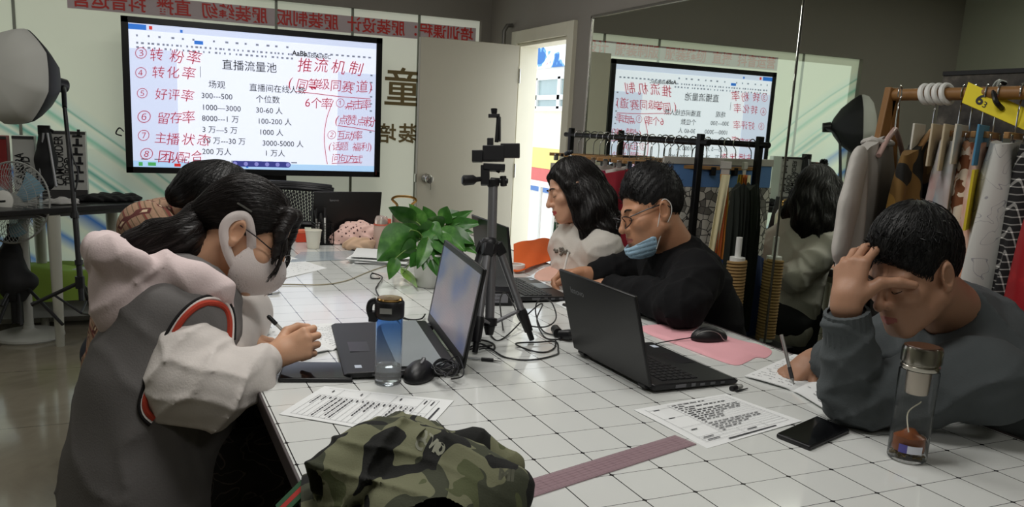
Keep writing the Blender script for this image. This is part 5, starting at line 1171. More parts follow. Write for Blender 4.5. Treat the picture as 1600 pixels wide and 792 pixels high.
    def tail(P):
        d=chain(P,[nk,D(284,374,1.93),D(245,381,1.93),D(212,394,1.92),D(200,404,1.92)],[.034,.046,.050,.042,.025],.03); q=P-nk; return d+.002*np.sin(q@V(.2,1,.3)*190+4*np.sin(q@V(1,0,0)*20))
    sdf('ponytail',tail,*bb([nk,D(200,390,1.92),D(240,372,1.93)],.09),.004,m_hair,t)
    tob=[o for o in t.children if o.name.startswith('ponytail')][0]; tip_=D(196,406,1.92); strands(tob,t,1100,9,.013,lambda p: tip_-p,.0007,.0012,5,jit=.06)
    b=MB(); rs=np.random.RandomState(8)
    for k in range(46):
        sg=-1 if k%3 else 1; u0=rs.uniform(0,1); p=[A(sg*(.05+.014*u0),.052+.02*u0,.075),A(sg*(.064+.006*rs.randn()*.3),.082+.006*rs.randn(),.03),A(sg*(.060+.004*rs.randn()),.098+.008*rs.rand(),-.005),A(sg*(.056+.005*rs.randn()),.100+.012*rs.rand(),-.03-.03*rs.rand())]
        b.tube(spline([c+s*(R@q) for q in p],5),np.linspace(.0026,.0005,16),5)
    b.build('hair_strands',m_hair,t,kind='stuff')
    # mask with wide ear loops
    m_mask=M('white_mask_cloth','e9dfdc',.9,bump=.3,bs=420)
    def mask(P):
        Q=iq(P); base=smin(elli(Q,(0,.030,-.055),(.069,.074,.076)),elli(Q,(0,.070,-.050),(.036,.056,.046)),.03); d=np.abs(base-.002)-.0017
        cut=np.maximum(Q[:,2]-(-.004+.10*np.maximum(0,.08-Q[:,1])*0),np.maximum(-.128-Q[:,2],.016+.25*np.abs(Q[:,2]+.055)-Q[:,1])); return smax(d,cut,.002)*s
    sdf('mask',mask,c-.18,c+.18,.0026,m_mask,t)
    for sg in (-1,1):
        p_r=.0095
        p=[A(sg*.060,.036,-.020),A(sg*.074,.014,.012),A(sg*.084,-.012,.034),A(sg*.088,-.034,.018),A(sg*.088,-.036,-.012),A(sg*.082,-.012,-.042),A(sg*.070,.020,-.066),A(sg*.062,.040,-.074)]
        q3=spline(p,8); tg=np.gradient(q3,axis=0); wd=np.array([nrm(A(0,-v[2],v[1])) for v in tg])
        MB().grid(lambda u,v:(lambda i: c+s*(R@(q3[i]+wd[i]*(v-.5)*.021+A(sg*.004*(1-abs(2*v-1)),0,0))))(int(round(u*(len(q3)-1)))),len(q3),5,.0016).build('ear_loop',m_mask,t,smooth=70)
    MB().tube([c+s*(R@A(q[0],q[1],q[2])) for q in ((0,.128,-.03),(0,.128,-.06),(0,.112,-.095))],.0012,5).build('mask_seam',M('mask_seam','d4c6c2',.9),t)
    b=MB(); 
    for sg in (-1,1):
        q=lambda l,f,u:c+s*(R@A(sg*l,f,u)); b.tube([q(.031+.022*math.cos(a),.102-.010*abs(math.cos(a)),-.004+.017*math.sin(a)) for a in np.linspace(0,2*PI,20,endpoint=False)],.0013,5,closed=True); b.tube([q(.053,.094,.004),q(.078,.03,.012),q(.084,-.012,.012)],.0016,5)
    b.tube([c+s*(R@A(-.009,.105,.0)),c+s*(R@A(.009,.105,.0))],.0013,5); b.build('glasses',M('thin_metal_glasses','4a4648',.3,.6),t)
    b=MB(); pz=c+s*(R@A(-.086,-.045,.048)); b.bar(pz,pz+s*(R@A(.0,.036,.003)),.004,.003,Lx); b.build('hair_clip',m_silver,t)
    # green letter patch on the chest, far side
    pc=D(350,527,1.90); b=MB(); b.text('C',.075,pc+V(-.02,.03,0),nrm(V(1,-.15,.6)),V(0,-1,0),bold=.006,ext=.004); b.build('letter_patch',knit('green_patch','2f6b4e',300),t,'green letter patch',smooth=0)
    hip=A(pel[0]+.06,pel[1]+.05,.50); kn=A(-.42,hip[1]+.06,.55); ft=A(-.46,hip[1]+.05,FZ); sd=A(0,1,0)
    def tcol(nt):
        v=noise(nt,coord(nt),9,1,.3,2.5); l=mth(nt,'LESS_THAN',mth(nt,'ABSOLUTE',mth(nt,'SUBTRACT',v,.55)),.022); return mixc(nt,l,'15120f','4a423c')
    legs(t,hip,kn,ft,sd,M('black_patterned_trousers','15120f',.85,fn=tcol),.085)
    stool(hip[0]+.02,hip[1],'black stool under the person in the grey hooded vest',.40)
    tip=onz(474,548,TZ+.004); pen_obj(tip,D(418,493,np.dot(RW[2],tip-CP)-.03),'pen with a black cap in the hand of the masked person',M('pen_clear','d9d9d4',.15,trans=.3),m_blackp)
masked_woman()
def crease(P,dv,fq,warp,seed=0,pw=3): return (1-np.abs(np.sin(P@np.asarray(dv)*fq+warp*wob(P,14,seed)+.6*wob(P,30,seed+3))))**pw
def seated(name_label,c,F,U,s,nb,shN,elN,wrN,shF,elF,wrF,pel,m_top,top_name,handN,handF,hairfn,skin,female=0,fat=0,tops=1.0,trunk_r=(.16,.155,.15,.13,.08),arm_r=(.075,.065,.055,.042),flat=1.4,res=.008,right_near=False,extra=None,lipc=None,folds=.006,hand_sc=1.0,hairmat=None,hair_h=.0034,collar=None):
    R=axes(F,U); t=T('person',name_label,'person',(pel[0],pel[1],FZ)); iq=inv(c,R,s); neck0=c+s*(R@A(0,-.030,-.05))
    hd=lambda P: smin(head_d(iq(P),female,fat)*s,cap(P,neck0,nb,.052+.008*fat,.064+.006*fat),.025)
    TR=np.c_[nrm(shN-shF),np.cross(nrm(pel-nb),nrm(shN-shF)),-nrm(pel-nb)]
    ch=nb*.62+pel*.38; wa=nb*.3+pel*.7; up_=nb*.85+pel*.15
    trunk=lambda P,e=0: tor(P,ch,TR,flat,[pel,wa,ch,up_,nb],[r+e for r in trunk_r],.035)
    arms=lambda P: np.minimum(chain(P,[shN,elN,wrN],[.038,.024,.017],.01),chain(P,[shF,elF,wrF],[.038,.024,.017],.01))
    pcs=[(hd,*bb([c,neck0,nb],.17),.003),(lambda P:smin(trunk(P,-.04),arms(P),.04),*bb([pel,nb,shN,elN,wrN,shF,elF,wrF],.2),.014)]
    for h in (handN,handF):
        if h: pcs.append((h[0],*bb(h[1],.03),.0026))
    mkbody(t,pcs,[skin,lipc or m_lip],lips_pick(c,R,s)); eyes(t,c,R,s)
    def top(P):
        d=trunk(P); d=smin(d,cap(P,shN,shF,arm_r[0]*.98),.05)
        for a,b_,w in ((shN,elN,wrN),(shF,elF,wrF)):
            w2=w-nrm(w-b_)*.03
            e=chain(P,[a,a*.5+b_*.5,b_,b_*.5+w2*.5,w2],[arm_r[0],(arm_r[0]+arm_r[1])/2,arm_r[1],arm_r[2],arm_r[3]],.025); q=P-b_
            ax=nrm(w-b_); ay=nrm(b_-a)
            fall=np.exp(-np.maximum(0,np.linalg.norm(q,axis=1)-.06)*8)
            e=e-folds*1.5*crease(P,nrm(ax+.5*ay),52,1.3,2)*fall-folds*.9*crease(P,nrm(ax-.7*ay+A(.1,.2,.3)),40,1.6,5)*(.35+.65*fall)
            d=smin(d,e,.03)
        d=d+folds*.4*wob(P,22,5)-folds*1.0*crease(P,nrm(TR[:,2]+.6*TR[:,0]),26,1.8,1)-folds*.8*crease(P,nrm(TR[:,2]-.8*TR[:,0]+.3*TR[:,1]),30,1.7,7)
        d=smax(d,-cap(P,nb+V(0,.01,0),c-.02*R[:,2],.058),.012)
        for w,b_ in ((wrN,elN),(wrF,elF)): x=nrm(w-b_); d=smax(d,np.where(np.linalg.norm(P-w,axis=1)<.09,(P-(w-x*.018))@x,-1.0),.004)
        return d
    if extra: base=top; top=lambda P: extra(P,base(P),dict(TR=TR,ch=ch,nb=nb,c=c,R=R))
    sdf(top_name,top,*bb([pel-A(0,0,.05),nb,shN,elN,wrN,shF,elF,wrF],.21),res,m_top,t)
    if hairfn: sdf('hair',lambda P:hairfn(iq(P))*s,c-.34*s,c+.22*s,hair_h,hairmat,t)
    return t,R,iq
def hair_short(Q,top=.012,fringe=.0,side=-.012,vol=1.0,rough=.0006,seed=1):
    d=elli(Q,(0,-.022,.040+top*.4),(.079*vol,.102*vol,.092+top)); d=smax(d,.86*(Q[:,1]-.068-fringe)-.52*(Q[:,2]-.062),.010)
    Qa=np.abs(Q[:,0]); d=smax(d,np.minimum(side-Q[:,2],Q[:,1]*.9-.010+0*Qa),.008)
    d=smax(d,-(Q[:,2]+.055),.012); 
    d=smax(d,-(np.sqrt((Q[:,1]+.012)**2+(Q[:,2]+.006)**2*.6)-.026+np.where(Qa<.06,1,0)),.004)
    a=np.arctan2(Q[:,0],Q[:,2]+.03); return d+rough*np.sin(a*38+5*np.sin(Q[:,1]*26+seed)+3*np.sin(Q[:,2]*31))
def tufts(parent,c,R,s,spec,mat,name='hair_tufts'):
    b=MB(); 
    for base,tipv,r in spec: p0=c+s*(R@A(*base)); p1=c+s*(R@A(*tipv)); b.tube(spline([p0,(p0+p1)/2+s*.004*nrm(np.cross(p1-p0,A(.3,.5,.2))),p1],5),np.linspace(r,.0006,11),6)
    return b.build(name,mat,parent,kind='stuff')
def scatter_tufts(n,seed,um,fr,ln,r,dirf):
    rs=np.random.RandomState(seed); out=[]
    for _ in range(n):
        th=rs.uniform(0,2*PI); z=rs.uniform(um,1); l_=.076*math.sqrt(max(0,1-z*z))*math.cos(th); f_=-.022+.100*math.sqrt(max(0,1-z*z))*math.sin(th); u_=.040+.094*z
        if .86*(f_-.066)-.52*(u_-.06)>0: continue
        nn=nrm(A(l_/.006,(f_+.022)/.0096,(u_-.04)/.009)); d=nrm(nn*.35+A(*dirf)+rs.randn(3)*.25); p=A(l_,f_,u_); q=p+d*ln*rs.uniform(.6,1.2); out.append((tuple(p-nn*.004),tuple(q),r*rs.uniform(.7,1.2)))
    return out
# ---------------------------------------------------------------- the man in the grey sweater, right
def sweater_man():
    s=.95; F=V(-.90,.40,-.26); U=V(-.34,-.92,-.18); R=axes(F,U); L=R[:,0]
    c=D(1426,427,1.68)
    nb=D(1494,494,1.80); shN=D(1540,596,1.64); shF=D(1440,520,1.98); pel=D(1660,800,2.02); pel[2]=.46
    elN=onz(1334,622,TZ+.055); wrN=D(1322,478,1.64); elF=D(1330,560,1.95); elF[2]=max(elF[2],TZ+.06); wrF=onz(1272,562,TZ+.045)
    hN=hand(wrN,V(.12,-.98,.10),V(.78,.10,.55),False,1.0,[(42,30,18),(40,30,18),(40,30,18),(42,32,18)],.10,((.62,.60,.40),(.15,.80,.75),(-.10,.85,.85)),el=elN)
    hF=hand(wrF,V(-.86,.40,-.20),V(.30,.85,.40),True,1.02,[(44,46,26),(48,52,30),(54,56,34),(58,60,36)],.06,((.62,.50,.45),(.85,-.10,.45),(.85,-.25,.35)))
    m=knit('charcoal_knit','4d5254',240); mh=hair_m('hair_black_short','0d0c0c')
    t,R,iq=seated('person in a dark grey sweater, hand on forehead, writing at the right',c,F,U,s,nb,shN,elN,wrN,shF,elF,wrF,pel,m,'sweater',hN,hF,lambda Q:hair_short(Q,.016,.006,-.010,1.02,.0007),skin_m('skin_tan','ad8268'),0,.5,trunk_r=(.155,.15,.14,.12,.075),arm_r=(.078,.058,.048,.044),flat=1.3,right_near=False,hairmat=mh,res=.007,folds=.007,hand_sc=1)
    ho=[o for o in t.children if o.name.split('.')[0]=='hair'][0]; crown=c+s*(R@A(0,-.06,.13)); strands(ho,t,1500,6,.009,lambda p:(p-crown)+.0*R[:,1],.0009,.0022,4,jit=.22)
    tufts(t,c,R,s,scatter_tufts(520,3,.25,0,.024,.0026,(.2,.7,-.2)),mh)
    x=nrm(wrN-elN); b=MB()
    NN=44; fr=frame(x); ring=lambda r,h:[wrN-x*(.018+h)+fr@A((r+.0016*(k%2))*math.cos(2*PI*k/NN),(r+.0016*(k%2))*math.sin(2*PI*k/NN),0) for k in range(NN)]
    vs=[];F_=[]; lv=((.036,-.008),(.043,-.006),(.045,.03),(.047,.062),(.042,.068))
    for r,h in lv: vs+=ring(r,h)
    for i in range(len(lv)-1): F_+=[(i*NN+k,(i+1)*NN+k,(i+1)*NN+(k+1)%NN,i*NN+(k+1)%NN) for k in range(NN)]
    b.add(vs,F_); b.build('cuff',m,t,smooth=0)
    MB().tube([wrF-nrm(wrF-elF)*.07,wrF-nrm(wrF-elF)*.016],[.050,.042],20).build('cuff',m,t)
    MB().tube([nb+V(-.02,-.012,0)+.078*(math.cos(a)*R[:,0]+math.sin(a)*nrm(R[:,1]+.8*R[:,2])) for a in np.linspace(0,2*PI,36,endpoint=False)],.011,8,closed=True).build('collar_band',m,t)
    mk_=M('black_piping','0c0c0d',.7)
    def pipe(px): MB().tube(spline([D(x_,y_,d_) for x_,y_,d_ in px],6),.0032,6).build('piping',mk_,t)
    legs(t,A(pel[0],pel[1],.50),A(.98,pel[1]-.02,.53),A(.98,pel[1],FZ),A(0,1,0),M('dark_trousers','1d1e22',.85),.08)
    stool(pel[0],pel[1],'black stool under the person in the dark grey sweater',.40)
    tip=onz(1240,601,TZ+.006); pen_obj(tip,D(1221,523,np.dot(RW[2],tip-CP)+.05),'silver pen in the hand of the person in the dark grey sweater',m_silver,m_dark,False)
sweater_man()
# ---------------------------------------------------------------- the man in the black jacket
def jacket_man():
    s=1.06; F=V(-.93,.30,-.22); U=V(-.30,-.95,-.10); R=axes(F,U)
    c=D(1015,330,2.74); nb=D(1062,400,2.82); shN=D(1090,432,2.60); shF=D(1020,405,3.02); pel=D(1075,560,2.90); pel[2]=.48; pel[0]=max(pel[0],1.14)
    elN=D(1070,474,2.50); elN[2]=TZ+.07; elN=onz(1066,478,TZ+.07); wrN=onz(950,448,TZ+.045); wrF=onz(915,428,TZ+.05); elF=onz(990,420,TZ+.07)
    hN=hand(wrN,V(-.95,-.10,.30),V(.1,.9,.35),False,1.0,[(30,30,18),(32,34,20),(36,36,20),(40,38,22)],.08)
    hF=hand(wrF,V(-.92,.05,.1),V(.05,.85,-.5),True,1.04,[(48,50,28),(52,56,32),(58,60,36),(62,64,38)],.05)
    m=M('black_jacket_cloth','111113',.9,bump=.3,bs=160,spec=.25); mh=hair_m('hair_black_cropped','100f10')
    def ex(P,d,k):
        return smin(d,np.abs(cap(P,nb+V(-.0,-.012,0),nb+V(-.006,-.045,0),.078))-.008,.02)
    t,R,iq=seated('person in a black jacket with glasses and a lowered blue mask, writing behind the laptop',c,F,U,s,nb,shN,elN,wrN,shF,elF,wrF,pel,m,'jacket',hN,hF,lambda Q:hair_short(Q,.016,.0,.004,1.0,.0007,3),skin_m('skin_medium','c08c6c'),0,1,trunk_r=(.155,.15,.145,.125,.08),arm_r=(.076,.066,.056,.044),flat=1.3,hairmat=mh,folds=.008)
    ho=[o for o in t.children if o.name.split('.')[0]=='hair'][0]; crown=c+s*(R@A(0,-.05,.13)); strands(ho,t,1300,5,.008,lambda p:(p-crown)+.02*R[:,1],.0009,.0022,4,jit=.22)
    tufts(t,c,R,s,scatter_tufts(420,5,.1,0,.016,.0022,(0,.35,.4))+scatter_tufts(110,9,.55,0,.032,.0030,(.2,-.35,1.0)),mh)
    mm=M('blue_surgical_mask','a9cbe2',.85,bump=.2,bs=300)
    def mask(P):
        Q=iq(P); base=smin(elli(Q,(0,.030,-.070),(.060,.066,.062)),elli(Q,(0,.070,-.10),(.030,.042,.030)),.02); d=np.abs(base-.003)-.0016
        d=d+.0006*np.sin(Q[:,2]*420); cut=np.maximum(Q[:,2]+.078+.25*(Q[:,1]-.07),np.maximum(-.142-Q[:,2],.030-Q[:,1])); return smax(d,cut,.002)*s
    sdf('mask',mask,c-.18,c+.18,.0026,mm,t)
    q=lambda l,f,u:c+s*(R@A(l,f,u)); b=MB()
    for sg in (-1,1): b.tube(spline([q(sg*.052,.045,-.086),q(sg*.072,.02,-.045),q(sg*.084,-.01,.026),q(sg*.088,-.032,.012),q(sg*.080,-.028,-.025),q(sg*.066,.010,-.07),q(sg*.050,.035,-.115)],6),.0016,5)
    b.build('ear_loop',m_white2,t)
    b=MB()
    for sg in (-1,1):
        b.tube([q(sg*(.032+.026*math.cos(a)),.108-.016*abs(math.cos(a))**2,-.008+.018*math.sin(a)+.004*math.cos(a)) for a in np.linspace(0,2*PI,24,endpoint=False)],.0019,6,closed=True); b.tube([q(sg*.057,.094,.006),q(sg*.078,.04,.014),q(sg*.085,-.012,.016),q(sg*.083,-.034,-.004)],.0022,6)
    b.tube([q(-.008,.112,-.002),q(.008,.112,-.002)],.0017,5); b.build('glasses',M('dark_glasses_frame','232327',.3),t)
    legs(t,A(pel[0]+.02,pel[1],.50),A(1.0,pel[1]+.02,.53),A(1.02,pel[1],FZ),A(0,1,0),M('black_trousers','17171a',.85),.082)
    stool(pel[0]+.03,pel[1],'black stool under the person in the black jacket',.40)
    tip=onz(879,432,TZ+.006); pen_obj(tip,D(888,394,np.dot(RW[2],tip-CP)),'white pen in the hand of the person in the black jacket',m_white2,m_white2,False)
jacket_man()
# ---------------------------------------------------------------- the woman in white
def white_woman():
    s=1.0; F=V(-.93,.30,-.16); U=V(-.30,-.95,-.06); R=axes(F,U)
    c=D(892,297,3.30); nb=D(907,351,3.36); shN=D(940,388,3.22); shF=D(886,384,3.50); pel=D(930,500,3.45); pel[2]=.48; pel[0]=max(pel[0],1.06)
    elN=A(1.13,1.64,.72); wrN=A(.985,1.80,.60); elF=A(1.13,2.10,.72); wrF=A(.985,1.98,.60)
    hN=hand(wrN,V(-.95,.0,.2),V(.1,.9,.2),False,.9); hF=hand(wrF,V(-.95,.0,.2),V(.1,.9,.2),True,.9)
    m=knit('white_sweatshirt_jersey','d6d1c9',200); mh=hair_m('hair_black_wavy','15100f',(50,50,14))
    def hair(Q):
        d=elli(Q,(0,-.024,.036),(.083,.105,.096)); d=smax(d,.80*(Q[:,1]-.058)-.60*(Q[:,2]-.05),.012)
        d=smax(d,np.minimum(-.02-Q[:,2],Q[:,1]*1.0-.028),.02)
        for sg in (-1,1): d=smin(d,chain(Q,[A(sg*.052,.050,.075),A(sg*.082,.03,.02),A(sg*.088,.018,-.05),A(sg*.092,.010,-.13),A(sg*.085,.02,-.20)],[.016,.022,.030,.036,.022],.02),.02)
        d=smin(d,chain(Q,[A(0,-.09,.0),A(0,-.105,-.08),A(.01,-.095,-.17),A(.02,-.085,-.23)],[.06,.062,.058,.035],.03),.03); d=smin(d,chain(Q,[A(.07,-.05,-.02),A(.088,-.055,-.10),A(.095,-.07,-.19),A(.09,-.085,-.25)],[.045,.045,.04,.02],.03),.03)
        d=smin(d,chain(Q,[A(-.07,-.05,-.02),A(-.088,-.055,-.10),A(-.095,-.06,-.2)],[.045,.045,.03],.03),.03)
        return d+.003*np.sin(Q[:,2]*60+2.5*np.sin(Q[:,0]*45+Q[:,1]*38))*np.clip(-Q[:,2]*8+.1,0,1)+.001*np.sin(np.arctan2(Q[:,0],Q[:,1])*55+5*np.sin(Q[:,2]*35))
    t,R,iq=seated('person with long black hair in a white sweatshirt, sitting in front of the doorway',c,F,U,s,nb,shN,elN,wrN,shF,elF,wrF,pel,m,'sweatshirt',hN,hF,hair,skin_m('skin_fair','cf9f83'),1,0,trunk_r=(.14,.135,.13,.11,.066),arm_r=(.070,.062,.052,.042),flat=1.25,hairmat=mh,lipc=M('red_lips','b0433f',.4,var=0))
    ho=[o for o in t.children if o.name.split('.')[0]=='hair'][0]; crown=c+s*(R@A(0,-.02,.13)); strands(ho,t,1800,10,.016,lambda p: (p-crown)*3+A(0,0,-.4)*(1 if p[2]<c[2]+.05 else .2)+.10*A(math.sin(p[2]*55),math.cos(p[2]*49),0),.0011,.002,4)
    q=lambda l,f,u:c+s*(R@A(l,f,u)); b=MB()
    for k in range(7): a=2*PI*k/7; b.ell(q(.02+.012*math.cos(a),-.03+.012*math.sin(a),.145),(.007,.007,.009),None,8,6)
    b.ell(q(.02,-.03,.148),(.007,.007,.007),None,8,6); b.build('hair_clip',M('dark_glass_clip','3a3d44',.15,.5),t)
    b=MB(); rs=np.random.RandomState(3)
    to=[o for o in t.children if o.name.startswith('sweatshirt')][0]; Mx=world_of(to); bv=BVHTree.FromPolygons([Mx@v.co for v in to.data.vertices],[list(p.vertices) for p in to.data.polygons])
    for k in range(20):
        rr=ray(864+rs.uniform(0,26),393+rs.uniform(-5,6)); h=bv.ray_cast(Vector(CP),Vector(nrm(rr)))[0]
        if h is not None: b.ell(np.array(h),(.010,.006,.006),rotz(rs.rand()*3),6,5)
    if not b.v: b.ell(nb,(.005,.005,.005))
    b.build('printed_flowers',M('flower_print','6c675f',.8,var=.5,vs=60),t)
    legs(t,A(pel[0]+.02,pel[1],.50),A(.98,pel[1]+.02,.53),A(1.0,pel[1],FZ),A(0,1,0),M('grey_trousers','2d2d31',.85),.076)
    stool(pel[0]+.03,pel[1],'black stool under the person in the white sweatshirt',.40)
white_woman()
# ---------------------------------------------------------------- the woman in the patterned coat, head bowed
def plaid_woman():
    s=1.06; F=V(.62,.62,.48); U=V(.50,-.78,.35); R=axes(F,U)
    c=D(340,324,2.68); nb=D(266,347,2.76); shN=D(226,356,2.54); shF=D(264,346,2.98); pel=D(205,520,2.75); pel[2]=.48
    elN=D(290,395,2.58); elN[2]=TZ+.06; elN[0]=max(elN[0],TX0+.03); wrN=D(345,392,2.66); wrN[2]=TZ+.05; elF=elN+A(.02,.38,0); wrF=wrN+A(.05,.20,0)
    hN=hand(wrN,V(.95,.0,.2),V(.1,.9,.2),True,.9); hF=hand(wrF,V(.95,.0,.2),V(.1,.9,.2),False,.9)
    def pcol(nt):
        cc=coord(nt,'Object',(1,1,1),(.35,.5,.3)); sp=nd(nt,'ShaderNodeSeparateXYZ'); nt.links.new(cc,sp.inputs[0])
        f=lambda o,k,w: mth(nt,'LESS_THAN',mth(nt,'FRACT',mth(nt,'MULTIPLY',o,k)),w)
        dm=mth(nt,'ADD',mth(nt,'ABSOLUTE',mth(nt,'SUBTRACT',mth(nt,'FRACT',mth(nt,'MULTIPLY',sp.outputs[2],19)),.5)),mth(nt,'ABSOLUTE',mth(nt,'SUBTRACT',mth(nt,'FRACT',mth(nt,'MULTIPLY',sp.outputs[1],19)),.5)))
        base=mixc(nt,noise(nt,coord(nt),120,2),'8a6a58','a98a70'); a=mixc(nt,f(sp.outputs[0],19,.16),base,'7a3f38'); a=mixc(nt,f(sp.outputs[0],57,.18),a,'6d5a45')
        a=mixc(nt,mth(nt,'MULTIPLY',mth(nt,'LESS_THAN',dm,.28),mth(nt,'GREATER_THAN',dm,.13)),a,'5b2f2c'); return mixc(nt,mth(nt,'LESS_THAN',dm,.10),a,'cdb79a')
    m=M('patterned_woven_coat','9a7a64',.95,fn=pcol,bump=.4,bs=220); mh=hair_m('hair_black_bowed','0d0b0b')
    def hair(Q):
        d=elli(Q,(0,-.020,.036),(.094,.112,.105)); d=smax(d,.80*(Q[:,1]-.066)-.60*(Q[:,2]-.03),.012); d=smin(d,chain(Q,[A(0,-.10,.01),A(0,-.11,-.05)],[.055,.035],.03),.03)
        for sg in (-1,1): d=smin(d,chain(Q,[A(sg*.07,.04,.05),A(sg*.085,.03,-.02),A(sg*.08,.04,-.09)],[.03,.036,.02],.02),.02)
        return d+.003*wob(Q,60,2)+.0008*np.sin(np.arctan2(Q[:,0],Q[:,2])*50+5*np.sin(Q[:,1]*30))
    t,R,iq=seated('person with bowed black hair in a reddish patterned coat beyond the masked one',c,F,U,s,nb,shN,elN,wrN,shF,elF,wrF,pel,m,'coat',hN,hF,hair,skin_m('skin_warm','c99a7a'),1,0,trunk_r=(.155,.15,.145,.13,.075),arm_r=(.075,.066,.056,.045),flat=1.3,hairmat=mh,folds=.004)
    ho=[o for o in t.children if o.name.split('.')[0]=='hair'][0]; crown=c+s*(R@A(0,-.05,.13)); strands(ho,t,1500,9,.013,lambda p:(p-crown),.0010,.002,4)
    legs(t,A(pel[0],pel[1],.50),A(-.40,pel[1]+.02,.53),A(-.45,pel[1],FZ),A(0,1,0),M('dark_blue_trousers','20222c',.85),.08)
    stool(pel[0],pel[1],'black stool under the person in the patterned coat',.40)
plaid_woman()
# ================================================================ camouflage garment on the near table end
from mathutils.bvhtree import BVHTree
def drape(obj,mb,dirv,lift=.0012):
    """lay a flat mesh onto a finished surface along dirv"""
    Mx=world_of(obj); bv=BVHTree.FromPolygons([Mx@v.co for v in obj.data.vertices],[list(p.vertices) for p in obj.data.polygons]); d=Vector(nrm(dirv)); out=[]
    for v in mb.v:
        h=bv.ray_cast(Vector(v)-d*.5,d)[0]; out.append(tuple((h if h else Vector(v))-d*lift))
    mb.v=out; return mb
def camo_col(nt):
    c=coord(nt,'Object'); n1=noise(nt,c,7.5,2,.5,1.0); n2=noise(nt,coord(nt,'Object',(1.1,1.1,1.1),(.7,.3,1)),9.5,1.6,.45,1.0)
    a=mixc(nt,mth(nt,'GREATER_THAN',n1,.50),'73745a','3f4233'); a=mixc(nt,mth(nt,'GREATER_THAN',n2,.57),a,'141513'); return mixc(nt,mth(nt,'LESS_THAN',n2,.36),a,'54593c')
m_camo=M('camouflage_cloth','5a5d44',.9,fn=camo_col,bump=.3,bs=300)
hz=lambda x,y,h: onz(x,y,TZ+h)
def crease(P,dv,fq,warp,seed=0,pw=3): return (1-np.abs(np.sin(P@np.asarray(dv)*fq+warp*wob(P,14,seed)+.6*wob(P,30,seed+3))))**pw
cg=T('camouflage_garment','crumpled camouflage garment with a loose sleeve lying on the near corner of the table','garment',onz(690,770)*A(1,1,0)+A(0,0,Z))
def camo(P):
    d=chain(P,[hz(528,748,.052),hz(585,716,.062),hz(640,700,.055),hz(668,690,.035)],[.046,.052,.048,.030],.03)
    d=smin(d,chain(P,[hz(600,735,.04),hz(660,740,.05),hz(720,745,.04),hz(790,765,.035)],[.05,.055,.05,.04],.04),.03)
    d=smin(d,elli(P,hz(735,770,.02),(.085,.085,.05)),.03); d=smin(d,elli(P,hz(655,800,.03),(.075,.09,.05)),.04); d=smin(d,chain(P,[hz(672,700,.03),hz(740,702,.035),hz(800,728,.02)],[.028,.03,.022],.02),.025)
    lf=1/(1+np.exp(((P-hz(668,720,.03))@V(1,.1,0))*45)); d=d-(.003+.009*lf)*crease(P,nrm(V(.75,.6,.2)),42,1.6,1)-(.002+.006*lf)*crease(P,nrm(V(.4,-.8,.3)),55,1.8,2)+.004*wob(P,34,1)
    op=cap(P,hz(508,752,.052),hz(540,740,.054),.030,.030); d=smax(d,-op,.006)
    return smax(d,TZ+.0015-P[:,2],.004)
co=sdf('cloth_body',camo,onz(470,720)-A(.12,.35,.02),onz(812,720)+A(.08,.10,.2),.004,m_camo,cg)
def flap(u,v): p=bil([onz(474,757),onz(545,757),onz(590,835),onz(468,830)],u,v); return p*A(1,1,0)+A(0,0,Z+.010+.012*math.sin(PI*v)*math.sin(PI*u)+.004*math.sin(9*u+4*v))
MB().grid(flap,16,14,.006).build('sleeve_flap',m_camo,cg,smooth=70)
b=MB(); w0,w1=onz(452,757),onz(474,757); 
for k,(cc,) in enumerate((('2f5b3c',),('b8332d',),('2f5b3c',))):
    b=MB(); p0=A(TX0-.010,onz(470,762)[1]-.016*k,TZ+.012); b.box(p0+A(-.012,0,-.022),(.055,.0155,.004),axrot((0,1,0),-.75)); b.build('ribbon_stripe',M('ribbon_'+str(k),cc,.7),cg)
m_pr=M('pale_camo_print','8f9080',.9)
def dtext(txt,px,size,rx_,ry_): 
    b=MB(); o=hz(*px,.12); b.text(txt,size,o,rx_,ry_,bold=.001); drape(co,b,V(0,0,1)); b.build('lettering',m_pr,cg,smooth=0)
dtext('DIVO',(648,688),.019,V(.85,.5,0),V(.5,-.85,0)); dtext('R',(668,724),.019,V(.9,.4,0),V(.4,-.9,0)); dtext('C',(640,712),.019,V(.9,.4,0),V(.4,-.9,0)); dtext('MI',(778,748),.021,V(1,.12,0),V(.1,-1,0))
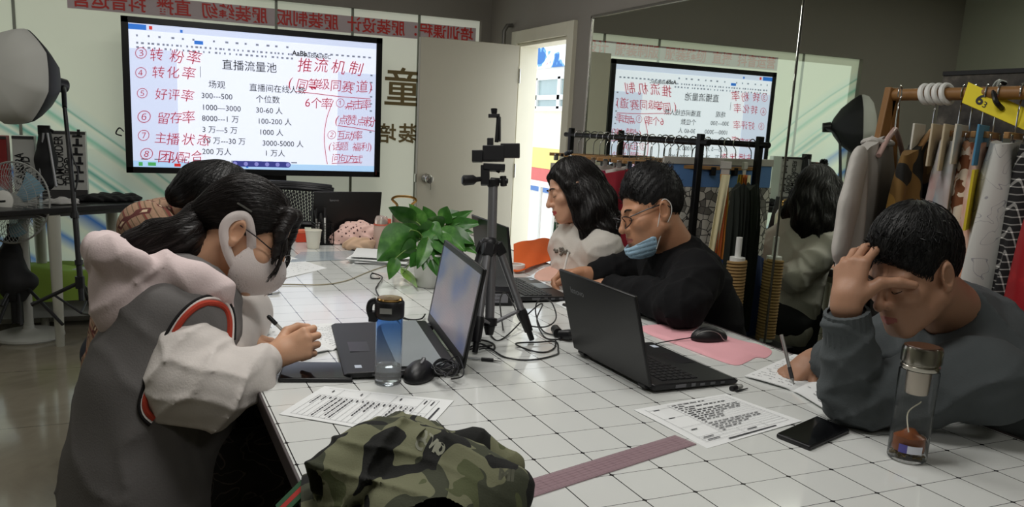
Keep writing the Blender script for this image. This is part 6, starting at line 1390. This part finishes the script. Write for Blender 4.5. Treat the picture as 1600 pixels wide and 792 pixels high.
# ================================================================ clothes racks
m_rackb=M('rack_black_steel','101012',.4,.4); m_wood=M('rack_tan_wood','8a6236',.5,var=.2,vs=12)
m_hook=M('hanger_chrome','c9c9c7',.2,1); m_hblk=M('hanger_black','141416',.4); m_hwood=M('hanger_wood','a27a4c',.5)
def hanger(rail,dv,w,label,group,drop=.10,hook=m_hook,bar=m_hwood,clips=True,style='clip'):
    """rail: point on the rail; dv: direction of the bar"""
    r=np.asarray(rail,float); dv=nrm(dv); t=T('clothes_hanger',label,'hanger',r-A(0,0,drop),group); n=A(-dv[1],dv[0],0)
    pts=[r+dv*.022*math.cos(a)+A(0,0,.022*math.sin(a)) for a in np.linspace(-.5,PI,10)]; pts=[p for p in pts]+[r+dv*(-.020)+A(0,0,-.012),r+A(0,0,-.035),r+A(0,0,-drop)]
    MB().tube(spline(pts,4),.0022,6).build('hook',hook,t)
    b=MB()
    if style=='clip': b.box(r-A(0,0,drop+.008),(w,.012,.016),np.c_[dv,n,A(0,0,1)])
    else: b.tube(spline([r-A(0,0,drop),r-A(0,0,drop+.03)+dv*w*.25,r-A(0,0,drop+.075)+dv*w*.5],5),.008,8); b.tube(spline([r-A(0,0,drop),r-A(0,0,drop+.03)-dv*w*.25,r-A(0,0,drop+.075)-dv*w*.5],5),.008,8)
    b.build('bar',bar,t,bevel=.002)
    if clips:
        for s in (-1,1): MB().box(r-A(0,0,drop+.022)+dv*s*w*.38,(.022,.02,.035),np.c_[dv,n,A(0,0,1)]).build('clip',hook,t,bevel=.002)
    return t
def garment(name,rail,dv,w0,w1,th,length,mat,label,cat='garment',drop=.13,seed=0,wave=5,sleeve=None,group=None,neck=None,slant=.035,amp=.012,lean=0,trim=None,lo_cut=0):
    """hung cloth: closed wavy section, wide along dv, lofted downwards"""
    r=np.asarray(rail,float); dv=nrm(dv*A(1,1,0)); n=A(-dv[1],dv[0],0); rs=np.random.RandomState(seed); ph=rs.uniform(0,6,4); N=72; H=22
    t=T(name,label,cat,r-A(0,0,drop+length),group); vs=[];F=[]
    for i in range(H+1):
        s=i/H; w=w0+(w1-w0)*s; z=-drop-length*s
        for k in range(N):
            a=2*PI*k/N; ca,sa=math.cos(a),math.sin(a); x=.5*w*(abs(ca)**.7)*(1 if ca>0 else -1); y=.5*th*(abs(sa)**.8)*(1 if sa>0 else -1)*(.5+.5*min(1,s*4+.2))
            f=amp*min(1,s*2.5+.15)*(math.sin(wave*2*PI*(x/w1)+ph[0]+1.2*s)+.5*math.sin(wave*3.4*PI*(x/w1)+ph[1]-s*2))
            sl=slant*max(0,1-s*8)*(2*abs(x)/max(w,.01))
            vs.append(r+dv*(x+lean*s)+n*(y+f)+A(0,0,z-sl+lo_cut*s*math.sin(6*x/w1+ph[2])*.1))
    for i in range(H): F+=[(i*N+k,(i+1)*N+k,(i+1)*N+(k+1)%N,i*N+(k+1)%N) for k in range(N)]
    F+=[list(range(N)),[H*N+k for k in range(N)][::-1]]
    MB().add(vs,F).build('cloth',mat,t,smooth=75)
    if sleeve:
        for sg,L_,rad,m2 in sleeve:
            a=r+dv*sg*(w0*.46)-A(0,0,drop+slant+.04); e=a+dv*sg*.07-A(0,0,L_); q=lambda P: chain((lambda Q_:Q_+n*((Q_-a)@n)[:,None]*1.8)(P),[a,(a+e)/2+dv*sg*.012,e],[rad,rad*.98,rad*.9],.02)-.003*crease(P,nrm(dv+A(0,0,.3)),45,1.2,seed)
            sdf('sleeve',q,*bb([a,e],.12),.007,m2 or mat,t)
    if neck:
        MB().tube([r-A(0,0,drop+.012)+dv*.075*math.cos(a)+n*.035*math.sin(a)-A(0,0,.01*abs(math.sin(a))) for a in np.linspace(0,2*PI,28,endpoint=False)],.008,8,closed=True).build('neckband',neck,t)
    return t
# ---- black rack against the mirror
RX,RZ=1.40,1.30
rk=T('clothes_rack','long black steel clothes rack against the mirror behind the two seated men','clothes rack',(RX,2.2,FZ)); rk['label']='long black steel clothes rack against the mirror, behind the person in the black jacket'
MB().cyl((RX,2.80,RZ),(RX,1.60,RZ),.013,n=14).build('rail',m_rackb,rk)
for y in (2.74,1.655): MB().box((RX,y,(FZ+.08+RZ+.035)/2),(.026,.026,RZ+.035-FZ-.08)).build('upright',m_rackb,rk,bevel=.003)
for y in (2.74,1.655): MB().box((RX-.02,y,FZ+.07),(.22,.026,.026)).build('foot',m_rackb,rk,bevel=.003); [MB().ell((RX-.02+s*.09,y,FZ+.028),(.026,.014,.028)).build('caster',m_rackb,rk) for s in (-1,1)]
MB().box((RX,2.2,FZ+.20),(.02,1.06,.02)).build('lower_bar',m_rackb,rk,bevel=.003)
for k,y in enumerate(np.linspace(2.7,1.64,12)): pass
rot=lambda deg: A(math.cos(math.radians(deg)),math.sin(math.radians(deg)),0)
def pr(base,fnc): return fnc
m_gdark=M('dark_dotted_coat','2b2b2e',.9,fn=lambda nt:mixc(nt,mth(nt,'LESS_THAN',voro(nt,coord(nt),60,rnd=0),.16),'2c2c30','85858a'))
m_gred=M('crimson_cloth','8e1d2c',.85,var=.1); m_green=M('green_white_print','6f8f7a',.85,fn=lambda nt:ramp(nt,noise(nt,coord(nt),30,2),[(.4,'3f6a55'),(.5,'e3e2da'),(.62,'7a9a80')],'CONSTANT'))
def bearcol(nt):
    c=coord(nt); v=nd(nt,'ShaderNodeTexVoronoi',feature='DISTANCE_TO_EDGE'); nt.links.new(c,v.inputs['Vector']); v.inputs['Scale'].default_value=32; v.inputs['Randomness'].default_value=.7
    w=nd(nt,'ShaderNodeTexVoronoi'); nt.links.new(c,w.inputs['Vector']); w.inputs['Scale'].default_value=32; w.inputs['Randomness'].default_value=.7
    s=nd(nt,'ShaderNodeSeparateXYZ'); nt.links.new(w.outputs['Color'],s.inputs[0]); base=mixc(nt,mth(nt,'GREATER_THAN',s.outputs[0],.72),'cfccc2','77756f'); eye=voro(nt,coord(nt),74,rnd=.6)
    a=mixc(nt,mth(nt,'LESS_THAN',v.outputs['Distance'],.05),base,'4a4846'); return mixc(nt,mth(nt,'LESS_THAN',eye,.10),a,'2e2c2b')
m_bear=M('grey_white_blob_print','cfccc2',.85,fn=bearcol)
m_patch=M('white_cloth_bright_patches','dcdad2',.85,fn=lambda nt:ramp(nt,noise(nt,coord(nt),16,1.5,.4),[(.3,'8e2c48'),(.36,'dfddd6'),(.62,'dfddd6'),(.66,'4d8a4e'),(.7,'262626')],'CONSTANT'))
m_cyan=M('blue_card','5b83b8',.6); m_grey1=M('grey_card','b6b2aa',.7)
y0=2.70
spec=[('coat',2.66,-28,.20,.36,.09,.86,m_gdark,'dark dotted coat hanging nearest the doorway on the black rack',None),
 ('folded_canvas',2.50,-75,.34,.34,.02,.10,m_grey1,'off-white stiff canvas sheet clipped at the doorway end of the black rack',None),
 ('garment',2.38,-40,.30,.34,.05,.40,m_green,'green and white printed garment on the black rack behind the white sweatshirt',None),
 ('jacket',2.28,-40,.34,.38,.06,.48,M('white_red_trim','d9d6d0',.85,var=.06),'white jacket with red shoulder trim on the black rack',((-1,.34,.045,None),)),
 ('jacket',2.17,-38,.34,.38,.06,.52,m_patch,'white jacket with bright round patches on the black rack',((-1,.40,.045,m_patch),)),
 ('dress',2.05,-38,.32,.34,.07,.60,m_gred,'crimson garment on the black rack behind the person in the black jacket',((-1,.30,.045,m_gred),)),
]
for i,(nm,y,ang,w0,w1,th,ln,mt,lb,sl) in enumerate(spec):
    garment(nm,(RX-.05+{2.66:.10,2.17:.04,2.05:.02,2.38:-.03}.get(y,0),y,RZ),rot(ang*.5+180),w0,w1,th,ln,mt,lb,'clothes',seed=i,sleeve=sl,wave=3)
    hanger((RX,y,RZ),rot(ang*.5+180),.30,'wooden clip hanger on the black rack','hanger',.095,m_hook,m_hwood); 
for o in [o for o in bpy.data.objects if o.get('category')=='hanger']: o['group']='hangers on the black rack'
for i,y in enumerate((2.58,2.44,2.33,2.22,2.11,2.00,1.90,1.86,1.80,1.70)): hanger((RX,y,RZ),rot(168),.26,'wooden clip hanger on the black rack','hangers on the black rack',.095,m_hook if i%3 else m_hblk,m_hwood if i%2 else m_hblk)
# fabric sample sheets on cards
def sample(y,ang,w,zt,hc,hl,mats,label,rx=RX-.05,seed=0,n_=2,thk=.012,card=m_cyan,skew=0):
    dv=rot(ang); t=T('fabric_sample',label,'fabric sample',(rx,y,RZ-zt-hc-hl)); nn=A(-dv[1],dv[0],0); o=A(rx,y,RZ-zt)
    MB().box(o-A(0,0,hc/2),(w,.004,hc),np.c_[dv,nn,A(0,0,1)]).build('header_card',card,t,bevel=.001); MB().box(o-A(0,0,-.008),(w+.01,.012,.03),np.c_[dv,nn,A(0,0,1)]).build('clamp',m_grey1,t,bevel=.002)
    for k in range(n_):
        def g(u,v,k=k): x=(u-.5)*w; return o+dv*(x+skew*v*(k-.5*n_)/max(1,n_))+nn*(thk*(k-.5*(n_-1))+.012*math.sin(9*u+k+seed)*v+.004)-A(0,0,hc+hl*v*(1-.04*k))
        MB().grid(g,16,12,.0025).build('cloth_sheet',mats[k%len(mats)],t,smooth=70)
    return t
sample(1.70,176,.29,.085,.10,.42,[m_bear],'blob print fabric sheet under a blue header card on the black rack',rx=1.415,n_=2)
cols=[M('swatch_'+c,c,.9) for c in ('b8a648','d9b44a','d98a3a','c96a3a','e3d9b0','4a4a4a')]
sample(1.61,150,.035,.095,.03,.50,cols,'bundle of yellow and orange fabric swatches at the end of the black rack',rx=1.505,n_=5,thk=.010,card=m_grey1,skew=.10)
garment('garment',(1.525,1.53,RZ-.02),rot(168),.07,.08,.07,.62,M('dark_green_cloth','1c211b',.95),'very dark green garment hanging past the end upright of the black rack','clothes',seed=9)
garment('trousers',(1.44,1.60,RZ-.40),rot(165),.20,.22,.07,.46,M('navy_denim','1f2f52',.9,bump=.3,bs=300),'dark blue denim trousers low on the black rack','trousers',seed=11,drop=.05)
# rope-wound post on a black stool, at the rack's near end
PX,PY=1.46,1.43
t=T('rope_post','post wound with tan rope standing on a black stool near the mirror','post',(PX,PY,.50))
b=MB(); b.tube([(PX,PY,.505),(PX,PY,.86)],.030,16); b.build('core',m_white2,t)
MB().tube([(PX+.034*math.cos(a),PY+.034*math.sin(a),.515+.33*a/(2*PI*26)) for a in np.linspace(0,2*PI*26,26*14)],.0066,6).build('rope',M('tan_rope','9a7c50',.9,bump=.5,bs=300),t)
MB().cyl((PX,PY,.86),(PX,PY,.94),.012).build('pin',m_white2,t)
t=T('stool','black stool with splayed legs carrying the rope-wound post','stool',(PX,PY,FZ)); MB().box((PX,PY,.487),(.13,.20,.025)).build('seat',m_rackb,t,bevel=.004)
for sx,sy in ((-1,-1),(1,-1),(1,1),(-1,1)): MB().bar((PX+sx*.075,PY+sy*.115,FZ),(PX+sx*.05,PY+sy*.08,.475),.026,.026).build('leg',m_rackb,t)
# ---- wooden rack on the right
QX,QZ=1.33,1.472
rk2=T('clothes_rack','tan wooden clothes rack full of garments behind the person in the dark grey sweater','clothes rack',(QX,.2,FZ))
MB().cyl((QX,.70,QZ),(QX,-.55,QZ),.017,n=16).build('rail',m_wood,rk2)
for y in (.69,-.54):
    for s in (-1,1): MB().bar((QX+s*.17,y,FZ+.02),(QX+s*.004,y,QZ+.02),.035,.022,(0,1,0)).build('upright',m_wood,rk2,bevel=.003)
MB().box((QX,.07,FZ+.25),(.03,1.2,.03)).build('lower_bar',m_wood,rk2,bevel=.003)
tie=lambda a,b_,c_:M('tie_dye_'+a,b_,.85,fn=lambda nt:ramp(nt,noise(nt,coord(nt),9,3,.5,.6),[(.35,a),(.5,b_),(.65,c_)]))
m_fl=M('black_gold_flower_print','1c1a18',.8,fn=lambda nt:ramp(nt,noise(nt,coord(nt),6,1.5,.4,.4),[(.5,'1a1917'),(.565,'75572a'),(.65,'9a7536')],'CONSTANT'))
m_wsh=M('grey_white_tee','bdb9b3',.9,var=.05); m_flor=M('cream_flower_print','d8c4b0',.85,fn=lambda nt:ramp(nt,noise(nt,coord(nt),22,2,.5,.6),[(.38,'7a4a2e'),(.47,'e0d2c0'),(.6,'b98a6a')],'CONSTANT'))
m_lines=M('white_thin_line_print','cfcfca',.85,fn=lambda nt:mixc(nt,mth(nt,'LESS_THAN',mth(nt,'ABSOLUTE',mth(nt,'SUBTRACT',noise(nt,coord(nt),11,2,.5,1.5),.5)),.006),'cfcfca','a2a2a6'))
def plaidc(nt):
    s=nd(nt,'ShaderNodeSeparateXYZ'); nt.links.new(coord(nt,'Object',(1,1,1),(.12,.2,.4)),s.inputs[0]); f=lambda o,w:mth(nt,'LESS_THAN',mth(nt,'FRACT',mth(nt,'MULTIPLY',o,58)),w)
    a=f(s.outputs[0],.16); b_=f(s.outputs[2],.16); return mixc(nt,mth(nt,'MAXIMUM',mth(nt,'MULTIPLY',a,b_),mth(nt,'MULTIPLY',mth(nt,'MAXIMUM',a,b_),.35)),'131214','d9d7d2')
m_plaid=M('black_white_check','1a191b',.85,fn=plaidc)
m_redf=M('red_silk_flower','a01a22',.45,fn=lambda nt:ramp(nt,noise(nt,coord(nt),12,2,.5,1.2),[(.55,'9a1720'),(.66,'b3242a'),(.70,'c98d62'),(.74,'8e1a20')]))
m_satin=M('rose_satin','b5455a',.3,var=.15,vs=14,sheen=.3)
gr=[('t_shirt',.62,.66,-150,.44,.50,.055,.62,m_wsh,'grey-white T-shirt hanging at the left end of the wooden rack',((1,.20,.062,m_wsh),(-1,.20,.062,m_wsh))),
 ('blouse',.54,.50,-152,.46,.50,.06,.66,m_fl,'black blouse with large golden flowers next to the grey-white T-shirt',None),
 ('garment',.462,.40,-152,.22,.24,.05,.60,tie('a9bccb','d8d5d4','d9a9a8'),'pale blue and pink dyed garment next to the black flowered blouse',None),
 ('garment',.428,.345,-152,.22,.24,.05,.60,tie('9fb3c6','cdd2d6','c9b3b4'),'pale blue-grey dyed garment on the wooden rack',None),
 ('garment',.394,.29,-152,.20,.22,.05,.54,m_flor,'cream and brown flowered garment on the wooden rack',None),
 ('garment',.36,.235,-152,.22,.24,.05,.66,tie('c96a5a','e6c9b8','e0a080'),'coral dyed garment on the wooden rack',None),
 ('skirt',.30,.05,-155,.26,.34,.09,.62,m_lines,'white garment with thin line drawings hanging under the yellow card',None),
 ('dress',.225,-.115,-155,.22,.38,.09,.98,m_plaid,'black and white checked dress on the wooden rack',None),
 ('dress',.14,-.25,-155,.30,.56,.13,1.05,m_redf,'red silk dress with pale flowers at the right end of the wooden rack',None),
 ('dress',.05,-.36,-155,.30,.56,.12,1.05,m_satin,'rose satin dress beyond the red flowered dress',None)]
for i,(nm,y,_,ang,w0,w1,th,ln,mt,lb,sl) in enumerate(gr):
    ox=-.11 if nm=='t_shirt' else -.02
    garment(nm,(QX+ox,y,QZ),rot(ang),w0,w1,th,ln,mt,lb,'clothes',drop=.12,seed=20+i,sleeve=sl,wave=3 if w1<.4 else 4,neck=m_wsh if nm=='t_shirt' else None,slant=.05 if nm in('t_shirt','blouse') else .01)
    sty='arm' if nm in ('t_shirt','blouse') else 'clip'
    hanger((QX,y+.0,QZ) if nm!='t_shirt' else (QX-.05,y,QZ),rot(ang),.34 if sty=='arm' else .22,('pinkish shoulder hanger at the left end of the wooden rack' if i==0 else 'hanger holding the black flowered blouse') if sty=='arm' else 'clip hanger on the wooden rack',None if sty=='arm' else 'clip hangers on the wooden rack',.10,m_hook,M('pink_hanger','b99a92',.35) if i==0 else m_hwood,clips=sty!='arm',style=sty)
# cards above the fabric: white/beige header cards, blue card, yellow numbered card
for i,(y,c_,w,h,lb) in enumerate(((.50,'d9d6cc',.14,.07,'white header card clipped on the wooden rack, leftmost'),(.445,'cdbfa6',.14,.11,'beige header card beside the white one on the wooden rack'),(.41,'c6b89e',.14,.12,'second beige header card on the wooden rack'),(.375,'d6cfbf',.16,.10,'cream header card left of the blue card'),(.315,'4f8fb5',.16,.10,'blue header card left of the yellow numbered card'))):
    dv=rot(-152); solo('header_card',MB().box((QX-.10,y,QZ-.085-h/2),(w,.005,h),np.c_[dv,A(-dv[1],dv[0],0),A(0,0,1)]),M('card_'+c_,c_,.7),lb,'card',bevel=.001)
b=MB(); dv=rot(-152); solo('header_card',MB().box((QX-.10,.31,QZ-.27),(.16,.006,.15),np.c_[dv,A(-dv[1],dv[0],0),A(0,0,1)]),M('yellow_print_card','d6c22c',.7),'yellow printed card hanging below the blue header card','card')
yc=[D(1513,128,2.16),D(1627,180,2.05),D(1617,210,2.05),D(1503,160,2.16)]; t=T('yellow_card','long bright yellow card with a handwritten 6 hanging on the wooden rack','card',sum(yc)/4)
x_=nrm(yc[1]-yc[0]); z_=nrm(yc[0]-yc[3]); n_=np.cross(x_,z_); MB().add([p for p in yc]+[p-n_*.004 for p in yc],[(3,2,1,0),(4,5,6,7),(0,1,5,4),(1,2,6,5),(2,3,7,6),(3,0,4,7)]).build('card',M('bright_yellow_card','f0dc1e',.6,var=.02),t)
b=MB(); b.text('6',.040,yc[3]+x_*.030+z_*.014+n_*.0015,x_,z_,shear=.2,bold=.001); b.text('3',.024,yc[3]+x_*.050+z_*.012+n_*.0015,x_,z_,shear=.2); b.build('handwritten_number',m_ink,t,smooth=0)
hk=D(1562,166,2.10); b=MB(); b.tube(spline([D(1566,170,2.10),D(1556,158,2.09),D(1553,140,2.12),D(1560,128,2.16),D(1570,130,2.18)],6),.0065,8); b.build('black_hook',m_hblk,t)
for k in range(4): 
    y=.575-.022*k; tt=T('hanger_loop','white plastic hanger loop on the wooden rail','hanger loop',(QX,y,QZ+.0),'white hanger loops on the wooden rail'); MB().tube([(QX+.024*math.cos(a),y+.006*math.sin(a),QZ+.024*math.sin(a)) for a in np.linspace(0,2*PI,20,endpoint=False)],.0075,8,closed=True).build('loop',m_white2,tt)

# ---- dark mottled board behind the wooden rack
p0,p1=onx(1482,88,1.535),onx(1610,88,1.535); zt=onx(1482,112,1.535)[2]; m_bd=M('mottled_dark_board','3b3834',.6,fn=lambda nt:ramp(nt,noise(nt,coord(nt),14,4,.6),[(.35,'1f1d1b'),(.55,'45413b'),(.7,'6a645a')]))
bd=T('wall_board','dark mottled board fixed behind the wooden clothes rack','board',(1.535,(p0[1]+p1[1])/2,1.30)); y0_,y1_=p1[1]-.25,p0[1]
MB().box((1.535,(y0_+y1_)/2,(1.30+zt)/2),(.02,y1_-y0_,zt-1.30)).build('panel',m_bd,bd); MB().box((1.524,(y0_+y1_)/2,zt-.006),(.006,y1_-y0_,.012)).build('edge_strip',m_blackp,bd)
